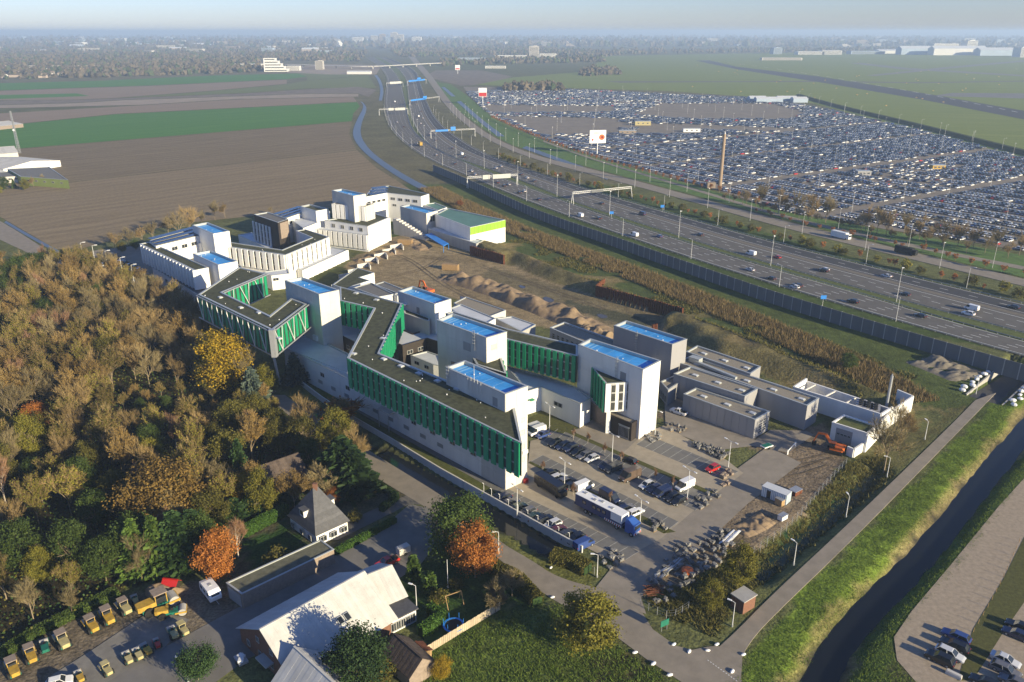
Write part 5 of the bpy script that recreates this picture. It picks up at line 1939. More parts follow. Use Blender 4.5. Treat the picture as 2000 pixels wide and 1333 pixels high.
T('topiary', 808, 1132, 1088, 'slim clipped conifer in the barn garden near the pickup', 'conifer_tree', wide=1.25)
T('topiary', 842, 1156, 1120, 'slim clipped conifer in the middle of the barn garden', 'conifer_tree', wide=1.4)
T('bushdark', 858, 1180, 1155, 'rounded olive bush in the barn garden', 'bush', wide=1.2)
T('bushdark', 890, 1150, 1128, 'rounded golden bush on the barn lawn', 'bush', wide=1.1)
T('bushdark', 695, 1018, 995, 'clipped shrub beside the slate house garden pond', 'bush', wide=1.0)
T('bushdark', 545, 1105, 1072, 'bare-ish shrub in the lawn behind the long brick shed', 'bush', wide=1.3)
for k, (x, y, ty) in enumerate(((430, 1035, 990), (462, 1022, 975), (490, 1012, 968), (512, 1003, 955), (536, 994, 948), (556, 985, 940))):
    T('cypress', x, y, ty, 'green conifer in the tall screen beside the slate house, %s from the oak' % ORD[k], 'conifer_tree', 'conifer screen by the slate house', wide=1.9)
# row of bare trees along the field edge behind the left wing
for k, (x, y, ty) in enumerate(((300, 470, 428), (330, 462, 415), (352, 468, 405), (372, 458, 398), (420, 430, 388), (440, 426, 392), (250, 482, 440), (225, 488, 450), (395, 440, 408), (280, 478, 436), (530, 418, 402))):
    T('bare%d' % (k % 4), x, y, ty, 'bare leafless tree on the field edge behind the left wing',
      group='bare trees on the field edge')
for k, (x, y, ty) in enumerate(((320, 480, 460), (265, 488, 468), (240, 495, 472), (345, 476, 462))):
    T('olive%d' % (k % 3), x, y, ty, 'low olive shrub under the bare field edge trees', 'bush', 'field edge shrubs')
# dark trees by the farm lane at the left edge
for k, (x, y, ty) in enumerate(((20, 560, 510), (45, 552, 500), (70, 545, 494), (95, 538, 492), (0, 570, 520), (55, 565, 515))):
    T('olive1', x, y, ty, 'dark green leafy tree beside the farm lane at the left edge', group='dark trees by the farm lane', wide=1.1)

# the wood
wr = random.Random(4)
WX = [p[0] for p in WOOD]
WY = [p[1] for p in WOOD]
cells = {}
spots = []
KEEP_OUT = [G2([(488, 925), (590, 880), (600, 930), (510, 965)]), G2([(0, 585), (70, 560), (70, 600), (0, 620)])]
for _ in range(30000):
    x, y = wr.uniform(min(WX), max(WX)), wr.uniform(min(WY), max(WY))
    ix, iy = int(x // 6.2), int(y // 6.2)
    if any(math.hypot(x - a, y - b) < 6.0 for i in (-1, 0, 1) for j in (-1, 0, 1) for a, b in cells.get((ix + i, iy + j), ())):
        continue
    # only what the lens can see, with a margin for crowns
    dep = y * _c + CAM_H * _s
    px = 1000 + FPX * x / dep
    py = 666.5 - FPX * (y * _s - CAM_H * _c) / dep
    if px < -60 or py > 1400:
        continue
    if not np_in_poly(np.array([x]), np.array([y]), WOOD)[0] or any(np_in_poly(np.array([x]), np.array([y]), k)[0] for k in KEEP_OUT):
        continue
    cells.setdefault((ix, iy), []).append((x, y))
    spots.append((x, y, px, py))
spots.sort(key=lambda s: s[1])
NWOOD = len(spots)
WL = {'bare': ('bare leafless tree of the wood', 'bare trees'),
      'birch': ('reddish birch of the wood', 'birches'),
      'mixed': ('half-bare thin-leaved tree of the wood', 'half-bare trees'),
      'olive': ('olive green tree of the wood', 'olive trees'),
      'lime': ('yellow-green tree of the wood', 'yellow-green trees'),
      'orange': ('orange tree of the wood', 'orange trees'),
      'cypress': ('dark conifer of the wood', 'conifers')}
for x, y, px, py in spots:
    u = wr.random()
    if py < 840:
        k = 'bare' if u < .55 else ('mixed' if u < .86 else ('olive' if u < .92 else 'birch'))
        h = wr.uniform(11.5, 16)
        if px > 230 and py > 770:
            k, h = ('olive' if u < .4 else 'mixed'), wr.uniform(5, 8)
    else:
        k = 'bare' if u < .18 else ('mixed' if u < .50 else ('olive' if u < .76 else ('birch' if u < .90 else ('lime' if u < .95 else ('orange' if u < .975 else 'cypress')))))
        h = wr.uniform(9, 16)
        if u > .42 and wr.random() < .12:
            continue
    if py > 1120:
        h *= .8
    if k in ('olive', 'lime', 'orange', 'cypress'):
        h *= .78
    kind = k + {'bare': str(wr.randrange(4)), 'birch': str(wr.randrange(2)), 'mixed': str(wr.randrange(3)), 'olive': str(wr.randrange(3))}.get(k, '')
    wh = ('at the left picture edge' if px < 130 else 'beside the truss wing' if px > 330 and py < 800 else 'at the far end by the rear car park' if py < 690 else 'along the lane' if px > 520
          else 'above the machine yard' if py > 1080 else 'behind the slate house gardens' if px > 300 and py > 900 else 'in the dark heart' if py > 880 else 'in the brown middle')
    sz = 'tall ' if h > 13.5 else ('low ' if h < 9 else '')
    plant_tree(kind, (x, y, -.05), h, sz + WL[k][0] + ' ' + wh, sz + WL[k][1] + ' ' + wh, 'birch_tree' if k == 'birch' else ('conifer_tree' if k == 'cypress' else 'tree'), wr.uniform(.75, 1.0))


# stuff that nobody could count
def scatter(poly, n, seed, fn=None):
    r = np.random.default_rng(seed)
    P = np.asarray(poly)
    out = []
    tot = 0
    while tot < n:
        X = r.uniform(P[:, 0].min(), P[:, 0].max(), n * 3)
        Y = r.uniform(P[:, 1].min(), P[:, 1].max(), n * 3)
        m = np_in_poly(X, Y, poly)
        if fn is not None:
            m &= fn(X, Y)
        out.append(np.stack([X[m], Y[m]], 1))
        tot += m.sum()
    return np.concatenate(out)[:n]


def blades(name, XY, hmin, hmax, w, m, label, seed=1, lean=0.35, clump=0.0):
    r = np.random.default_rng(seed)
    n = len(XY)
    if clump:
        k = r.integers(0, max(1, n // 12), n)
        XY = XY[k] + r.normal(size=(n, 2)) * clump
    Z = hfun(XY[:, 0], XY[:, 1]) - .03
    C = np.stack([XY[:, 0], XY[:, 1], Z], 1)
    a = r.uniform(0, math.pi, n)
    U = np.stack([np.cos(a), np.sin(a), np.zeros(n)], 1) * (w * r.uniform(.6, 1.4, n))[:, None]
    V = np.stack([r.normal(size=n) * lean, r.normal(size=n) * lean, np.ones(n)], 1) * r.uniform(hmin, hmax, n)[:, None]
    lv = Leaves()
    lv.tris(C, U, V)
    o = link(name, lv.mesh(name, [m]))
    return tag(o, label, name.replace('_', ' '), None, 'stuff')


def ribbon_poly(px, hw):
    P = smooth_line(G2(px), 40)
    d = np.gradient(P, axis=0)
    d /= np.hypot(d[:, 0], d[:, 1])[:, None]
    nn = np.stack([-d[:, 1], d[:, 0]], 1)
    return [tuple(p) for p in P + nn * hw] + [tuple(p) for p in (P - nn * hw)[::-1]]


REEDS = ribbon_poly([(838, 368), (905, 402), (1000, 447), (1120, 492), (1250, 540), (1400, 600), (1530, 655), (1640, 705), (1720, 745), (1790, 788)], 8.0)
blades('reeds', scatter(REEDS, 46000, 3, lambda X, Y: vnoise(X, Y, 7, 8) > -.75), .7, 2.2, .13, M['reed'], 'belt of dry brown reeds along the ditch below the noise wall', 3, .3)
blades('weeds', scatter(ribbon_poly([(1000, 470), (1200, 545), (1400, 622), (1600, 700), (1760, 770)], 16), 16000, 4, lambda X, Y: vnoise(X, Y, 9, 9) > -.1), .4, 1.1, .2, M['weed'],
       'rough olive weeds on the earth bank', 4, .6)
VERGE = G2([(2000, 720), (1960, 840), (1690, 1150), (1560, 1340), (1425, 1340), (1455, 1290), (1540, 1192), (1832, 900), (1962, 772)])
blades('grass', scatter(VERGE, 22000, 5), .1, .34, .07, M['grass_blade'], 'lush green grass on the bank between lane and ditch', 5, .7, .5)
blades('meadow_grass', scatter(G2([(830, 1290), (975, 1200), (1090, 1182), (1250, 1292), (1330, 1345), (790, 1360)]), 16000, 6), .2, .5, .08, M['grass_blade'],
       'rough meadow grass beside the plank fence', 6, .7, .5)
blades('verge_grass', scatter(G2([(1655, 908), (1725, 882), (1745, 925), (1610, 1035), (1480, 1140), (1420, 1205), (1400, 1245), (1290, 1200), (1262, 1172), (1440, 1098), (1545, 1033)]), 16000, 7),
       .25, .9, .13, M['weed'], 'tall weeds along the yard fence and ditch', 7, .6, .4)
blades('bank_grass', scatter(G2([(1770, 1140), (1990, 890), (2020, 900), (1880, 1100), (1745, 1240), (1750, 1290), (1790, 1340), (1650, 1345), (1690, 1240)]), 13000, 8), .1, .32, .07,
       M['grass_blade'], 'grass on the bank beside the gravel parking', 8, .6, .4)
# undergrowth of the wood
r = np.random.default_rng(77)
UP = scatter(WOOD, 42000, 12, lambda X, Y: np.abs(X) < 330)
C = np.stack([UP[:, 0], UP[:, 1], r.random(len(UP)) ** 1.7 * 2.4], 1)
U = rand_dirs(r, len(UP))
lv = Leaves()
lv.quads(C, U * .20, perp_axes(r, U) * .16)
tag(link('undergrowth', lv.mesh('undergrowth', [M['leaf_green'], M['leaf_dark'], M['leaf_olive']], r.integers(0, 3, len(UP)))), 'brown and olive undergrowth on the floor of the wood', 'undergrowth', None, 'stuff')


# hedges: closed body under a coat of leaves
def hedge(label, px, w, h, m='hedge', dens=90, name='hedge', cat='hedge'):
    P = [G(*p) for p in px]
    t = site(name, label, cat, (P[0].x, P[0].y, 0))
    lv = Leaves()
    rr = np.random.default_rng(len(label) * 7)
    mb = MB()
    for a, b in zip(P[:-1], P[1:]):
        d = (b - a)
        L = d.length
        d /= L
        nr = Vector((-d.y, d.x, 0))
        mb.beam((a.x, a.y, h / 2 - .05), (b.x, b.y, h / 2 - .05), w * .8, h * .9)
        n = int(L * (w + 2 * h) * dens)
        s, u = rr.random(n) * L, rr.random(n)
        per = w + 2 * h
        q = u * per
        off_ = np.where(q < h, -w / 2, np.where(q < h + w, q - h - w / 2, w / 2))
        zz = np.where(q < h, q, np.where(q < h + w, h, per - q))
        C = np.stack([a.x + d.x * s + nr.x * off_, a.y + d.y * s + nr.y * off_, zz], 1) + rr.normal(size=(n, 3)) * .07 - np.array((P[0].x, P[0].y, 0))
        U = rand_dirs(rr, n)
        lv.quads(C, U * .11, perp_axes(rr, U) * .09)
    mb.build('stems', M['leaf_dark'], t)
    link('foliage', lv.mesh('foliage', [M[m]]), t)


hedge('clipped hedge between the two driveways', [(655, 1084), (715, 1052), (772, 1020)], 1.0, 1.3, 'hedge')
hedge('tall clipped hedge beside the trampoline', [(822, 1245), (865, 1215)], 1.5, 2.2, 'hedge')
hedge('tall clipped hedge turning towards the barn', [(838, 1196), (866, 1214)], 1.3, 2.0, 'hedge')
hedge('dark hedge around the slate house pond garden', [(712, 935), (775, 975), (745, 1000)], 1.2, 1.4, 'leaf_dark')
hedge('green conifer hedge behind the slate house lawn', [(470, 1052), (510, 1030), (562, 1003)], 1.6, 2.4, 'hedge')
hedge('overgrown bushes inside the road corner by the moat', [(1078, 1092), (1120, 1105), (1148, 1120)], 3.0, 2.0, 'leaf_olive', 70, 'bushes', 'bushes')
hedge('rough shrubs around the barn garden', [(960, 1112), (1010, 1135), (1050, 1180)], 2.6, 1.6, 'leaf_olive', 60, 'bushes', 'bushes')
hedge('brown shrubs along the machine yard edge', [(0, 1286), (60, 1246), (150, 1200), (230, 1160)], 2.2, 1.2, 'leaf_green', 60, 'bushes', 'bushes')

# rows along the motorway
def along(px, step, n0=0):
    P = smooth_line(G2(px), 400)
    d = np.concatenate([[0], np.cumsum(np.hypot(*np.diff(P, axis=0).T))])
    s = n0
    while s < d[-1]:
        yield float(np.interp(s, d, P[:, 0])), float(np.interp(s, d, P[:, 1]))
        s += step


k = 0
for x, y in along([(845, 205), (905, 270), (985, 313), (1100, 352), (1330, 412), (1500, 462), (1690, 508), (2000, 585)], 6.5):
    if y < 700:
        k += 1
        plant_tree(('bushtree', 'bushdark', 'sapling')[k % 3] if wr.random() < .8 else 'sapling', (x + wr.uniform(-2, 2), y + wr.uniform(-2, 2), 0), wr.uniform(3.2, 5.2),
                   'young yellow-brown tree in the verge beside the motorway', 'young trees between motorway and parallel road', 'young_tree', 1.1)
for x, y in along([(1480, 415), (1600, 450), (1700, 470), (1850, 505), (2000, 542)], 7):
    plant_tree('sapling', (x + wr.uniform(-2, 2), y + wr.uniform(-1, 1), 0), wr.uniform(3, 5), 'orange sapling on the mown bank below the big car park',
               'orange saplings on the mown bank', 'young_tree', 1.3)
for k, (x, y, ty) in enumerate(((1485, 410, 352), (1520, 418, 360), (1552, 420, 368), (1585, 428, 372), (1612, 436, 375), (1690, 452, 395), (1712, 458, 398), (1730, 462, 402), (1765, 458, 410),
                                (1795, 468, 412), (1840, 478, 420), (1870, 482, 430), (1945, 492, 440), (1990, 500, 450), (1450, 400, 366), (1900, 486, 440))):
    T('bare%d' % (k % 4), x, y, ty, 'tall bare tree at the near edge of the big car park', group='bare trees at the car park edge', wide=.95)
for x, y in along([(1420, 392), (1560, 428), (1700, 462), (1850, 486), (2000, 510)], 8.5):
    plant_tree('bare%d' % wr.randrange(4), (x + wr.uniform(-3, 3), y + wr.uniform(-4, 4), 0), wr.uniform(6, 11), 'bare brown tree in the belt between car park and mown bank', 'bare belt by the car park', 'tree', 1.1)
for x, y in along([(960, 232), (1050, 272), (1150, 309), (1300, 350), (1384, 372), (1500, 400)], 9):
    plant_tree('sapling', (x, y, 0), wr.uniform(4, 6), 'thin brown sapling along the car park fence', 'saplings along the car park fence', 'young_tree', 1.0)

# ================================================================== MOTORWAY FURNITURE
def rel(parent, p):
    o = OFF[parent.name]
    return (p[0] - o[0], p[1] - o[1], p[2] - o[2])


NW = smooth_line(G2([(846, 322), (912, 349), (1000, 389), (1068, 418), (1200, 462), (1300, 497), (1405, 533), (1500, 566), (1700, 626), (1850, 669)], 5.2), 300)
nw = site('noise_wall', 'grey panelled noise wall along the near side of the motorway', 'noise wall', (NW[0][0], NW[0][1], 0))
NW2 = smooth_line(G2([(1850, 669), (2000, 712), (2160, 758)], 5.2), 80)
M['nwall'] = mat('noise_wall_panel', (0.125, 0.13, 0.135), 0.8, 0.12, 0.3, streak=True, obj_var=.06)
PANEL = MB().box((.5, 0, .5), (.94, .18, 1.0)).box((.5, -.02, 1.0), (.96, .26, .03)).mesh('wall_panel', [M['nwall']])
POST = MB().box((0, 0, .5), (.3, .36, 1.0)).mesh('post', [M['conc_dk']])
for line in (NW, NW2):
    d = np.concatenate([[0], np.cumsum(np.hypot(*np.diff(line, axis=0).T))])
    n = int(d[-1] / 4.2)
    S = np.linspace(0, d[-1], n + 1)
    Q = np.stack([np.interp(S, d, line[:, 0]), np.interp(S, d, line[:, 1])], 1)
    for i in range(n):
        rz = math.atan2(Q[i + 1][1] - Q[i][1], Q[i + 1][0] - Q[i][0])
        L = math.hypot(*(Q[i + 1] - Q[i]))
        link('wall_panel', PANEL, nw, rel(nw, (Q[i][0], Q[i][1], -.2)), rz, (L, 1, 5.3))
        link('post', POST, nw, rel(nw, (Q[i][0], Q[i][1], -.2)), rz, (1, 1, 5.45))


def barrier(line, label, step=4.0):
    t = site('crash_barrier', label, 'barrier', (line[0][0], line[0][1], 0))
    n = len(line)
    for zz in (.62,):
        V = []
        for (x, y) in line:
            V += [(x, y, zz - .16), (x, y, zz + .16)]
        MB().add(V, [(2 * i, 2 * i + 2, 2 * i + 3, 2 * i + 1) for i in range(n - 1)]).build('rail', M['steel'], t)
    mb = MB()
    d = np.concatenate([[0], np.cumsum(np.hypot(*np.diff(line, axis=0).T))])
    for s in np.arange(0, d[-1], step):
        mb.box((np.interp(s, d, line[:, 0]), np.interp(s, d, line[:, 1]), .42), (.14, .14, .7))
    o = mb.build('posts', M['steel'], t)
    o['kind'] = 'stuff'


barrier(resample(A2 * .93 + B1 * .07, 140), 'steel crash barrier on the near side of the grassy median')
barrier(resample(B1 * .93 + A2 * .07, 140), 'steel crash barrier on the far side of the grassy median')
barrier(resample(A1 * 1.03 - A2 * .03, 140), 'steel crash barrier in front of the noise wall')
barrier(resample(B2 * 1.02 - B1 * .02, 140), 'steel crash barrier on the outer edge of the far carriageway')


def gantry(label, L, R, h, signs, mm='steel'):
    a, b = G(*L), G(*R)
    t = site('sign_gantry', label, 'gantry', (a.x, a.y, 0))
    d = (b - a)
    Ln = d.length
    d /= Ln
    fwd = Vector((d.y, -d.x, 0))
    for q in (a, b):
        lg = MB()
        for s in (-1, 1):
            lg.beam((q.x + fwd.x * 1.6 * s, q.y + fwd.y * 1.6 * s, 0), (q.x, q.y, h), .3, .3)
        lg.build('leg', M['pole'], t)
    bm = MB()
    for zz in (h - .5, h + .5):
        for s in (-.4, .4):
            bm.beam((a.x + fwd.x * s, a.y + fwd.y * s, zz), (b.x + fwd.x * s, b.y + fwd.y * s, zz), .16, .16)
    n = max(4, int(Ln / 1.6))
    for k in range(n):
        p, q = a + d * (Ln * k / n), a + d * (Ln * (k + 1) / n)
        bm.beam((p.x + fwd.x * .4, p.y + fwd.y * .4, h - .5), (q.x + fwd.x * .4, q.y + fwd.y * .4, h + .5), .09, .09)
    bm.build('truss_beam', M['pole'], t)
    for u0, u1, z0, z1, mt in signs:
        p, q = a + d * (Ln * u0), a + d * (Ln * u1)
        MB().beam((p.x + fwd.x * .8, p.y + fwd.y * .8, h + (z0 + z1) / 2), (q.x + fwd.x * .8, q.y + fwd.y * .8, h + (z0 + z1) / 2), .12, z1 - z0).build('sign_panel', M[mt], t)


M['sign_back'] = mat('sign_back_grey', (0.42, 0.43, 0.41), .6, .06)
gantry('white gantry with two pale sign backs closest to the sports hall', (913, 368), (1010, 362), 7.2, [(.30, .44, -1.7, 1.2, 'sign_back'), (.50, .86, -1.7, 1.2, 'sign_back')])
gantry('white truss gantry with one dark sign over the far carriageway', (1118, 400), (1232, 388), 7.2, [(.30, .50, -.9, .7, 'nwall')])
gantry('gantry with blue direction signs over the far carriageway', (842, 271), (928, 267), 7.5, [(.10, .38, -1.0, .8, 'blue_sign'), (.44, .55, -.6, 3.2, 'blue_sign')])
gantry('gantry with pale sign backs over the near carriageway in the bend', (741, 226), (797, 224), 7.5, [(.32, .50, -1.8, 1.3, 'sign_back'), (.55, .90, -1.8, 1.3, 'sign_back')])
gantry('distant gantry with blue signs over the far carriageway', (801, 208), (858, 200), 8, [(.02, .5, -1.2, 1.0, 'blue_sign'), (.42, .55, -.6, 3.5, 'blue_sign')])
gantry('most distant gantry with a blue sign strip', (796, 168), (833, 164), 8.5, [(.05, .9, -1.5, 1.5, 'blue_sign'), (.5, .68, 0, 5, 'blue_sign')])
gantry('most distant gantry with pale sign backs', (755, 172), (787, 170), 8.5, [(.2, .9, -2, 2, 'sign_back')])

# billboards
def billboard(label, base, h, w, ph, ang, marks_):
    b = G(*base)
    t = thing('billboard', label, 'billboard', (b.x, b.y, 0), ang)
    link('post', MB().tube((0, 0, 0), (0, 0, h), .45, .4, 8).mesh('post', [M['paint_white']]), t)
    pn = link('panel', MB().box((0, -.3, h + ph / 2 - .5), (w, .5, ph)).mesh('panel', [M['paint_white']]), t)
    for x, z, rx, rz_, mt in marks_:
        V = [(x + rx * math.cos(q), -.57, h - .5 + z + rz_ * math.sin(q)) for q in np.linspace(0, 6.283, 17)[:-1]] if mt != 'band' else None
        if V:
            link('emblem', MB().add(V, [tuple(range(16))]).mesh('emblem', [M[mt]]), pn)
        else:
            link('band', MB().box((x, -.58, h - .5 + z), (rx * 2, .04, rz_ * 2)).mesh('band', [M['red']]), pn)


billboard('white billboard with red and orange emblems on a tall post at the car park', (1166, 303), 10.5, 14.5, 11, .18, [(-4.6, 3.0, .8, .9, 'red'), (3.6, 5.0, 2.6, 2.4, 'orange'), (4.0, 5.0, 1.2, 1.1, 'red'), (-1, 8.6, 3.6, .35, 'cream')])
billboard('distant white billboard with a red lower half beside the bend', (943, 205), 12, 12, 12, .1, [(0, 3, 5.6, 2.6, 'band')])
billboard('small distant white billboard beyond the motorway bend', (894, 145), 10, 12, 12, .1, [(0, 3, 5.0, 1.6, 'band')])
q = G(1405, 372)
t = thing('chimney', 'tall slender tan chimney mast at the edge of the big car park', 'chimney', (q.x, q.y, 0))
link('shaft', MB().tube((0, 0, 0), (0, 0, 37), 1.35, 1.0, 12).mesh('shaft', [mat('tan_render', (.27, .20, .14), .85, .12, .2, streak=True)]), t)
link('cap', MB().tube((0, 0, 37), (0, 0, 38.2), .7, .7, 8).tube((.5, 0, 38.2), (.5, 0, 40), .06, .05, 4).mesh('cap', [M['steel']]), t)
q = G(1388, 367)
tag(MB().box((q.x, q.y, 1.8), (5.5, 4, 3.6)).box((q.x, q.y, 3.7), (5.9, 4.4, .2)).build('transformer_house', M['brick_pale']), 'small brick kiosk at the foot of the tan chimney', 'kiosk')


# lamps
def lamp_proto(h, arm, double=False):
    mb = MB().tube((0, 0, 0), (0, 0, h), .11, .06, 6)
    hd = MB()
    for s in ((1, -1) if double else (1,)):
        mb.beam((0, 0, h - .05), (arm * s, 0, h + .15), .08, .08)
        hd.box((arm * s + .35 * s, 0, h + .15), (.8, .3, .14))
    if arm == 0:
        hd.tube((0, 0, h), (0, 0, h + .35), .3, .2, 8)
    return mb.mesh('pole', [M['pole']]), hd.mesh('lamp_head', [M['paint_white']]), MB().tube((0, 0, 0), (0, 0, .5), .2, .18, 6).mesh('foot', [M['steel']])


LP = {'tall': lamp_proto(14, 0), 'road': lamp_proto(9.5, 1.4), 'lot': lamp_proto(7.6, 1.3, True), 'lane': lamp_proto(5.3, .7), 'mast': lamp_proto(20, .8, True)}


def lamp(kind, x, y, rz, label, group=None, s=1.0, z=0.0):
    t = thing('street_lamp', label, 'lamp post', (x, y, z), rz, group, s)
    p, h_, f = LP[kind]
    link('pole', p, t)
    link('lamp_head', h_, t)
    link('foot', f, t)


for line, st, kind, off_, lb, gp in ((A2 * .5 + B1 * .5, 62, 'tall', 0, 'tall slim lamp post in the grassy median', 'median lamp posts'),
                                     (A1 * 1.06 - A2 * .06, 52, 'road', 2.3, 'lamp post with bent arm along the noise wall', 'noise wall lamp posts'),
                                     (B2 * 1.06 - B1 * .06, 46, 'road', -.8, 'lamp post on the outer edge of the far carriageway', 'outer motorway lamp posts'),
                                     (C1 * 1.3 - C2 * .3, 38, 'tall', 0, 'slim lamp post on the near side of the parallel road', 'parallel road lamp posts'),
                                     (C2 * 1.5 - C1 * .5, 42, 'tall', 0, 'slim lamp post on the far side of the parallel road', 'parallel road far lamp posts')):
    d = np.concatenate([[0], np.cumsum(np.hypot(*np.diff(line, axis=0).T))])
    for s in np.arange(20, d[-1], st):
        x, y = np.interp(s, d, line[:, 0]), np.interp(s, d, line[:, 1])
        if y < 1100 and abs(x) < y * .72 + 10:
            lamp(kind, x, y, off_, lb, gp, .85 if kind == 'tall' and 'parallel' in lb else 1.0)

# small blue road signs
for x, y, lb in ((1194, 428, 'blue square sign in the median opposite the white van'), (1293, 415, 'blue square sign beyond the far carriageway'), (1606, 598, 'tiny blue sign on the noise wall verge')):
    q = G(x, y)
    t = thing('road_sign', lb, 'sign', (q.x, q.y, 0))
    link('post', MB().tube((0, 0, 0), (0, 0, 3.2), .07, .07, 6).mesh('post', [M['pole']]), t)
    link('sign_board', MB().box((0, -.1, 3.6), (2.2, .08, 1.5)).mesh('sign_board', [M['blue_sign']]), t)

# underpass with white sandbags
u0, u1 = RAMP_A, RAMP_B
ud = (u1 - u0).normalized()
un = Vector((-ud.y, ud.x, 0))
V = [u0 + un * 4 + Vector((0, 0, -.1)), u0 - un * 4 + Vector((0, 0, -.1)), u1 - un * 4 + Vector((0, 0, -3.65)), u1 + un * 4 + Vector((0, 0, -3.65))]
mbu = MB().add(V, [(0, 1, 2, 3)])
e = u1 + ud * 14
mbu.add([V[2] + Vector((0, 0, .02)), V[3] + Vector((0, 0, .02)), e + un * 4 + Vector((0, 0, -3.63)), e - un * 4 + Vector((0, 0, -3.63))], [(0, 3, 2, 1)])
struct('underpass_ramp', mbu, M['asphalt_new'])
pt = site('underpass_portal', 'dark underpass portal where the lane dives below the motorway', 'underpass', (u1.x, u1.y, 0))
for s in (-1, 1):
    a = u0 + un * 4.7 * s
    b = u1 + un * 4.7 * s
    mb = MB()
    k = Vector((0, 0, 0))
    mb.add([a + Vector((0, 0, -.4)), b + Vector((0, 0, -4)), b + Vector((0, 0, .3)), a + Vector((0, 0, .3)), a + un * .4 * s + Vector((0, 0, .3)), b + un * .4 * s + Vector((0, 0, .3))],
           [(0, 1, 2, 3), (3, 2, 5, 4)])
    mb.build('side_wall', M['conc_dk'], pt)
a, b = u1 + un * 5.2, u1 - un * 5.2
MB().beam((a.x, a.y, .1), (b.x, b.y, .1), 1.2, .8).build('lintel', M['concrete'], pt)
bag = MB().ellip((0, 0, .45), (.9, .7, .5), 8, 5).mesh('sandbag', [M['paint_white']])
rb = random.Random(5)
for s, n in ((1, 11), (-1, 11)):
    for k in range(n):
        p = u0 + ud * (2 + (u1 - u0).length * k / n) + un * (6.0 + rb.uniform(-.3, 1.2)) * s
        o = link('sandbag', bag, None, (p.x, p.y, -.05), rb.uniform(0, 3), rb.uniform(.8, 1.25))
        tag(o, 'white sandbag in the heap on the %s side of the underpass ramp' % ('left' if s > 0 else 'right'), 'sandbag', 'white sandbags %s of the ramp' % ('left' if s > 0 else 'right'))

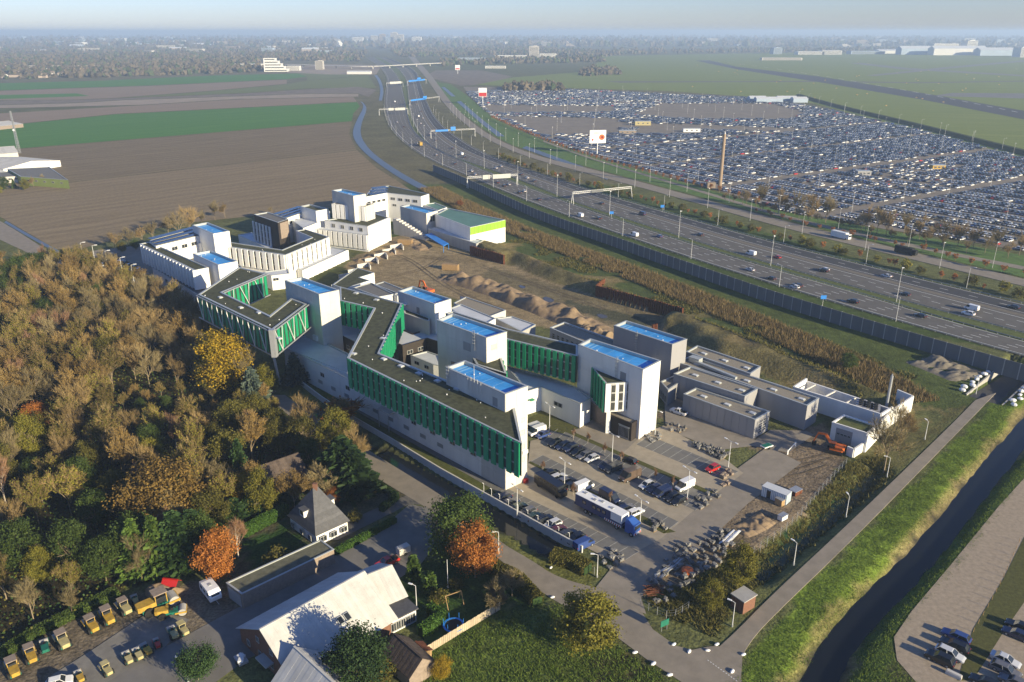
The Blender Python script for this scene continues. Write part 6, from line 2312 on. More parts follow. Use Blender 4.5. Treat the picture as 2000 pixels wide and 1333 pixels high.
# ================================================================== VEHICLES
def car_parts(L, Wd, Hh, kind):
    """Body, glazing and wheel meshes of one car type; front is +x, origin on the ground."""
    hw = Wd / 2
    belt = {'van': 1.15, 'suv': 1.05, 'pickup': 1.05}.get(kind, .88)
    nose = {'van': 1.05, 'suv': .98, 'pickup': 1.0}.get(kind, .72)
    tail = {'hatch': .88, 'estate': .9, 'sedan': .92, 'van': 1.15, 'suv': 1.05, 'pickup': .95}[kind]
    st = [(-L / 2, hw * .86, tail * .92, .36), (-L / 2 + .12, hw * .95, tail, .28), (-L * .3, hw, belt, .24), (L * .12, hw, belt, .24), (L * .2, hw, belt - .02, .24),
          (L / 2 - .35, hw * .97, nose, .26), (L / 2 - .06, hw * .88, nose * .86, .30), (L / 2, hw * .78, nose * .66, .36)]
    b = MB()
    n = len(st)
    V = []
    for x, w, zt, zb in st:
        m_ = zb + (zt - zb) * .55
        V += [(x, -w * .94, zb), (x, -w, m_), (x, -w * .93, zt), (x, w * .93, zt), (x, w, m_), (x, w * .94, zb)]
    F = []
    for i in range(n - 1):
        for j in range(6):
            a, c = i * 6 + j, i * 6 + (j + 1) % 6
            F.append((a, a + 6, c + 6, c))
    F += [(0, 1, 2, 3, 4, 5), tuple((n - 1) * 6 + j for j in (5, 4, 3, 2, 1, 0))]
    b.add(V, F, 0)
    # glasshouse: front base, front roof, rear roof, rear base
    if kind == 'van':
        xs_ = (L * .40, L * .24, -L / 2 + .10, -L / 2 + .04)
    elif kind == 'pickup':
        xs_ = (L * .22, L * .10, -L * .12, -L * .17)
    elif kind == 'sedan':
        xs_ = (L * .22, L * .06, -L * .22, -L * .36)
    else:
        xs_ = (L * .22, L * .07, -L * .36, -L * .46)
    wb, wr_ = hw * .93, hw * (.88 if kind == 'van' else .74)
    zb, zr = belt - .02, Hh
    g = MB()
    P = [(xs_[0], -wb, zb), (xs_[0], wb, zb), (xs_[1], -wr_, zr - .04), (xs_[1], wr_, zr - .04), (xs_[2], -wr_, zr - .03), (xs_[2], wr_, zr - .03), (xs_[3], -wb, zb), (xs_[3], wb, zb)]
    if kind == 'van':
        g.add(P[:4], [(0, 1, 3, 2)], 0)
        xm = L * .10
        sw, sr = wb, wr_
        for s in (-1, 1):
            q = [(xs_[0], s * wb, zb), (xm, s * wb, zb), (xm, s * wr_, zr - .25), (xs_[1] + .05, s * wr_, zr - .25)]
            g.add(q, [(0, 1, 2, 3) if s > 0 else (3, 2, 1, 0)], 0)
            q2 = [(xm, s * wb, zb), (xs_[3], s * wb, zb), (xs_[2], s * wr_, zr - .04), (xs_[1], s * wr_, zr - .04), (xm, s * wr_, zr - .25)]
            b.add(q2, [(0, 1, 2, 3, 4) if s > 0 else (4, 3, 2, 1, 0)], 0)
        b.add([P[4], P[5], P[7], P[6]], [(0, 1, 2, 3)], 0)
    else:
        g.add(P, [(0, 1, 3, 2), (6, 4, 5, 7), (0, 2, 4, 6), (1, 7, 5, 3)], 0)
        for s in (-1, 1):      # pillars
            for t_ in (.0, .42, 1.0):
                xb_, xr_ = xs_[0] + (xs_[3] - xs_[0]) * t_, xs_[1] + (xs_[2] - xs_[1]) * t_
                b.beam((xb_, s * (wb + .005), zb), (xr_, s * (wr_ + .005), zr - .03), .07, .05, 0)
    b.add([(xs_[1], -wr_, zr - .04), (xs_[1], wr_, zr - .04), (xs_[2], wr_, zr - .03), (xs_[2], -wr_, zr - .03), (xs_[1] - .15, -wr_ * .9, zr), (xs_[1] - .15, wr_ * .9, zr),
           (xs_[2] + .15, wr_ * .9, zr), (xs_[2] + .15, -wr_ * .9, zr)], [(4, 5, 6, 7), (0, 1, 5, 4), (1, 2, 6, 5), (2, 3, 7, 6), (3, 0, 4, 7)], 0)
    if kind == 'pickup':
        b.add([(-L / 2 + .2, -hw * .8, belt + .01), (-L * .18, -hw * .8, belt + .01), (-L * .18, hw * .8, belt + .01), (-L / 2 + .2, hw * .8, belt + .01)], [(0, 1, 2, 3)], 1)
    b.box((L / 2 - .02, 0, .42), (.12, Wd * .82, .2), 0, 1)
    b.box((-L / 2 + .02, 0, .42), (.12, Wd * .86, .22), 0, 1)
    wh = MB().disc((0, 0, 0), (0, 1, 0), .33, .22, 10, 0).disc((0, 0, 0), (0, 1, 0), .2, .24, 8, 1)
    hl = MB().box((0, 0, 0), (.10, .36, .16))
    return (b.mesh('body', [M['white'], M['black']]), g.mesh('window', [M['glass']]), wh.mesh('wheel', [M['black'], M['steel']]), hl.mesh('headlight', [M['paint_white']]),
            hl.mesh('tail_light', [M['red']]), L, Wd, nose, tail)


CARS = {'hatch': car_parts(4.1, 1.74, 1.46, 'hatch'), 'estate': car_parts(4.7, 1.8, 1.47, 'estate'), 'sedan': car_parts(4.6, 1.8, 1.43, 'sedan'),
        'suv': car_parts(4.6, 1.88, 1.72, 'suv'), 'van': car_parts(5.2, 1.98, 2.25, 'van'), 'minivan': car_parts(4.8, 1.92, 1.9, 'van'), 'pickup': car_parts(5.1, 1.85, 1.72, 'pickup')}


def car(kind, x, y, rz, col, label, group=None, z=0.09, name=None, s=1.0, cat=None):
    b, g, w, hl, tl, L, Wd, nose, tail = CARS[kind]
    t = thing(name or {'van': 'van', 'minivan': 'van', 'pickup': 'pickup'}.get(kind, 'parked_car'), label, cat or {'van': 'van', 'minivan': 'van', 'pickup': 'pickup'}.get(kind, 'car'), (x, y, z), rz, group, s)
    o = link('body', b, t)
    o.material_slots[0].link = 'OBJECT'
    o.material_slots[0].material = paint(col, None)
    link('window', g, t)
    for sx in (-.30, .31):
        for sy in (-1, 1):
            link('wheel', w, t, (L * sx, sy * (Wd / 2 - .1), .33))
    for sy in (-1, 1):
        link('headlight', hl, t, (L / 2 - .04, sy * Wd * .31, nose * .72))
        link('tail_light', tl, t, (-L / 2 + .03, sy * Wd * .36, tail * .8))
    return t


def hd(a, b):
    p, q = G(*a), G(*b)
    return math.atan2(q.y - p.y, q.x - p.x)


Z1 = lambda x, y: (940 + .2003 * x, 880 + .2003 * y)
Z2 = lambda x, y: (1000 + .2003 * x, 780 + .2003 * y)
ST = hd(Z1(150, 480), Z1(290, 425))
rc = random.Random(3)
row1 = [('estate', 'dark blue', 205, 465), ('estate', 'dark blue', 282, 507), ('hatch', 'dark green', 368, 550), ('estate', 'grey', 445, 602), ('hatch', 'dark green', 515, 648), ('estate', 'black', 612, 672),
        ('estate', 'silver', 690, 722), ('hatch', 'maroon', 752, 775), ('estate', 'dark grey', 845, 815), ('estate', 'black', 920, 858), ('minivan', 'blue', 1000, 918)]
for k, (kd, c_, x, y) in enumerate(row1):
    q = G(*Z1(x, y), .6)
    car(kd, q.x, q.y, ST + (0 if k % 3 else math.pi), c_, '%s %s, %s from the building in the row along the moat wall' % (c_, 'van' if 'van' in kd else 'car', ORD[k]), 'cars along the moat wall')
row2 = [('hatch', 'black', 692, 222), ('estate', 'silver', 748, 262), ('estate', 'grey', 830, 298), ('hatch', 'dark grey', 882, 345), ('estate', 'dark blue', 1410, 565), ('estate', 'white', 1500, 605)]
for k, (kd, c_, x, y) in enumerate(row2):
    q = G(*Z1(x, y), .6)
    car(kd, q.x, q.y, ST, c_, '%s car, %s from the building in the bays behind the blue truck' % (c_, ORD[k]), 'cars behind the blue truck')
row3 = [('minivan', 'silver', 195, 285), ('van', 'white', 242, 320), ('hatch', 'blue', 300, 350), ('hatch', 'black', 420, 428), ('estate', 'dark blue', 495, 455), ('suv', 'dark blue', 572, 478),
        ('hatch', 'black', 640, 515), ('estate', 'grey', 708, 548), ('hatch', 'silver', 778, 580), ('hatch', 'dark blue', 918, 650), ('minivan', 'dark grey', 985, 680),
        ('hatch', 'silver', 1312, 838), ('hatch', 'dark blue', 1385, 875), ('minivan', 'dark blue', 1462, 912), ('hatch', 'black', 1560, 955), ('hatch', 'black', 1622, 992)]
for k, (kd, c_, x, y) in enumerate(row3):
    q = G(*Z2(x, y), .6)
    car(kd, q.x, q.y, ST + math.pi, c_, '%s %s, %s from the tower in the long middle row of bays' % (c_, 'van' if 'van' in kd else 'car', ORD[k]), 'cars in the middle row')
for kd, c_, x, y, r_, lb in (('hatch', 'black', 1145, 597, math.pi * .5 + .2, 'black car parked alone across the middle bays'), ('van', 'white', 1685, 850, math.pi, 'white van parked alone beyond the middle row'),
                             ('hatch', 'red', 1955, 675, math.pi, 'bright red small car parked beside the soil strip')):
    q = G(*Z2(x, y), .6)
    car(kd, q.x, q.y, ST + r_, c_, lb)
q = G(*Z2(1150, 750), .8)
cv = car('van', q.x, q.y, ST + math.pi, 'brown', 'brown and grey camper van parked in the middle row', name='camper_van', s=1.12)
q = G(*Z1(1000, 352), .8)
car('van', q.x, q.y, ST, 'white', 'white van parked behind the rear end of the blue truck', name='van')
q = G(*Z1(1250, 455), .8)
car('van', q.x, q.y, ST - 1.5, 'dark blue', 'dark blue van standing behind the blue truck trailer')
q = G(*Z2(1625, 128), .5)
car('pickup', q.x, q.y, hd(Z2(1690, 150), Z2(1560, 105)), 'white', 'white pickup with open door beside the nearest grey hall')
# black coach van
q = G(*Z1(668, 345), 1.2)
t = thing('minibus', 'matt black prison minibus parked beside the end of the green building', 'minibus', (q.x, q.y, .09), hd(Z1(600, 290), Z1(760, 390)))
mb = MB()
mb.prism([(-4.2, -1.2), (4.0, -1.2), (4.0, 1.2), (-4.2, 1.2)], .5, 3.0)
mb.prism([(4.0, -1.15), (5.0, -1.0), (5.0, 1.0), (4.0, 1.15)], .5, 1.7)
link('body', mb.mesh('body', [paint('black', None)]), t)
for k in range(5):
    for s in (-1, 1):
        link('window', MB().box((0, 0, 0), (1.1, .05, .7)).mesh('window', [M['glass']]), t, (-3.2 + 1.5 * k, 1.22 * s, 2.2))
link('windscreen', MB().add([(4.02, -1.1, 1.7), (4.02, 1.1, 1.7), (3.8, 1.0, 2.9), (3.8, -1.0, 2.9)], [(0, 1, 2, 3)]).mesh('windscreen', [M['glass']]), t, (.2, 0, 0))
for sx in (-2.8, 3.6):
    for s in (-1, 1):
        link('wheel', MB().disc((0, 0, 0), (0, 1, 0), .45, .3, 12).mesh('wheel', [M['black']]), t, (sx, s * 1.05, .45))

# blue trailer truck
ra = [G(*Z1(x, y), 3.9) for x, y in ((908, 420), (1000, 382), (1445, 606), (1365, 645))]
mid0, mid1 = (ra[0] + ra[1]) / 2, (ra[2] + ra[3]) / 2
tdir = (mid1 - mid0)
TL = tdir.length
rz = math.atan2(tdir.y, tdir.x)
t = thing('trailer_truck', 'long navy blue trailer truck with white roof and red-white striped skirt', 'truck', ((mid0.x + mid1.x) / 2, (mid0.y + mid1.y) / 2, .09), rz)
h2 = TL / 2
link('trailer_body', MB().prism([(-h2, -1.27), (h2, -1.27), (h2, 1.27), (-h2, 1.27)], 1.1, 3.75).mesh('trailer_body', [M['blue_paint']]), t)
link('trailer_roof', MB().prism([(-h2 - .02, -1.29), (h2 + .02, -1.29), (h2 + .02, 1.29), (-h2 - .02, 1.29)], 3.76, 3.9).mesh('trailer_roof', [M['paint_white']]), t)
for x, y in ((-h2 + 1.6, .4), (-h2 + 4.8, -.3), (0, .3), (h2 - 3.4, -.2)):
    link('roof_vent', MB().box((0, 0, .1), (.7, .6, .2)).mesh('roof_vent', [M['steel']]), t, (x, y, 3.9))
link('front_panel', MB().prism([(h2 - 2.9, -1.31), (h2 + .03, -1.31), (h2 + .03, 1.31), (h2 - 2.9, 1.31)], 2.0, 3.74).mesh('front_panel', [M['paint_white']]), t)
for s in (-1, 1):
    sk = link('striped_skirt', MB().box((0, 0, 0), (4.6, .05, .55)).mesh('striped_skirt', [M['paint_white']]), t, (h2 - 2.3, 1.30 * s, 1.25))
    for k in range(8):
        link('red_stripe', MB().add([(0, 0, -.27), (.28, 0, -.27), (.48, 0, .27), (.2, 0, .27)], [(0, 1, 2, 3), (3, 2, 1, 0)]).mesh('red_stripe', [M['red']]), sk, (-2.2 + .56 * k, .04 * s, 0))
    for k, x in enumerate((-h2 + 2.6, -h2 + 5.4, h2 - 6.2, h2 - 4.8)):
        wn_ = link('window', MB().box((0, 0, 0), (1.05, .06, .85)).mesh('window', [M['glass']]), t, (x, 1.29 * s, 2.75))
        link('shutter', MB().box((0, .01 * s, 0), (.75, .08, .6)).mesh('shutter', [M['brick_pale']]), wn_)
    for x in (-h2 + 3.0, -h2 + 4.3, h2 + 2.6, h2 - 1.3):
        link('wheel', MB().disc((0, 0, 0), (0, 1, 0), .52, .35, 12, 0).disc((0, 0, 0), (0, 1, 0), .28, .37, 8, 1).mesh('wheel', [M['black'], M['steel']]), t, (x, 1.05 * s, .52))
link('chassis', MB().box((0, 0, .85), (TL + 3.4, 1.4, .35)).mesh('chassis', [M['black']]), t, (1.0, 0, 0))
cb = MB().prism([(h2 + .9, -1.22), (h2 + 3.2, -1.22), (h2 + 3.35, -.9), (h2 + 3.35, .9), (h2 + 3.2, 1.22), (h2 + .9, 1.22)], .6, 2.9)
cb.add([(h2 + .9, -1.2, 2.9), (h2 + 3.0, -1.15, 2.9), (h2 + 3.0, 1.15, 2.9), (h2 + .9, 1.2, 2.9), (h2 + .9, -1.0, 3.7), (h2 + 1.5, -.9, 3.7), (h2 + 1.5, .9, 3.7), (h2 + .9, 1.0, 3.7)],
       [(4, 5, 6, 7), (0, 1, 5, 4), (1, 2, 6, 5), (2, 3, 7, 6), (3, 0, 4, 7)])
link('cab', cb.mesh('cab', [mat('cab_blue', (.03, .09, .32), .35, .06, spec=.5)]), t)
link('windscreen', MB().box((h2 + 3.33, 0, 2.2), (.08, 2.0, .9)).mesh('windscreen', [M['glass']]), t)
link('bumper', MB().box((h2 + 3.38, 0, .85), (.12, 2.4, .5)).mesh('bumper', [M['paint_white']]), t)
for s in (-1, 1):
    link('bumper_stripe', MB().box((h2 + 3.45, s * .8, .85), (.02, .5, .4)).mesh('bumper_stripe', [M['red']]), t)

# gravel corner bottom right
Z6 = lambda x, y: (1700 + .2123 * x, 1050 + .2123 * y)
r6 = hd(Z6(700, 870), Z6(900, 960))
for k, (c_, x, y, fl, kd, lb) in enumerate((('blue', 790, 905, 1, 'estate', 'blue car, outermost of four on the gravel by the ditch'), ('black', 775, 990, 1, 'estate', 'black car second of four on the gravel by the ditch'),
                                            ('silver', 735, 1068, 0, 'estate', 'silver car between two dark cars on the gravel'), ('black', 640, 1115, 1, 'suv', 'black car last of four on the gravel by the ditch'),
                                            ('silver', 1245, 1125, 0, 'sedan', 'silver saloon beyond the grass divider on the gravel'), ('grey', 1245, 1215, 0, 'estate', 'grey car beside the silver saloon on the gravel'),
                                            ('dark blue', 1350, 890, 1, 'estate', 'dark blue car at the right picture edge on the gravel'), ('black', 1380, 820, 1, 'estate', 'black car behind the dark blue one at the right edge'),
                                            ('black', 1060, 1335, 1, 'estate', 'dark car cut by the bottom right corner'), ('grey', 1330, 1330, 1, 'estate', 'grey car cut by the bottom right corner'))):
    q = G(*Z6(x, y), .6)
    car(kd, q.x, q.y, r6 + (math.pi if fl else 0), c_, lb, 'cars on the corner gravel', .03)
q = G(*Z6(765, 1275))
tag(MB().box((q.x, q.y, .3), (2.4, .8, .6), r6).box((q.x, q.y, .66), (2.2, .6, .12), r6).build('concrete_block', M['concrete']), 'pale concrete block on the gravel by the black car', 'concrete block')

# cars behind the left wing
rl = hd((196, 532), (215, 524))
kk = 0
for (ax, ay), (bx, by), n in (((170, 505), (300, 575), 14), ((285, 492), (322, 478), 4), ((222, 500), (300, 552), 11), ((310, 492), (350, 484), 4)):
    for i in range(n):
        if rc.random() < .1:
            continue
        u = i / max(1, n - 1)
        q = G(ax + (bx - ax) * u, ay + (by - ay) * u)
        car(rc.choice(['hatch', 'estate', 'sedan', 'hatch']), q.x, q.y, rl + rc.choice((0, math.pi)), rc.choice(['black', 'dark blue', 'silver', 'grey', 'dark grey', 'white', 'maroon', 'black']),
            'car parked in the rear car park left of the ribbed wing', 'cars in the rear car park', .05)
for k, (x, y, c_) in enumerate(((415, 645, 'silver'), (402, 636, 'grey'), (388, 628, 'black'))):
    q = G(x, y)
    car('hatch', q.x, q.y, rl, c_, '%s car under the raised truss wing' % c_, 'cars under the truss wing', .05)

# traffic: each car on its lane
def on_lane(E1, E2, fr, ypx, xpx):
    P = E1 * (1 - fr) + E2 * fr
    q = G(xpx, ypx)
    i = int(np.argmin((P[:, 0] - q.x) ** 2 + (P[:, 1] - q.y) ** 2))
    j = min(i + 1, len(P) - 1)
    i2 = max(0, j - 1)
    return P[i], math.atan2(P[j][1] - P[i2][1], P[j][0] - P[i2][0])


TR = [('A', .30, 1571, 570, 'estate', 'black'), ('A', .30, 1645, 588, 'suv', 'black'), ('A', .68, 1771, 617, 'estate', 'black'), ('A', .15, 1551, 577, 'hatch', 'white'), ('A', .40, 1457, 535, 'sedan', 'silver'),
      ('A', .25, 1475, 550, 'hatch', 'black'), ('A', .20, 1245, 463, 'van', 'white'), ('A', .72, 1275, 462, 'hatch', 'blue'), ('A', .25, 1135, 422, 'van', 'white'), ('A', .55, 1163, 433, 'estate', 'black'),
      ('A', .35, 1054, 395, 'hatch', 'dark blue'), ('A', .55, 1027, 379, 'hatch', 'white'), ('A', .30, 1011, 381, 'hatch', 'black'), ('A', .60, 984, 361, 'sedan', 'silver'), ('A', .40, 971, 361, 'hatch', 'maroon'),
      ('A', .35, 974, 367, 'hatch', 'black'), ('A', .45, 916, 338, 'hatch', 'white'), ('A', .30, 905, 342, 'hatch', 'silver'), ('A', .5, 868, 321, 'hatch', 'black'), ('A', .5, 852, 303, 'hatch', 'silver'),
      ('A', .5, 805, 283, 'hatch', 'white'), ('A', .4, 780, 240, 'hatch', 'white'), ('A', .6, 776, 250, 'hatch', 'black'), ('A', .5, 772, 200, 'van', 'white'), ('A', .4, 768, 215, 'hatch', 'silver'),
      ('B', .10, 1912, 659 - 55, 'suv', 'white'), ('B', .12, 1868, 603, 'sedan', 'white'), ('B', .30, 1882, 600, 'van', 'white'), ('B', .20, 1752, 571, 'hatch', 'black'), ('B', .27, 1600, 535, 'suv', 'black'),
      ('B', .33, 1600, 525, 'hatch', 'white'), ('B', .30, 1533, 512, 'hatch', 'red'), ('B', .12, 1463, 492, 'van', 'white'), ('B', .72, 1703, 541, 'sedan', 'silver'), ('B', .75, 1937, 601, 'estate', 'black'),
      ('B', .30, 1380, 466, 'estate', 'dark grey'), ('B', .45, 1288, 421, 'van', 'dark blue'), ('B', .35, 1174, 401, 'hatch', 'black'), ('B', .25, 1044, 358, 'hatch', 'dark grey'), ('B', .4, 1042, 343, 'hatch', 'black'),
      ('B', .3, 1031, 349, 'sedan', 'white'), ('B', .5, 982, 325, 'hatch', 'silver'), ('B', .2, 978, 332, 'hatch', 'white'), ('B', .3, 922, 302, 'van', 'white'), ('B', .2, 918, 310, 'hatch', 'black'),
      ('B', .4, 898, 290, 'hatch', 'dark grey'), ('B', .3, 876, 275, 'hatch', 'black'), ('B', .3, 864, 262, 'hatch', 'silver'), ('B', .25, 830, 242, 'hatch', 'white'), ('B', .45, 843, 232, 'hatch', 'white'),
      ('B', .3, 827, 230, 'van', 'white'), ('B', .4, 822, 205, 'hatch', 'silver'), ('B', .3, 818, 195, 'hatch', 'white'), ('B', .5, 840, 218, 'hatch', 'black')]
for k, (s, fr, x, y, kd, c_) in enumerate(TR):
    E1, E2 = (A1, A2) if s == 'A' else (B1, B2)
    p, a = on_lane(E1, E2, fr, y, x)
    where = 'near carriageway' if s == 'A' else 'far carriageway'
    car(kd, p[0], p[1], a + math.pi, c_, '%s %s driving on the %s' % (c_, 'van' if kd == 'van' else 'car', where) +
        (', %s from the noise wall end' % ORD[k] if s == 'A' else ', %s from the right edge' % ORD[k - 25]), 'traffic on the %s' % where, .21, name='van' if kd == 'van' else 'driving_car')
# yellow lorry
p, a = on_lane(A1, A2, .5, 284, 820)
t = thing('lorry', 'yellow lorry on the near carriageway in the bend', 'lorry', (p[0], p[1], .21), a + math.pi)
link('box', MB().box((-1.2, 0, 2.3), (8.5, 2.5, 2.9)).mesh('box', [M['yellow']]), t)
link('cab', MB().prism([(3.3, -1.2), (5.4, -1.1), (5.4, 1.1), (3.3, 1.2)], .6, 3.0).mesh('cab', [M['yellow']]), t)
link('windscreen', MB().box((5.42, 0, 2.3), (.05, 2.0, .9)).mesh('windscreen', [M['glass']]), t)
for x in (-4, -2.6, 4.2):
    for s in (-1, 1):
        link('wheel', MB().disc((0, 0, 0), (0, 1, 0), .5, .35, 10).mesh('wheel', [M['black']]), t, (x, s, .5))
# lorry and coach on the parallel road
for fr, x, y, c_, lb in ((.5, 1598, 462, 'paint_white', 'white box lorry on the parallel road behind the young trees'), (.5, 1762, 505, 'black', 'dark coach on the parallel road behind the young trees')):
    p, a = on_lane(C1, C2, fr, y, x)
    t = thing('lorry' if 'lorry' in lb else 'coach', lb, 'lorry' if 'lorry' in lb else 'coach', (p[0], p[1], .16), a)
    link('body', MB().box((0, 0, 1.9), (9.0, 2.5, 3.0)).mesh('body', [M[c_]]), t)
    link('cab', MB().prism([(4.5, -1.2), (6.3, -1.1), (6.3, 1.1), (4.5, 1.2)], .5, 2.9).mesh('cab', [M[c_]]), t)
    link('windscreen', MB().box((6.32, 0, 2.1), (.05, 2.0, 1.0)).mesh('windscreen', [M['glass']]), t)
    for xx in (-3, 4.6):
        for s in (-1, 1):
            link('wheel', MB().disc((0, 0, 0), (0, 1, 0), .5, .35, 10).mesh('wheel', [M['black']]), t, (xx, s * 1.05, .5))

# ------------------------------------------------------------------ the big car park
pk_poly = G2(PARK)
ua, ub = G(1384, 367), G(1880, 470)
ud_ = (ub - ua).normalized()
vd_ = Vector((-ud_.y, ud_.x, 0))
holes = [G2([(985, 228), (1210, 232), (1210, 262), (1060, 264)]), G2([(940, 206), (1200, 208), (1200, 219), (960, 221)]), G2([(1290, 203), (1510, 203), (1575, 222), (1540, 233), (1350, 233), (1240, 224)]),
         G2([(1210, 240), (1360, 245), (1560, 252), (1540, 258), (1330, 253), (1200, 250)]), G2([(1240, 262), (1375, 262), (1365, 245), (1250, 245)])]
r = np.random.default_rng(5)
cand = []
for i in range(-10, 60):
    for side in (0, 5.4):
        v = i * 17.6 + side
        u = np.arange(-900, 1500, 2.55)
        X = ua.x + ud_.x * u + vd_.x * v
        Y = ua.y + ud_.y * u + vd_.y * v
        cand.append(np.stack([X, Y, np.full(len(u), 1.0 if side else -1.0), u, np.full(len(u), v)], 1))
cand = np.concatenate(cand)
X, Y = cand[:, 0], cand[:, 1]
m = np_in_poly(X, Y, pk_poly) & (np.abs(X) < Y * .66 + 25)
for hp in holes:
    m &= ~np_in_poly(X, Y, hp)
m &= (np.mod(cand[:, 3], 96) > 9) & (r.random(len(X)) < np.where(vnoise(X, Y, 45, 15) > -.55, .95, .55))
cand = cand[m]
order = np.argsort(np.hypot(cand[:, 0], cand[:, 1]))
cand = cand[order]
cols = ['black', 'dark grey', 'dark blue', 'grey', 'silver', 'white', 'blue', 'red', 'maroon']
wgt = np.array([.11, .10, .08, .12, .31, .21, .04, .02, .01])
rowrz = math.atan2(vd_.y, vd_.x)


def one_mesh(kind):
    b, g, w, hl, tl, L, Wd, nose, tail = CARS[kind]
    mb = MB()
    for me, base in ((b, 0), (g, 2)):
        mb.add([tuple(v.co) for v in me.vertices], [tuple(p.vertices) for p in me.polygons], [base + p.material_index if base == 0 else 2 for p in me.polygons])
    for sx in (-.3, .31):
        for sy in (-1, 1):
            mb.disc((L * sx, sy * (Wd / 2 - .1), .33), (0, 1, 0), .33, .22, 8, 1)
    return mb.mesh('parked_car', [M['white'], M['black'], M['glass']])


ONE = [one_mesh(k) for k in ('hatch', 'estate', 'sedan')]
NIND = 296
for k in range(min(NIND, len(cand))):
    x, y, sd, u, v = cand[k]
    c_ = str(r.choice(cols, p=wgt / wgt.sum()))
    o = link('parked_car', ONE[int(r.integers(3))], None, (x + r.normal() * .1, y + r.normal() * .1, .13), rowrz + (0 if sd > 0 else math.pi) + r.normal() * .02)
    o.material_slots[0].link = 'OBJECT'
    o.material_slots[0].material = paint(c_, None)
    tag(o, '%s car in the nearest rows of the big car park beyond the motorway' % c_, 'car', '%s cars in the big car park' % c_)
# the rest as one mass
rest = cand[NIND:]
tm = [(-2.1, -.84, .3), (-2.1, .84, .3), (2.1, .8, .3), (2.1, -.8, .3), (-2.1, -.82, .92), (-2.1, .82, .92), (2.1, .74, .68), (2.1, -.74, .68), (.95, -.84, .9), (.95, .84, .9),
      (-1.9, -.78, .92), (-1.9, .78, .92), (-1.5, -.62, 1.45), (-1.5, .62, 1.45), (.25, -.62, 1.45), (.25, .62, 1.45)]
tf = [((0, 4, 5, 1), 0), ((2, 6, 7, 3), 0), ((0, 3, 7, 8), 0), ((0, 8, 4, 4), 0), ((1, 9, 6, 2), 0), ((1, 5, 9, 9), 0), ((8, 7, 6, 9), 0), ((4, 10, 11, 5), 0),
      ((12, 14, 15, 13), 0), ((8, 9, 15, 14), 1), ((10, 12, 13, 11), 1), ((10, 8, 14, 12), 1), ((11, 13, 15, 9), 1)]
tf = [(f if len(set(f)) == 4 else tuple(dict.fromkeys(f)), mi) for f, mi in tf]
TV = np.array(tm)
nC = len(rest)
rot = rowrz + np.where(rest[:, 2] > 0, 0, math.pi) + r.normal(size=nC) * .02
cs, sn = np.cos(rot), np.sin(rot)
VV = np.empty((nC, len(TV), 3))
VV[..., 0] = rest[:, 0:1] + cs[:, None] * TV[None, :, 0] - sn[:, None] * TV[None, :, 1]
VV[..., 1] = rest[:, 1:2] + sn[:, None] * TV[None, :, 0] + cs[:, None] * TV[None, :, 1]
VV[..., 2] = TV[None, :, 2] * r.uniform(.95, 1.15, nC)[:, None] + .1
ci = r.choice(len(cols), p=wgt / wgt.sum(), size=nC)
F, MI = [], []
for i in range(nC):
    o_ = i * len(TV)
    for f, mi in tf:
        F.append(tuple(a + o_ for a in f))
        MI.append(len(cols) if mi else int(ci[i]))
me = bpy.data.meshes.new('far_parked_cars')
me.from_pydata(VV.reshape(-1, 3).tolist(), [], F)
for c_ in cols:
    me.materials.append(paint(c_, None))
me.materials.append(M['glass'])
me.polygons.foreach_set('material_index', MI)
me.update()
tag(link('parked_car_mass', me), 'thousands of parked cars filling the far rows of the big car park', 'cars', None, 'stuff')
print('CARS', len(cand))
# lamp posts of the car park
k = 0
for i in range(-2, 11):
    for u in np.arange(-700, 900, 62):
        v = i * 51 + 8
        x, y = ua.x + ud_.x * u + vd_.x * v, ua.y + ud_.y * u + vd_.y * v
        if np_in_poly(np.array([x]), np.array([y]), pk_poly)[0] and abs(x) < y * .66:
            lamp('tall', x, y, 0, 'slim lamp post among the parked cars', 'car park lamp posts', .9)
# service buildings in the car park
for px, h_, c_, lb in (((1255, 245), 4.5, 'cream', 'yellowish ticket office in the big car park'), ((1225, 262), 3.5, 'brick_pale', 'low brick office in the big car park'), ((1350, 258), 3.5, 'paint_white', 'white cabin in the big car park'),
                       ((1685, 342), 3.0, 'grey_panel', 'grey hut among the parked cars'), ((1830, 330), 3.0, 'yellow', 'yellow shuttle van shelter among the parked cars')):
    q = G(*px)
    t = site('car_park_office', lb, 'building', (q.x, q.y, 0))
    w = 9 if h_ > 3.2 else 5
    p = [(q.x - w, q.y - 3), (q.x + w, q.y - 3), (q.x + w, q.y + 3), (q.x - w, q.y + 3)]
    MB().prism(p, 0, h_).build('wall', M[c_], t)
    MB().prism(inset(p, -.3), h_, h_ + .25).build('roof', M['trim'], t)
    wf = wall_frame(p[0], p[1], cen(p))
    windows(t, wf, 3, 1.8, 1.2, h_ * .55)

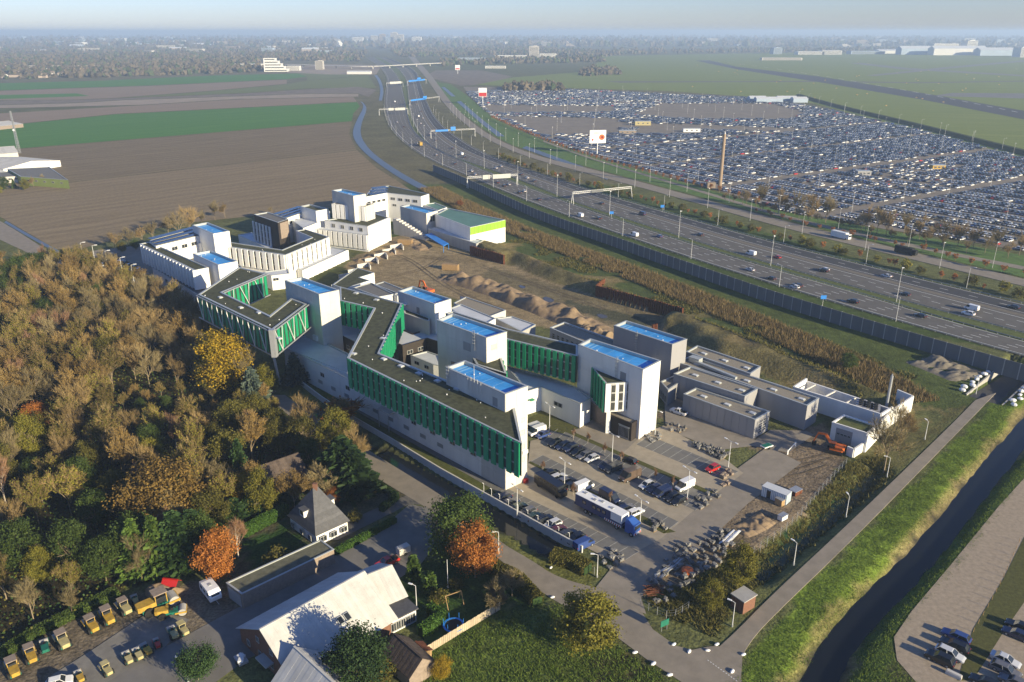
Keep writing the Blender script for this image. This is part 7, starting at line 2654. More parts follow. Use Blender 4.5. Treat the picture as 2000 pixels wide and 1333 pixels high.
# ================================================================== HOUSES, YARDS AND SMALL THINGS
def gable(t, a, b, w, ze, zr, wall, roof, n=14, over=.4, wname='wall'):
    """Walls with gables and a roof of n overlapping strips on each slope; a-b is the ridge."""
    a, b = Vector((a[0], a[1])), Vector((b[0], b[1]))
    d = (b - a).normalized()
    L = (b - a).length
    nr = Vector((-d.y, d.x))
    P = [a + nr * w, a - nr * w, b - nr * w, b + nr * w]
    mb = MB().prism([tuple(p) for p in P], 0, ze, bottom=False)
    for e, s in ((a, 1), (b, -1)):
        p, q = e + nr * w, e - nr * w
        f = [(p.x, p.y, ze), (q.x, q.y, ze), (e.x, e.y, zr - .1)]
        mb.add(f, [(0, 1, 2) if s > 0 else (2, 1, 0)])
    mb.build(wname, M[wall], t)
    sl = (zr - ze) / w
    off = OFF[t.name]
    for s in (1, -1):
        for k in range(n):
            s0, s1 = -over + (L + 2 * over) * k / n, -over + (L + 2 * over) * (k + 1) / n + .04
            lift = .02 * (k % 2)
            p0, p1 = a + d * s0, a + d * s1
            e0, e1 = p0 + nr * (w + over) * s, p1 + nr * (w + over) * s
            zz = ze - over * sl
            V = [(p0.x, p0.y, zr + lift), (p1.x, p1.y, zr + lift), (e1.x, e1.y, zz + lift), (e0.x, e0.y, zz + lift)]
            V += [(x, y, z + .09) for x, y, z in V]
            MB().add(V, [(3, 2, 1, 0), (4, 5, 6, 7), (0, 1, 5, 4), (1, 2, 6, 5), (2, 3, 7, 6), (3, 0, 4, 7)]).build('roof_sheet', M[roof], t)
    q0, q1 = a - d * over, b + d * over
    MB().beam((q0.x, q0.y, zr + .12), (q1.x, q1.y, zr + .12), .35, .12).build('ridge_cap', M[roof], t)
    return P


def hip_courses(t, A, B, C, apex0, apex1, ze, zr, m, n=14):
    """Hipped roof of stepped slate courses."""
    D = A + C - B
    base = [A, B, C, D]
    top = [apex0, apex0, apex1, apex1]
    for k in range(n):
        u0, u1 = k / n, (k + 1.12) / n
        lo = [base[i] * (1 - u0) + top[i] * u0 for i in range(4)]
        hi = [base[i] * (1 - min(1, u1)) + top[i] * min(1, u1) for i in range(4)]
        z0, z1 = ze + (zr - ze) * u0 + .05, ze + (zr - ze) * min(1, u1) + .01
        V = [(p.x, p.y, z0) for p in lo] + [(p.x, p.y, z1) for p in hi] + [(p.x, p.y, z0 - .07) for p in lo]
        F = []
        for i in range(4):
            j = (i + 1) % 4
            F += [(i, j, 4 + j, 4 + i), (8 + i, 8 + j, j, i)]
        if area2([(p.x, p.y) for p in base]) < 0:
            F = [f[::-1] for f in F]
        MB().add(V, F).build('slate_course', M[m], t)
    return D


V2 = lambda v: Vector((v.x, v.y))
# slate roof house
A, B, C = V2(G(560, 1006, 3)), V2(G(616, 1047, 3)), V2(G(684, 1016, 3))
cc_ = (A + C) / 2
ap = V2(G(618, 964, 8.6))
h = site('slate_house', 'white house with steep grey slate roof and two dormers', 'house', (cc_.x, cc_.y, 0))
D = A + C - B
p4 = inset([tuple(p) for p in (A, B, C, D)], .45)
MB().prism(p4, 0, 3.0).build('wall', M['white'], h)
ap0 = cc_
dr = (C - B).normalized()
hip_courses(h, A, B, C, ap0 - dr * .6, ap0 + dr * .6, 2.8, 10.4, 'slate')
MB().box((ap0.x, ap0.y, 10.6), (.9, .7, 1.6)).build('chimney', M['brick'], h)
wf = wall_frame(tuple(B), tuple(C), tuple(cc_))
windows(h, wf, 3, 1.6, 1.3, 1.5)
wf = wall_frame(tuple(A), tuple(B), tuple(cc_))
windows(h, wf, 3, 1.2, 1.3, 1.5)
for e0, e1 in ((A, B), (C, D)):
    m_ = (e0 + e1) / 2 * .62 + ap0 * .38
    o_ = ((e0 + e1) / 2 - ap0).normalized()
    rz = math.atan2(o_.y, o_.x)
    dm = MB().box((m_.x, m_.y, 5.7), (2.2, 1.7, 1.5), rz).build('dormer', M['white'], h)
    MB().box((m_.x, m_.y, 6.55), (2.6, 2.1, .2), rz).build('dormer_roof', M['slate'], dm)
    MB().box((m_.x + o_.x * 1.12, m_.y + o_.y * 1.12, 5.8), (.08, 1.2, .9), rz).build('dormer_window', M['glass'], dm)
# barn house
RL, RR, ER = V2(G(512, 1228, 8.2)), V2(G(708, 1119, 8.2)), V2(G(758, 1218, 3.2))
d = (RR - RL).normalized()
w = abs((ER - RR).cross(d)) if hasattr(Vector((0, 0)), 'cross') else 9
b = site('barn_house', 'large barn house with pale corrugated roof and brick gable', 'house', (*((RL + RR) / 2), 0))
P = gable(b, RL, RR, w - .4, 3.2, 8.2, 'brick', 'fibre', 30, .5)
for k, u in enumerate((.55, .62)):
    e = RL + d * ((RR - RL).length * (.58 + .07 * k))
    sgn = 1 if (ER - RR).dot(Vector((-d.y, d.x))) > 0 else -1
    nr = Vector((-d.y, d.x)) * sgn
    q = e + nr * (w * .55)
    zz = 8.2 - (8.2 - 3.2) * .55 + .2
    tl = math.atan2(5.0, w)
    s_ = link('roof_window', MB().box((0, 0, 0), (1.1, 1.5, .1), 0, 0).box((0, 0, .06), (.85, 1.25, .04), 0, 1).mesh('roof_window', [M['trim'], M['glass']]), b, rel(b, (q.x, q.y, zz)))
    s_.rotation_euler = (-tl * 1.0 * (1 if sgn > 0 else -1), 0, math.atan2(d.y, d.x))
wf = wall_frame(tuple(P[0]), tuple(P[1]), tuple((RL + RR) / 2))
windows(b, wf, 4, 1.0, 1.3, 1.7)
windows(b, wf, 2, 1.0, 1.2, 4.6, .25, .75)
cp = V2(G(520, 1288, 2.6))
MB().box((cp.x, cp.y, 2.5), (3.4, 2.2, .25), math.atan2(d.y, d.x) + math.pi / 2).build('porch_canopy', M['trim'], b)
X1, X2 = V2(G(722, 1122, 6.6)), V2(G(762, 1106, 6.6))
gable(b, X1, X2, 5.6, 3.6, 6.6, 'white', 'fibre', 8, .4, 'annex_wall')
FR = G2([(748, 1188), (788, 1166), (812, 1188), (760, 1214)], 3.0)
MB().prism(FR, 0, 2.8).build('sunroom_wall', M['white'], b)
MB().prism(inset(FR, -.35), 2.8, 3.05).build('sunroom_roof', M['slate'], b)
wf = wall_frame(FR[2], FR[3], cen(FR))
windows(b, wf, 5, 1.2, 1.9, 1.3)
Y1 = V2(G(577, 1266, 7.6))
Y2 = Y1 + nr * 16
gable(b, Y1, Y2, 5.0, 3.2, 7.6, 'brick', 'fibre', 16, .4, 'wing_wall')
# tiled shed
S1, S2, SE = V2(G(772, 1240, 4.8)), V2(G(824, 1286, 4.8)), V2(G(754, 1282, 2.5))
s = site('tiled_shed', 'small shed with mossy brown tiled roof and pale gable wall', 'shed', (*((S1 + S2) / 2), 0))
sd = (S2 - S1).normalized()
gable(s, S1, S2, abs((SE - S1).x * sd.y - (SE - S1).y * sd.x), 2.5, 4.8, 'brick_pale', 'tile', 16, .2)
q = V2(G(822, 1268, 1.5))
r_ = site('red_shed', 'small red roofed playhouse beside the tiled shed', 'shed', (q.x, q.y, 0))
gable(r_, q - sd * 1.3, q + sd * 1.3, 1.3, 1.4, 2.1, 'wood', 'rust', 4, .2)
q = V2(G(334, 1140, 1))
r_ = site('playhouse', 'little red roofed playhouse with white window at the conifer edge', 'shed', (q.x, q.y, 0))
gable(r_, q - Vector((1.3, -.2)), q + Vector((1.3, -.2)), .9, 1.2, 1.9, 'dark_brown', 'red', 5, .25)
wf = wall_frame((q.x - 1.3, q.y - .9), (q.x + 1.3, q.y - .9), tuple(q))
windows(r_, wf, 1, .9, .7, .65, .3, .8)
# long brick shed with turf roof
LSd = G2([(472, 1160), (652, 1073), (626, 1054), (442, 1138)], 3.4)
t = site('long_shed', 'long brick shed with mossy flat roof beside the driveway', 'shed', (*cen(LSd), 0))
block(t, LSd, 0, 3.4, 'brick_pale', 'moss_roof', .25, 'trim', .25)
wf = wall_frame(LSd[0], LSd[3], outside(LSd, 3))
put(t, 'garage_door', unit('box_grey_panel', u_box('trim')), wf, wf[2] / 2, 1.4, (wf[2] * .8, .1, 2.6), .05)
# house roof inside the wood
q0, q1 = V2(G(505, 912, 6.5)), V2(G(580, 886, 6.5))
t = site('wood_house', 'brown roofed house half hidden among the trees of the wood', 'house', (*((q0 + q1) / 2), 0))
gable(t, q0, q1, 4.6, 2.8, 6.5, 'brick', 'tile', 14, .4)
q0, q1 = V2(G(-30, 590, 4.2)), V2(G(62, 562, 4.2))
t = site('dark_shed', 'dark roofed shed at the left edge behind the wood', 'shed', (*((q0 + q1) / 2), 0))
gable(t, q0, q1, 5, 2.6, 4.2, 'dark_brown', 'tile', 14, .4)
# plank fence
fa, fb = G(828, 1281), G(977, 1190)
t = site('plank_fence', 'pale weathered plank fence between garden and meadow', 'fence', (fa.x, fa.y, 0))
n = int((fb - fa).length / .42)
pm = MB().box((0, 0, .5), (.38, .05, 1)).mesh('plank', [mat('weathered_plank', (.40, .33, .23), .85, .15, 2.0, obj_var=.15)])
fr = math.atan2((fb - fa).y, (fb - fa).x)
for k in range(n):
    q = fa + (fb - fa) * ((k + .5) / n)
    link('plank', pm, t, rel(t, (q.x, q.y, -.1)), fr, (1, 1, 1.75 + random.uniform(-.05, .05)))

# ---- garden things
q = G(886, 1228)
t = thing('trampoline', 'round trampoline with blue rim beside the tall hedge', 'trampoline', (q.x, q.y, 0))
link('mat', MB().disc((0, 0, .8), (0, 0, 1), 1.6, .04, 18).mesh('mat', [M['black']]), t)
rim = MB()
for k in range(18):
    a0, a1 = 6.2832 * k / 18, 6.2832 * (k + 1) / 18
    rim.beam((1.75 * math.cos(a0), 1.75 * math.sin(a0), .82), (1.75 * math.cos(a1), 1.75 * math.sin(a1), .82), .36, .08)
link('rim', rim.mesh('rim', [M['blue_sign']]), t)
for k in range(6):
    a0 = 6.2832 * k / 6
    link('leg', MB().tube((1.8 * math.cos(a0), 1.8 * math.sin(a0), 0), (1.8 * math.cos(a0), 1.8 * math.sin(a0), 2.2), .04, .04, 5).mesh('leg', [M['blue_sign']]), t)
q = G(886, 1180)
t = thing('swing_frame', 'timber swing frame on the barn lawn', 'swing', (q.x, q.y, 0), .5)
for s in (-1.6, 1.6):
    link('leg', MB().beam((s, -1.1, 0), (s, 0, 2.4), .1, .1).beam((s, 1.1, 0), (s, 0, 2.4), .1, .1).mesh('leg', [M['wood']]), t)
link('top_bar', MB().beam((-1.7, 0, 2.4), (1.7, 0, 2.4), .12, .12).mesh('top_bar', [M['wood']]), t)
q = G(875, 1148)
t = thing('flagpole', 'white flagpole on the barn lawn', 'flagpole', (q.x, q.y, 0))
link('pole', MB().tube((0, 0, 0), (0, 0, 6.5), .06, .04, 6).mesh('pole', [M['paint_white']]), t)
link('foot', MB().tube((0, 0, 0), (0, 0, .3), .2, .2, 6).mesh('foot', [M['concrete']]), t)
for k, (x, y) in enumerate(((790, 1215), (796, 1219), (800, 1211))):
    q = G(x, y)
    t = thing('garden_chair', 'white garden chair on the terrace, %s from the barn wall' % ORD[k], 'chair', (q.x, q.y, .05), k * 1.3, 'white garden chairs')
    link('seat', MB().box((0, 0, .45), (.55, .55, .06)).mesh('seat', [M['paint_white']]), t)
    link('backrest', MB().box((-.27, 0, .75), (.06, .55, .6)).mesh('backrest', [M['paint_white']]), t)
    for sx in (-.22, .22):
        for sy in (-.22, .22):
            link('leg', MB().box((sx, sy, .22), (.06, .06, .44)).mesh('leg', [M['paint_white']]), t)
q = G(756, 1100, .5)
car('pickup', q.x, q.y, hd((790, 1085), (735, 1110)), 'red', 'red pickup standing on the driveway beside the barn', z=.05)
q = G(788, 1082)
t = thing('box_trailer', 'small grey box trailer behind the red pickup', 'trailer', (q.x, q.y, .05), hd((790, 1085), (735, 1110)))
link('box', MB().box((0, 0, 1.1), (2.6, 1.5, 1.4)).mesh('box', [M['concrete']]), t)
link('drawbar', MB().beam((1.3, 0, .5), (2.3, 0, .5), .08, .08).mesh('drawbar', [M['steel']]), t)
for s_ in (-1, 1):
    link('wheel', MB().disc((0, 0, 0), (0, 1, 0), .32, .2, 10).mesh('wheel', [M['black']]), t, (0, s_ * .85, .32))
q = G(413, 1165)
t = thing('caravan', 'white touring caravan beside the long brick shed', 'caravan', (q.x, q.y, .02), hd((395, 1140), (428, 1182)))
prof = [(-2.6, .55), (-2.75, 1.4), (-2.4, 2.5), (-1.6, 2.65), (1.7, 2.65), (2.3, 2.4), (2.7, 1.5), (2.5, .6)]
mb = MB()
n = len(prof)
mb.add([(x, -1.1, z) for x, z in prof] + [(x, 1.1, z) for x, z in prof], [tuple(range(n)), tuple(range(n, 2 * n))[::-1]] + [(i, n + i, n + (i + 1) % n, (i + 1) % n) for i in range(n)])
link('body', mb.mesh('body', [M['paint_white']]), t)
for x in (-1.6, 0, 1.5):
    for s_ in (-1, 1):
        link('window', MB().box((0, 0, 0), (.9, .05, .55)).mesh('window', [M['glass']]), t, (x, 1.11 * s_, 1.75))
link('front_window', MB().box((2.52, 0, 1.75), (.2, 1.5, .5)).mesh('front_window', [M['glass']]), t)
link('roof_light', MB().box((0, 0, 2.7), (.7, .6, .1)).mesh('roof_light', [M['trim']]), t)
link('drawbar', MB().beam((2.5, 0, .5), (3.8, 0, .5), .1, .1).mesh('drawbar', [M['steel']]), t)
for s_ in (-1, 1):
    link('wheel', MB().disc((0, 0, 0), (0, 1, 0), .34, .2, 10).mesh('wheel', [M['black']]), t, (-.1, s_ * 1.0, .34))
q = G(472, 1295)
t = thing('open_trailer', 'open trailer heaped with pale scrap on the driveway', 'trailer', (q.x, q.y, .05), -.9)
link('tray', MB().box((0, 0, .7), (2.6, 1.6, .4)).mesh('tray', [M['steel']]), t)
link('scrap', MB().box((-.4, .2, 1.0), (1.2, .8, .5), .4).box((.6, -.2, 1.1), (.9, .9, .4), 1.0).mesh('scrap', [M['paint_white']]), t)
for s_ in (-1, 1):
    link('wheel', MB().disc((0, 0, 0), (0, 1, 0), .32, .2, 10).mesh('wheel', [M['black']]), t, (0, s_ * .85, .32))

# ---- machines
def roller(x, y, rz, col, label, cab=True, s=1.0, kind='roller'):
    q = G(x, y)
    t = thing('road_roller' if kind == 'roller' else kind, label, 'road roller' if kind == 'roller' else kind.replace('_', ' '), (q.x, q.y, .03), rz, 'machines in the yard', s * .88)
    link('chassis', MB().prism([(-2.4, -.85), (1.0, -.85), (1.6, -.5), (1.6, .5), (1.0, .85), (-2.4, .85)], .65, 1.15).mesh('chassis', [M['teal']]), t)
    link('hood', MB().prism([(-2.9, -.62), (-2.4, -.78), (-.5, -.8), (-.5, .8), (-2.4, .78), (-2.9, .62)], 1.0, 1.8).mesh('hood', [M[col]]), t)
    link('drum', MB().disc((1.9, 0, .75), (0, 1, 0), .75, 1.9, 16).mesh('drum', [M['conc_dk']]), t)
    link('drum_frame', MB().beam((.6, -1.05, .85), (2.5, -1.05, .85), .12, .3).beam((.6, 1.05, .85), (2.5, 1.05, .85), .12, .3).beam((2.6, -1.1, .85), (2.6, 1.1, .85), .16, .4).mesh('drum_frame', [M[col]]), t)
    for s_ in (-1, 1):
        link('wheel', MB().disc((-1.6, s_ * .95, .7), (0, 1, 0), .7, .5, 12).mesh('wheel', [M['black']]), t)
    if cab:
        cb_ = link('cab', MB().box((.25, 0, 1.75), (1.5, 1.5, .9)).mesh('cab', [M['glass']]), t)
        pl = MB()
        for sx in (-.5, 1.0):
            for sy in (-.75, .75):
                pl.beam((sx, sy, 1.1), (sx, sy, 2.75), .1, .1)
        link('cab_frame', pl.mesh('cab_frame', [M[col]]), cb_)
        link('cab_roof', MB().box((.25, 0, 2.8), (1.9, 1.8, .16)).mesh('cab_roof', [M['brick_pale'] if s > .9 else M[col]]), cb_)
    else:
        link('seat', MB().box((.1, 0, 1.5), (.5, .6, .5)).mesh('seat', [M['black']]), t)
        link('roll_bar', MB().beam((-.4, -.6, 1.2), (-.4, -.6, 2.4), .08, .08).beam((-.4, .6, 1.2), (-.4, .6, 2.4), .08, .08).beam((-.4, -.6, 2.4), (-.4, .6, 2.4), .08, .08).mesh('roll_bar', [M['black']]), t)
        link('steering', MB().disc((.7, 0, 1.6), (1, 0, 1), .25, .05, 8).mesh('steering', [M['black']]), t)


k5 = lambda x, y: (.3623 * x, 850 + .3623 * y)
mr_ = hd(k5(480, 980), k5(520, 1060))
for x, y, c_, cab, s_, lb in ((495, 1055, 'yellow', 1, 1.0, 'yellow cabbed roller leading the row under the trees'), (582, 1010, 'yellow', 1, 1.05, 'yellow cabbed roller second in the row under the trees'),
                              (672, 960, 'cream', 1, 1.0, 'cream roofed roller third in the row under the trees'), (730, 910, 'cream', 0, .65, 'small open roller at the end of the row under the trees'),
                              (340, 1140, 'cream', 1, 1.05, 'cream loader with white hood at the left of the yard'), (245, 1165, 'teal', 0, .8, 'dark green open machine left of the cream loader'),
                              (170, 1215, 'yellow', 1, 1.0, 'yellow topped green machine near the left corner'), (75, 1290, 'yellow', 1, 1.05, 'yellow cabbed roller in the bottom left corner'),
                              (935, 1090, 'cream', 0, .8, 'small roller at the yard entrance near the soil heap'), (985, 1075, 'cream', 1, .8, 'small roller with bright yellow roof at the yard entrance'),
                              (690, 1225, 'cream', 0, .75, 'small cream roller first in the driveway row'), (745, 1205, 'cream', 0, .75, 'small cream roller second in the driveway row'),
                              (788, 1180, 'yellow', 0, .75, 'small yellow roller third in the driveway row'), (848, 1145, 'red', 0, .6, 'small red roller last in the driveway row'),
                              (575, 1290, 'cream', 1, .75, 'grey canopied roller nearest the driveway edge'), (430, 1325, 'yellow', 0, .7, 'small yellow machine at the bottom of the yard')):
    roller(*k5(x, y - 12), mr_ + math.pi + random.uniform(-.12, .12), c_, lb, bool(cab), s_)
roller(*k5(860, 935), mr_ + 1.6, 'yellow', 'large yellow and green asphalt paver beside the soil heap', True, 1.5, 'asphalt_paver')
roller(*k5(930, 970), mr_ + 1.2, 'yellow', 'green tipping hopper machine in front of the asphalt paver', False, 1.1, 'hopper_machine')
q = G(*k5(325, 1345))
t = thing('parked_car', 'white car cut by the bottom picture edge in the machine yard', 'car', (q.x, q.y, .03), .4)
link('body', ONE[0], t)


def digger(x, y, rz, label, s=1.0):
    q = G(x, y)
    t = thing('excavator', label, 'excavator', (q.x, q.y, .03), rz, None, s)
    for s_ in (-1, 1):
        link('track', MB().prism([(-2, s_ * 1.2 - .3), (2, s_ * 1.2 - .3), (2, s_ * 1.2 + .3), (-2, s_ * 1.2 + .3)], .05, .95).mesh('track', [M['black']]), t)
    link('body', MB().prism([(-2.3, -1.3), (1.2, -1.3), (1.2, 1.3), (-1.8, 1.3), (-2.3, .8)], 1.05, 2.1).mesh('body', [M['orange']]), t)
    cb_ = link('cab', MB().prism([(.0, .3), (1.4, .3), (1.4, 1.3), (.0, 1.3)], 1.6, 3.0).mesh('cab', [M['glass']]), t)
    link('cab_roof', MB().box((.7, .8, 3.05), (1.6, 1.2, .12)).mesh('cab_roof', [M['orange']]), cb_)
    link('boom', MB().beam((.9, -.3, 1.8), (2.8, -.3, 4.4), .4, .6).beam((2.8, -.3, 4.4), (4.6, -.3, 4.2), .4, .5).mesh('boom', [M['orange']]), t)
    link('stick', MB().beam((4.5, -.3, 4.4), (5.4, -.3, 1.6), .32, .42).mesh('stick', [M['orange']]), t)
    link('bucket', MB().prism([(4.7, -.8), (5.7, -.8), (5.7, .2), (4.7, .2)], .7, 1.6).mesh('bucket', [M['black']]), t)


digger(1630, 884, 2.6, 'orange excavator standing by the green-roof garage')
digger(836, 575, 2.4, 'orange excavator working in the building site behind the white block', 1.1)

# ---- storage yard and pallets
def pallet_mesh(m, nx_, ny_, nz, seed):
    r_ = random.Random(seed)
    mb = MB()
    for y in (-.45, 0, .45):
        mb.box((0, y, .08), (1.2, .12, .14), 0, 1)
    for i in range(nx_):
        for j in range(ny_):
            for k in range(nz):
                if k == nz - 1 and r_.random() < .25:
                    continue
                mb.box(((i + .5) / nx_ * 1.2 - .6, (j + .5) / ny_ - .5, .18 + (k + .5) * .9 / nz), (1.2 / nx_ * .93, .93 / ny_, .9 / nz * .94))
    return mb.mesh('pallet', [m, M['wood']])


PM_ = [pallet_mesh(M['stone_dk'], 3, 3, 3, 1), pallet_mesh(M['stone_dk'], 2, 3, 3, 2), pallet_mesh(M['paver_grey'], 3, 2, 2, 3), pallet_mesh(M['brick_pale'], 3, 3, 4, 4)]
rp = random.Random(9)


def pallets(poly, n, label, group, smin=.7, smax=1.15, kinds=(0, 1, 2), mind=1.3):
    P = G2(poly)
    got = []
    for _ in range(4000):
        x = rp.uniform(min(p[0] for p in P), max(p[0] for p in P))
        y = rp.uniform(min(p[1] for p in P), max(p[1] for p in P))
        if np_in_poly(np.array([x]), np.array([y]), P)[0] and all(math.hypot(x - a, y - b) > mind for a, b in got):
            got.append((x, y))
            o = link('stone_pallet', PM_[rp.choice(kinds)], None, (x, y, .04), ST + rp.choice((0, 1.57)) + rp.uniform(-.15, .15), (rp.uniform(smin, smax), rp.uniform(smin, smax), rp.uniform(.4, .9)))
            tag(o, label, 'pallet', group)
            if len(got) >= n:
                return


pallets([(1262, 1140), (1330, 1062), (1420, 1035), (1432, 1062), (1400, 1110), (1340, 1150), (1310, 1180), (1285, 1190)], 62, 'pallet of grey kerb stones in the storage yard at the road corner', 'pallets in the storage yard')
pallets([(1170, 1092), (1196, 1070), (1222, 1085), (1192, 1118)], 13, 'pallet of grey stones at the end of the moat wall', 'pallets by the moat wall')
pallets([(1358, 975), (1395, 958), (1402, 972), (1362, 1000)], 9, 'pallet of grey stones beyond the white van', 'pallets beyond the white van', .8, 1.2)
pallets([(1258, 856), (1285, 846), (1298, 860), (1270, 870)], 6, 'grey stone crate at the foot of the big white tower', 'crates by the white tower', .9, 1.2, (0, 1))
pallets([(1360, 862), (1425, 888), (1412, 900), (1350, 872)], 22, 'pallet of pale blocks on the soil strip before the halls', 'pallets on the soil strip', .7, 1.0, (0, 2), 1.05)
pallets([(1405, 925), (1430, 920), (1438, 940), (1412, 950)], 6, 'pallet of brown bricks beside the red car', 'brick pallets by the red car', .9, 1.2, (3,))
pallets([(1268, 1020), (1298, 1012), (1302, 1035), (1275, 1040)], 6, 'heap of site leftovers beside the truck front', 'leftovers by the truck', .7, 1.1)
pallets([(1290, 835), (1330, 820), (1345, 840), (1310, 850)], 7, 'small heap of rubble stones before the nearest hall', 'rubble heaps', .6, .9)
q = G(1342, 1120)
tag(MB().tube((q.x, q.y, 0), (q.x, q.y, .9), 1.0, 1.2, 14).build('orange_tub', M['orange']), 'round orange tub among the pallets of the storage yard', 'tub')
q = G(1425, 1052)
mb = MB()
for k in range(7):
    mb.box((q.x - 1 + k * .35, q.y + rp.uniform(-.3, .3), .4 + .12 * (k % 3)), (.3, 5.5, .1), -.7)
tag(mb.build('sheet_stack', M['paint_white']), 'stack of long white boards at the top of the storage yard', 'boards')
mb = MB()
for k in range(9):
    p0, p1 = G(1285 + rp.uniform(-8, 8), 1130 + rp.uniform(-5, 5)), G(1325 + rp.uniform(-8, 8), 1098 + rp.uniform(-6, 6))
    mb.beam((p0.x, p0.y, .3 + .1 * (k % 3)), (p1.x, p1.y, .35 + .1 * (k % 4)), .16, .12)
tag(mb.build('beam_heap', M['steel']), 'heap of long grey metal beams in the storage yard', 'beams')
mb = MB()
for k in range(40):
    p0 = G(1275 + rp.uniform(-12, 14), 1158 + rp.uniform(-8, 8))
    mb.beam((p0.x - rp.uniform(.5, 1.2), p0.y + rp.uniform(-.6, .6), .3 + rp.random() * .8), (p0.x + rp.uniform(.5, 1.2), p0.y + rp.uniform(-.6, .6), .3 + rp.random() * .8), .1, .1)
tag(mb.build('scrap_heap', M['rust']), 'heap of rusty scrap at the corner of the storage yard', 'scrap')
# site office container
cq = [G(1490, 965), G(1540, 985)]
t = thing('site_container', 'pale blue site office container on the soil by the ditch', 'container', ((cq[0].x + cq[1].x) / 2, (cq[0].y + cq[1].y) / 2, .05), hd((1490, 965), (1540, 985)))
link('body', MB().box((0, 0, 1.35), (6.0, 2.5, 2.5)).mesh('body', [mat('container_blue', (.34, .41, .46), .5, .1, .8, streak=True)]), t)
for k in range(14):
    for s_ in (-1, 1):
        link('corrugation', MB().box((0, 0, 1.35), (.18, .06, 2.3)).mesh('corrugation', [M['paint_white']]), t, (-2.75 + k * .42, 1.27 * s_, 0))
link('roof', MB().box((0, 0, 2.64), (6.1, 2.6, .1)).mesh('roof', [M['pale_roof']]), t)
link('door', MB().box((0, 0, 1.2), (.9, .06, 2.0)).mesh('door', [M['glass']]), t, (-1.2, -1.32, 0))
for x, y, m_, lb, sz in ((1525, 985, 'wood', 'timber crate in front of the site container', (2.2, 1.8, 1.6)), (1553, 965, 'rust', 'rusty skip behind the site container', (2.6, 1.8, 1.2)), (1528, 1015, 'paint_white', 'white cabin box near the yard fence', (2.0, 1.2, 1.2))):
    q = G(x, y)
    t = thing('crate' if 'crate' in lb else ('skip' if 'skip' in lb else 'cabin_box'), lb, 'crate' if 'crate' in lb else ('skip' if 'skip' in lb else 'box'), (q.x, q.y, .03), ST)
    link('body', MB().prism([(-sz[0] / 2, -sz[1] / 2), (sz[0] / 2, -sz[1] / 2), (sz[0] / 2, sz[1] / 2), (-sz[0] / 2, sz[1] / 2)], .1, sz[2]).mesh('body', [M[m_]]), t)
    link('rim', MB().box((0, 0, sz[2] + .04), (sz[0] + .15, sz[1] + .15, .1)).mesh('rim', [M['steel']]), t)
    for s_ in (-1, 1):
        link('skid', MB().box((0, s_ * sz[1] * .35, .05), (sz[0], .12, .1)).mesh('skid', [M['steel']]), t)
# kiosk, sign, trailer
q = G(1450, 1186)
t = thing('brick_kiosk', 'small brown brick kiosk with green door beside the lane', 'kiosk', (q.x, q.y, 0), ST)
link('wall', MB().box((0, 0, 1.4), (3.4, 2.8, 2.8)).mesh('wall', [M['brick']]), t)
link('roof', MB().box((0, 0, 2.9), (3.8, 3.2, .2)).mesh('roof', [M['conc_dk']]), t)
link('door', MB().box((1.72, 0, 1.1), (.06, 1.0, 2.0)).mesh('door', [M['teal']]), t)
q = G(1297, 1232)
t = thing('notice_board', 'green notice board on the grass at the site corner', 'sign', (q.x, q.y, 0), .5)
for s_ in (-.6, .6):
    link('post', MB().tube((s_, 0, 0), (s_, 0, 1.2), .05, .05, 5).mesh('post', [M['steel']]), t)
link('board', MB().box((0, 0, 1.7), (1.8, .1, 1.3)).mesh('board', [M['teal']]), t)
q = G(1497, 876)
t = thing('flat_trailer', 'small flat trailer on the apron before the nearest hall', 'trailer', (q.x, q.y, .08), .5)
link('deck', MB().box((0, 0, .7), (3.0, 1.7, .25)).mesh('deck', [M['paint_white']]), t)
link('load', MB().box((0, 0, .86), (2.6, 1.4, .1)).mesh('load', [M['teal']]), t)
for s_ in (-1, 1):
    link('wheel', MB().disc((0, 0, 0), (0, 1, 0), .34, .2, 10).mesh('wheel', [M['black']]), t, (0, s_ * .9, .34))
for lb in ('white barrier rail on the apron near the excavator',):
    if 1:
        a_, b_ = G(1538, 888), G(1553, 872)
        t = site('barrier_rail', lb, 'barrier', (a_.x, a_.y, 0))
        MB().beam((a_.x, a_.y, 1.0), (b_.x, b_.y, 1.0), .12, .3).build('rail', M['paint_white'], t)
        for p in (a_, b_):
            MB().box((p.x, p.y, .6), (.3, .3, 1.2)).build('post', M['paint_white'], t)
# fences
def wire_fence(label, px, h, step, m='steel', bent=False, name='wire_fence', wires=True):
    P = smooth_line(G2(px), 80)
    d = np.concatenate([[0], np.cumsum(np.hypot(*np.diff(P, axis=0).T))])
    t = site(name, label, 'fence', (P[0][0], P[0][1], 0))
    S = np.arange(0, d[-1], step)
    Q = [(float(np.interp(s, d, P[:, 0])), float(np.interp(s, d, P[:, 1]))) for s in S]
    for x, y in Q:
        z0 = min(0, H(x, y))
        mb = MB().tube((x, y, z0 - .1), (x, y, h), .06, .05, 5)
        if bent:
            mb.tube((x, y, h), (x - .35, y - .35, h + .35), .05, .04, 5)
        mb.build('post', M[m], t)
    mb = MB()
    for zz in (h - .05, h * .66, h * .33):
        for a_, b_ in zip(Q[:-1], Q[1:]):
            mb.beam((a_[0], a_[1], zz), (b_[0], b_[1], zz), .016, .016)
    if wires:
        mb.build('wires', M['steel'], t)


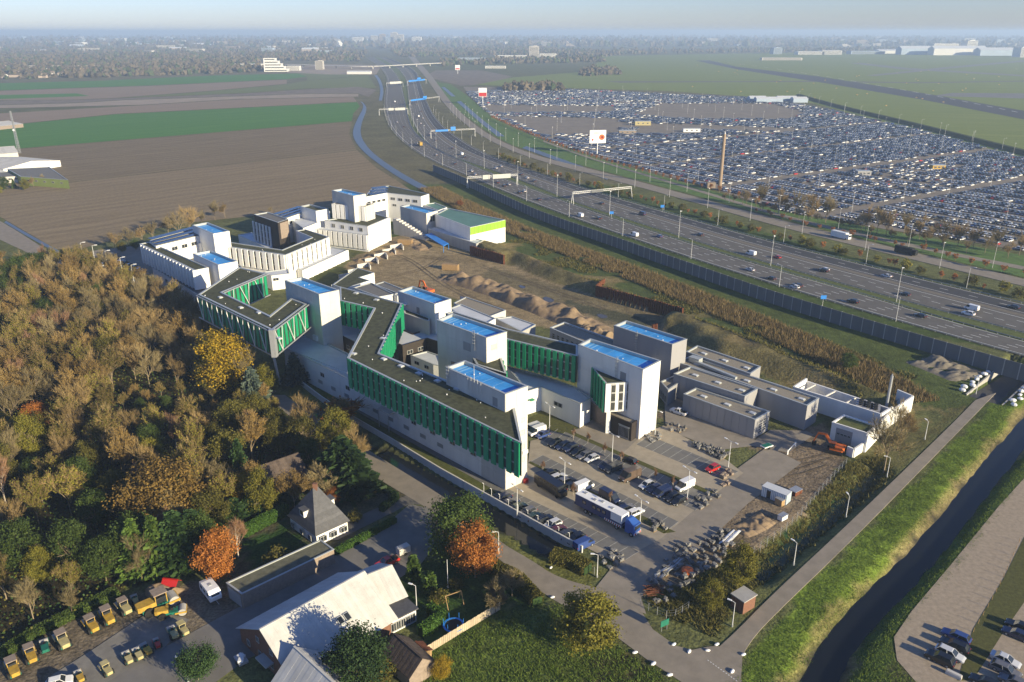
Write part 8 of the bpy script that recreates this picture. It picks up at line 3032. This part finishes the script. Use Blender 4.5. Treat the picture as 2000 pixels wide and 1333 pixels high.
wire_fence('mesh fence between the yard soil and the weedy ditch bank', [(1652, 908), (1610, 952), (1545, 1030), (1500, 1062), (1470, 1085)], 2.0, 2.6)
wire_fence('row of white bent-top fence posts along the moat wall cars', [(945, 962), (980, 987), (1030, 1015), (1080, 1042), (1132, 1072)], 2.4, 3.0, 'paint_white', True, 'post_fence')
wire_fence('temporary fence at the tip of the storage yard', [(1250, 1185), (1290, 1205), (1312, 1212), (1345, 1190)], 1.8, 1.8)
wire_fence('temporary fence panel before the pallets at the moat end', [(1120, 1106), (1166, 1126)], 1.9, 2.4)
wire_fence('low wire fence along the grass divider of the gravel parking', [(1990, 1060), (1950, 1150), (1895, 1245)], 1.0, 3.0, 'wood', wires=False)
# lane marker stones, posts and lamps
st_ = MB().ellip((0, 0, .12), (.55, .3, .22), 8, 4).mesh('marker_stone', [M['paint_white']])
for k, (x, y) in enumerate(((1240, 1276), (1276, 1298), (1308, 1320), (1316, 1260), (1346, 1274), (1382, 1272), (1400, 1260), (1452, 1280), (1430, 1313), (1076, 1110), (1079, 1168))):
    q = G(x, y)
    o = link('marker_stone', st_, None, (q.x, q.y, .05), ST + rp.uniform(-.6, .6), rp.uniform(.85, 1.15))
    tag(o, 'white painted marker stone at the lane edge, %s round the junction' % ORD[k], 'marker stone', 'white marker stones')
for k, (x, y, kd, lb) in enumerate(((1806, 859, 'lane', 'lane lamp nearest the underpass'), (1732, 932, 'lane', 'lane lamp beside the bare tree'), (1652, 1010, 'lane', 'lane lamp above the yard ditch'),
                                    (1550, 1104, 'lane', 'lane lamp halfway down the yard ditch'), (1430, 1224, 'lane', 'lane lamp beside the brick kiosk'), (1906, 770, 'lane', 'lane lamp at the underpass ramp'),
                                    (974, 1082, 'lane', 'lane lamp beside the orange tree'), (1166, 1128, 'lane', 'lamp with white globe at the site gate'), (368, 1335, 'lane', 'lamp beside the flat domed tree'),
                                    (814, 1190, 'lane', 'garden lamp by the sunroom'))):
    q = G(x, y)
    lamp(kd, q.x, q.y, rp.uniform(-1, 1) + 2.5, lb, 'lane lamps')
for k, (x, y, lb) in enumerate(((1195, 902, 'in the middle row of bays'), (1102, 957, 'beside the black minibus'), (1342, 975, 'by the last middle row cars'), (1249, 1035, 'in front of the blue truck cab'), (1010, 1012, 'between the moat wall cars'),
                                (1073, 842, 'on the small inner lawn'), (1279, 852, 'at the foot of the big white tower'), (1422, 916, 'beside the soil strip'))):
    q = G(x, y)
    lamp('lot', q.x, q.y, ST + 1.57, 'double-headed lamp post ' + lb, 'site car park lamps')
for k, (x, y) in enumerate(((163, 507), (186, 513), (211, 524), (240, 538), (262, 553))):
    q = G(x, y)
    lamp('lane', q.x, q.y, .3, 'lamp in the rear car park, %s from the field' % ORD[k], 'rear car park lamps', 1.5)
# thin young trees in the paved bays
for k, (x, y) in enumerate(((1120, 860), (1181, 890), (1213, 905), (1279, 940), (1314, 955), (1060, 925), (1120, 970), (1192, 985), (1148, 868))):
    q = G(x, y)
    plant_tree('birch0', (q.x, q.y, .08), 3.8, 'thin reddish sapling standing between the parking bays', 'saplings between the bays', 'young_tree', .8)

# ---- earth heaps
def heap(name, px, w, h, seed, m='sand'):
    P = smooth_line(G2(px), 130)
    d = np.gradient(P, axis=0)
    d /= np.hypot(d[:, 0], d[:, 1])[:, None]
    nn = np.stack([-d[:, 1], d[:, 0]], 1)
    nv = 21
    T_ = np.linspace(-1, 1, nv)
    X = P[:, 0:1] + nn[:, 0:1] * T_ * w
    Y = P[:, 1:2] + nn[:, 1:2] * T_ * w
    u = np.linspace(0, 1, 130)[:, None]
    Z = h * np.clip(1 - T_ ** 2, 0, 1) * np.minimum(1, np.minimum(u, 1 - u) * 9) * (.75 + .55 * vnoise(X, Y, 5, seed)) + (.7 * vnoise(X, Y, 2.2, seed + 1) + .35 * vnoise(X, Y, .9, seed + 2)) * (1 - T_ ** 2) - .1
    V = np.stack([X, Y, Z], -1).reshape(-1, 3)
    F = [(i * nv + j, i * nv + j + 1, (i + 1) * nv + j + 1, (i + 1) * nv + j) for i in range(129) for j in range(nv - 1)]
    struct(name, MB().add(V.tolist(), F), M[m], True)


heap('sand_ridge', [(866, 540), (920, 553), (985, 575), (1040, 596), (1090, 615), (1150, 640), (1188, 655)], 6.5, 4.2, 41)
heap('sand_heap', [(700, 515), (740, 500), (780, 492)], 5, 1.2, 42)
heap('sand_heap', [(1125, 648), (1160, 655), (1198, 668)], 4, 3.0, 43)
heap('earth_heap', [(1800, 700), (1850, 720), (1900, 740)], 8, 1.5, 44, 'gravel_strip')
heap('earth_heap', [(1440, 1040), (1470, 1030), (1500, 1010)], 2.6, 1.0, 45)
heap('earth_heap', [(285, 1165), (310, 1155), (345, 1165)], 2.5, 1.6, 46)
heap('sand_heap', [(792, 470), (812, 478), (830, 490)], 4, 1.6, 47)
M['rut'] = mat('damp_rut_soil', (.12, .09, .055), .9, .3, .6)
for px in ([(700, 520), (760, 515), (830, 500), (900, 515)], [(745, 490), (800, 505), (850, 545), (900, 575), (980, 605)], [(940, 520), (1020, 548), (1100, 575), (1180, 605)], [(760, 540), (820, 530), (870, 500)],
           [(1500, 900), (1560, 905), (1620, 890)], [(1480, 930), (1550, 925), (1610, 905)]):
    P = smooth_line(G2(px), 40)
    d = np.gradient(P, axis=0)
    d /= np.hypot(d[:, 0], d[:, 1])[:, None]
    nn = np.stack([-d[:, 1], d[:, 0]], 1)
    for s_ in (-1.0, 1.0):
        ribbon('wheel_rut', list(map(tuple, P + nn * (s_ + .22))), list(map(tuple, P + nn * (s_ - .22))), .035, M['rut'], 40, 0, False)
for x, y, lb in ((880, 527, 'stack of timber formwork on the building site'), (792, 478, 'stack of yellow timber by the stepped walls')):
    q = G(x, y)
    mb = MB()
    for k in range(6):
        mb.box((q.x, q.y, .25 + k * .42), (7.5 + rp.uniform(-.4, .4), 2.4, .34), -.25 + rp.uniform(-.03, .03))
    tag(mb.build('timber_stack', M['wood']), lb, 'timber stack')

# ================================================================== FAR COUNTRY
def in_view(x, y, m=1.06):
    return abs(x) < y * .665 * m + 15


M['far_wood'] = foliage('far_bare_wood', (0.055, 0.048, 0.034), (0.125, 0.10, 0.066), trans=0.0, objv=0)
M['far_green'] = foliage('far_green_wood', (0.035, 0.055, 0.022), (0.07, 0.085, 0.035), trans=0.0, objv=0)
rf = np.random.default_rng(23)


def woods(name, polys, dens, label, size=(5, 9), seed=1):
    """A far wood that reads as one mass: thousands of ragged crown lumps."""
    r_ = np.random.default_rng(seed)
    base = []
    for j, (z, w) in enumerate(((0, .7), (.35, 1.0), (.75, .75), (1.0, .2))):
        for i in range(6):
            a = 6.2832 * (i + .5 * (j % 2)) / 6
            base.append((w * math.cos(a), w * math.sin(a), z))
    base = np.array(base)
    bf = [(j * 6 + i, j * 6 + (i + 1) % 6, (j + 1) * 6 + (i + 1) % 6, (j + 1) * 6 + i) for j in range(3) for i in range(6)] + [(18, 19, 20, 21, 22, 23)]
    VV, F, MI = [], [], []
    c = 0
    for poly, n, pg in polys:
        P = scatter(G2(poly), n, seed + len(VV))
        for x, y in P:
            if not in_view(x, y, 1.1):
                continue
            s = r_.uniform(*size) * (1 + min(1.2, y / 9000))
            h_ = r_.uniform(1.1, 2.4) * s
            B = base * np.array((s, s, h_)) + r_.normal(size=base.shape) * s * .24
            VV.append(B + np.array((x, y, -1)))
            F += [tuple(a + c for a in f) for f in bf]
            MI += [1 if r_.random() < pg else 0] * len(bf)
            c += len(base)
    me = bpy.data.meshes.new(name)
    me.from_pydata(np.concatenate(VV).tolist(), [], F)
    me.materials.append(M['far_wood'])
    me.materials.append(M['far_green'])
    me.polygons.foreach_set('material_index', MI)
    me.update()
    tag(link(name, me), label, 'woods', None, 'stuff')


woods('far_woods', [([(-150, 158), (0, 156), (200, 152), (420, 145), (520, 140), (500, 118), (300, 108), (0, 112), (-150, 116)], 4200, .25),
                    ([(-200, 112), (300, 107), (520, 118), (700, 122), (720, 100), (500, 92), (0, 92), (-200, 98)], 4600, .2),
                    ([(780, 112), (1000, 108), (1180, 112), (1220, 104), (1000, 92), (760, 98)], 1500, .2), ([(860, 130), (960, 126), (1180, 122), (1180, 114), (960, 118), (860, 120)], 450, .3)],
      1, 'brown leafless woods beyond the green fields', (3.2, 6), 31)
woods('horizon_woods', [([(-300, 94), (700, 96), (1300, 92), (2300, 90), (2300, 78), (1000, 80), (-300, 80)], 4500, .2), ([(-400, 80), (2400, 80), (2400, 72.5), (-400, 72.5)], 2600, .2)],
      1, 'belt of woods fading into the haze on the horizon', (6, 12), 32)
woods('airfield_woods', [([(1200, 108), (1500, 102), (2000, 101), (2000, 93), (1200, 98)], 700, .15), ([(1130, 150), (1215, 146), (1200, 136), (1140, 138)], 120, .1), ([(985, 178), (1100, 178), (1090, 172), (985, 172)], 180, .1)],
      1, 'bare woods behind the airfield', (3, 6), 33)


def u_far(kind):
    mb = MB()
    if kind == 'slab':
        mb.box((0, 0, .5), (1, 1, 1))
        for k in range(6):
            mb.box((0, -.5, .12 + k * .15), (.94, .02, .06), 0, 1)
    elif kind == 'stepped':
        for k in range(5):
            mb.box((-.06 * k, 0, .1 + .2 * k), (1 - .12 * k, 1 - .08 * k, .2))
            mb.box((-.06 * k, -.5 + .04 * k, .1 + .2 * k), (.9 - .12 * k, .02, .07), 0, 1)
    elif kind == 'tower':
        mb.box((0, 0, .48), (1, 1, .96)).box((.1, 0, .98), (.5, .5, .06))
        for k in range(9):
            mb.box((0, -.5, .08 + k * .1), (.9, .02, .045), 0, 1)
    else:
        P = [(-.5, -.5, 0), (.5, -.5, 0), (.5, .5, 0), (-.5, .5, 0), (-.5, -.5, .7), (.5, -.5, .7), (.5, .5, .7), (-.5, .5, .7), (-.5, 0, 1), (.5, 0, 1)]
        mb.add(P, [(0, 1, 5, 4), (1, 2, 6, 9, 5), (2, 3, 7, 6), (3, 0, 4, 8, 7)], 0)
        mb.add(P, [(4, 5, 9, 8), (6, 7, 8, 9)], 1 if kind == 'hall' else 2)
    return mb.mesh(kind, [M['white'] if kind != 'house' else M['brick_pale'], M['glass_wall'] if kind != 'hall' else M['pale_roof'], M['tile']])


FAR = {k: u_far(k) for k in ('slab', 'stepped', 'tower', 'hall', 'house')}
FM = [mat('far_wall_%d' % i, c_, .85, .1, .02) for i, c_ in enumerate(((.62, .61, .58), (.45, .42, .37), (.33, .27, .22), (.34, .41, .49)))]  # last tone: bluish shade of the hangar sides put into the wall colour


def far(kind, px, w, d, h, label, group=None, mi=0, rz=0.0, name='far_building', cat='building'):
    q = G(*px)
    o = link(name, FAR[kind], None, (q.x, q.y, 0), rz, (w, d, h))
    o.material_slots[0].link = 'OBJECT'
    o.material_slots[0].material = FM[mi]
    tag(o, label, cat, group)


far('stepped', (541, 140), 62, 34, 34, 'large white stepped office block beyond the fields', rz=.15)
far('slab', (485, 131), 90, 20, 9, 'long low white hall left of the stepped office block')
far('slab', (575, 138), 34, 18, 12, 'low pale annex right of the stepped office block')
far('tower', (625, 136), 22, 16, 24, 'beige tower block right of the stepped office', None, 1)
far('hall', (702, 145), 60, 16, 8, 'white hall beside the motorway interchange')
far('slab', (998, 117), 120, 40, 16, 'long white warehouse beyond the interchange')
far('tower', (1043, 113), 40, 30, 46, 'pale tower beside the long white warehouse', None, 1)
far('slab', (1070, 112), 70, 30, 14, 'low white block right of the pale tower')
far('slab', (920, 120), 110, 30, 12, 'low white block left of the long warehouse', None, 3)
far('slab', (968, 134), 60, 14, 7, 'low pale depot at the car park approach')
far('slab', (1525, 118), 150, 30, 9, 'low flat airfield shed in the middle of the airfield grass', None, 1)
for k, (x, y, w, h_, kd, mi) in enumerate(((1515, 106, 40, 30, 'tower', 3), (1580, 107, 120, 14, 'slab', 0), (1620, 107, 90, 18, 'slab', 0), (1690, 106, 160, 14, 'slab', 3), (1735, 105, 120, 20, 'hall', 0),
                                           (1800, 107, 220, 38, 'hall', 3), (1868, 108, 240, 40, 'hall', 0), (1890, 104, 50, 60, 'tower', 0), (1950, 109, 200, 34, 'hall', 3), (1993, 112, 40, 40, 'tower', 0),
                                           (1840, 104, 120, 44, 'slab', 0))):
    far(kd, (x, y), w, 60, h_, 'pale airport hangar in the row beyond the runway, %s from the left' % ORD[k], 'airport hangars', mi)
FC = ('white', 'beige', 'brown', 'grey')
rz_ = random.Random(8)
for k, (x, h_, w) in enumerate(((733, 70, 60), (748, 85, 50), (760, 60, 90), (771, 100, 60), (784, 80, 45), (815, 60, 80), (700, 55, 90), (655, 40, 80))):
    far('tower' if k % 2 else 'slab', (x, 86), w, 60, h_ * .95, 'hazy high-rise in the city cluster on the horizon, %s from the left' % ORD[sorted((733, 748, 760, 771, 784, 815, 700, 655)).index(x)], 'horizon high-rises', rz_.randrange(4))
for k in range(150):
    x = rz_.uniform(-20, 2020)
    y = rz_.uniform(76, 92) if x < 700 or x > 860 else rz_.uniform(76, 86)
    s = (y - 62) / 14
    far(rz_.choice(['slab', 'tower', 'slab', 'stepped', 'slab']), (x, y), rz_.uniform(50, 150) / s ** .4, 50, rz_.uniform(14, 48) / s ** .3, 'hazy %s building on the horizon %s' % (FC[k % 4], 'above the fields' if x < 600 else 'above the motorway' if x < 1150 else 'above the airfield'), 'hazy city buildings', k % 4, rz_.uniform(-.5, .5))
for k in range(40):
    x, y = rz_.uniform(-10, 640), rz_.uniform(88, 104)
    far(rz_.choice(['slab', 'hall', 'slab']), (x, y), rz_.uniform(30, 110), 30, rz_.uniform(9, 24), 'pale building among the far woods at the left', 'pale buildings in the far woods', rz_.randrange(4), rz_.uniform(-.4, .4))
for k in range(70):
    x = rz_.uniform(-10, 165)
    y = rz_.uniform(128, 158 - x * .05)
    far('house', (x, y), rz_.uniform(10, 26), 8, rz_.uniform(6, 8), 'small brown roofed house in the village at the left edge', 'village houses', rz_.choice((0, 2, 2)), rz_.uniform(-.4, .4), 'village_house', 'house')
for k in range(3):
    far('slab', (60 + 55 * k, 134), 50, 9, 8, 'long pale terrace in the village, %s from the left' % ORD[k], 'village terraces', 1, .05, 'village_terrace', 'house')

# interchange embankment and viaduct
mb = MB()
P = smooth_line(G2([(560, 131), (640, 133), (720, 136), (800, 131), (860, 128)]), 40)
for (x0, y0), (x1, y1) in zip(P[:-1], P[1:]):
    mb.beam((x0, y0, 7), (x1, y1, 7), 14, 1.6)
for x, y in P[::4]:
    mb.box((x, y, 3), (2, 8, 6.4))
tag(mb.build('viaduct', M['concrete']), 'pale road viaduct crossing the motorway at the interchange', 'viaduct')
sheet('interchange_ground', [(560, 142), (640, 146), (735, 146), (745, 128), (640, 126), (560, 132)], .09, M['sandtrack'])
sheet('interchange_ground', [(830, 150), (900, 168), (960, 165), (1000, 150), (940, 138), (850, 138)], .09, M['earthwork'])

# farm at the left edge
def farm(label, px, z, wall, roof, kind='flat'):
    p = G2(px, z)
    t = site('farm_building', label, 'farm building', (*cen(p), 0))
    if kind == 'flat':
        block(t, p, 0, z, wall, roof, .3, 'trim', .5)
        windows(t, wall_frame(p[0], p[1], outside(p, 0)), 5, 2.2, 1.2, z * .6)
    else:
        a_, b_ = (Vector(p[0]) + Vector(p[3])) / 2, (Vector(p[1]) + Vector(p[2])) / 2
        gable(t, a_, b_, (Vector(p[0]) - Vector(p[3])).length / 2, z * .62, z, wall, roof, 12, .3)


farm('white barn with grey gable roof at the left field edge', [(-20, 315), (60, 322), (64, 308), (-12, 300)], 7.5, 'white', 'fibre', 'gable')
farm('long pale roofed barn behind the white barn', [(-60, 298), (28, 292), (26, 280), (-60, 286)], 8, 'concrete', 'fibre', 'gable')
farm('flat roofed farm hall with lime green band at the field edge', [(40, 345), (133, 352), (96, 326), (14, 330)], 6, 'olive_wall', 'paver_grey')
farm('low grey farm wing in front of the lime banded hall', [(-30, 348), (42, 344), (34, 334), (-30, 338)], 4.5, 'concrete', 'paver_grey')
farm('small pale shed far behind the farm mast', [(-40, 246), (18, 240), (16, 233), (-40, 238)], 6, 'brick_pale', 'fibre', 'gable')
q = G(38, 300)
t = thing('lattice_mast', 'tall grey lattice mast beside the farm', 'mast', (q.x, q.y, 0))
mb = MB()
for k in range(4):
    a_ = .785 + 1.571 * k
    mb.beam((1.3 * math.cos(a_), 1.3 * math.sin(a_), 0), (.5 * math.cos(a_), .5 * math.sin(a_), 36), .25, .25)
link('legs', mb.mesh('legs', [M['steel']]), t)
mb = MB()
for j in range(18):
    for k in range(4):
        a0, a1 = .785 + 1.571 * k, .785 + 1.571 * (k + 1)
        r0, r1 = 1.3 - .8 * j / 18, 1.3 - .8 * (j + 1) / 18
        mb.beam((r0 * math.cos(a0), r0 * math.sin(a0), 2 * j), (r1 * math.cos(a1), r1 * math.sin(a1), 2 * j + 2), .12, .12)
link('bracing', mb.mesh('bracing', [M['steel']]), t)
link('dish', MB().disc((0, -1.2, 20), (0, 1, 0), .9, .4, 12).mesh('dish', [M['paint_white']]), t)
for k, (x, y, ty, kd) in enumerate(((10, 372, 345, 'olive1'), (28, 368, 350, 'conifer'), (50, 372, 350, 'lime'), (66, 366, 342, 'bare1'), (0, 380, 362, 'lime'), (84, 362, 338, 'bare2'))):
    T(kd, x, y, ty, 'garden tree in front of the farm hall, %s from the left' % ORD[[1, 2, 3, 4, 0, 5][k]], group='farm garden trees')
# hedge row of the airfield road and green sheds
for k, (x, y, w) in enumerate(((1478, 198, 26), (1500, 200, 40), (1535, 198, 30), (1560, 200, 22))):
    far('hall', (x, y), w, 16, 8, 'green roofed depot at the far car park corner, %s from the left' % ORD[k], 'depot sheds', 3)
for x, y in along([(1560, 192), (1640, 215), (1800, 253), (2000, 305)], 55):
    lamp('road', x, y, 0, 'lamp post on the perimeter road behind the car park', 'perimeter lamps', 1.1)
for k in range(46):
    x, y = rz_.uniform(1350, 1990), rz_.uniform(112, 215)
    q = G(x, y)
    if np_in_poly(np.array([q.x]), np.array([q.y]), G2([(1180, 112), (2000, 106), (2000, 300), (1640, 214), (1300, 177)]))[0]:
        o = link('airfield_sign', FAR['slab'], None, (q.x, q.y, .1), 0, (2.6, .5, 1.1))
        o.material_slots[0].link = 'OBJECT'
        o.material_slots[0].material = M['yellow']
        tag(o, 'small yellow taxiway sign on the airfield grass', 'sign', 'airfield signs')

# ================================================================== HAZE
hz = MB().prism([(-20300, -3100), (20300, -3100), (20300, 20300), (-20300, 20300)], -8.0, 122.0)
hm = bpy.data.materials.new('haze_air')
hm.use_nodes = True
hn = hm.node_tree
for n_ in list(hn.nodes):
    if n_.type == 'BSDF_PRINCIPLED':
        hn.nodes.remove(n_)
pv = N(hn, 'ShaderNodeVolumePrincipled')
pv.inputs['Color'].default_value = (0.58, 0.76, 1.0, 1)
pv.inputs['Density'].default_value = 0.000165
pv.inputs['Anisotropy'].default_value = 0.1
hn.links.new(pv.outputs[0], hn.nodes['Material Output'].inputs['Volume'])
hzo = hz.build('haze', hm)
tag(hzo, 'thin pale blue autumn haze over the whole plain', 'haze', None, 'stuff')
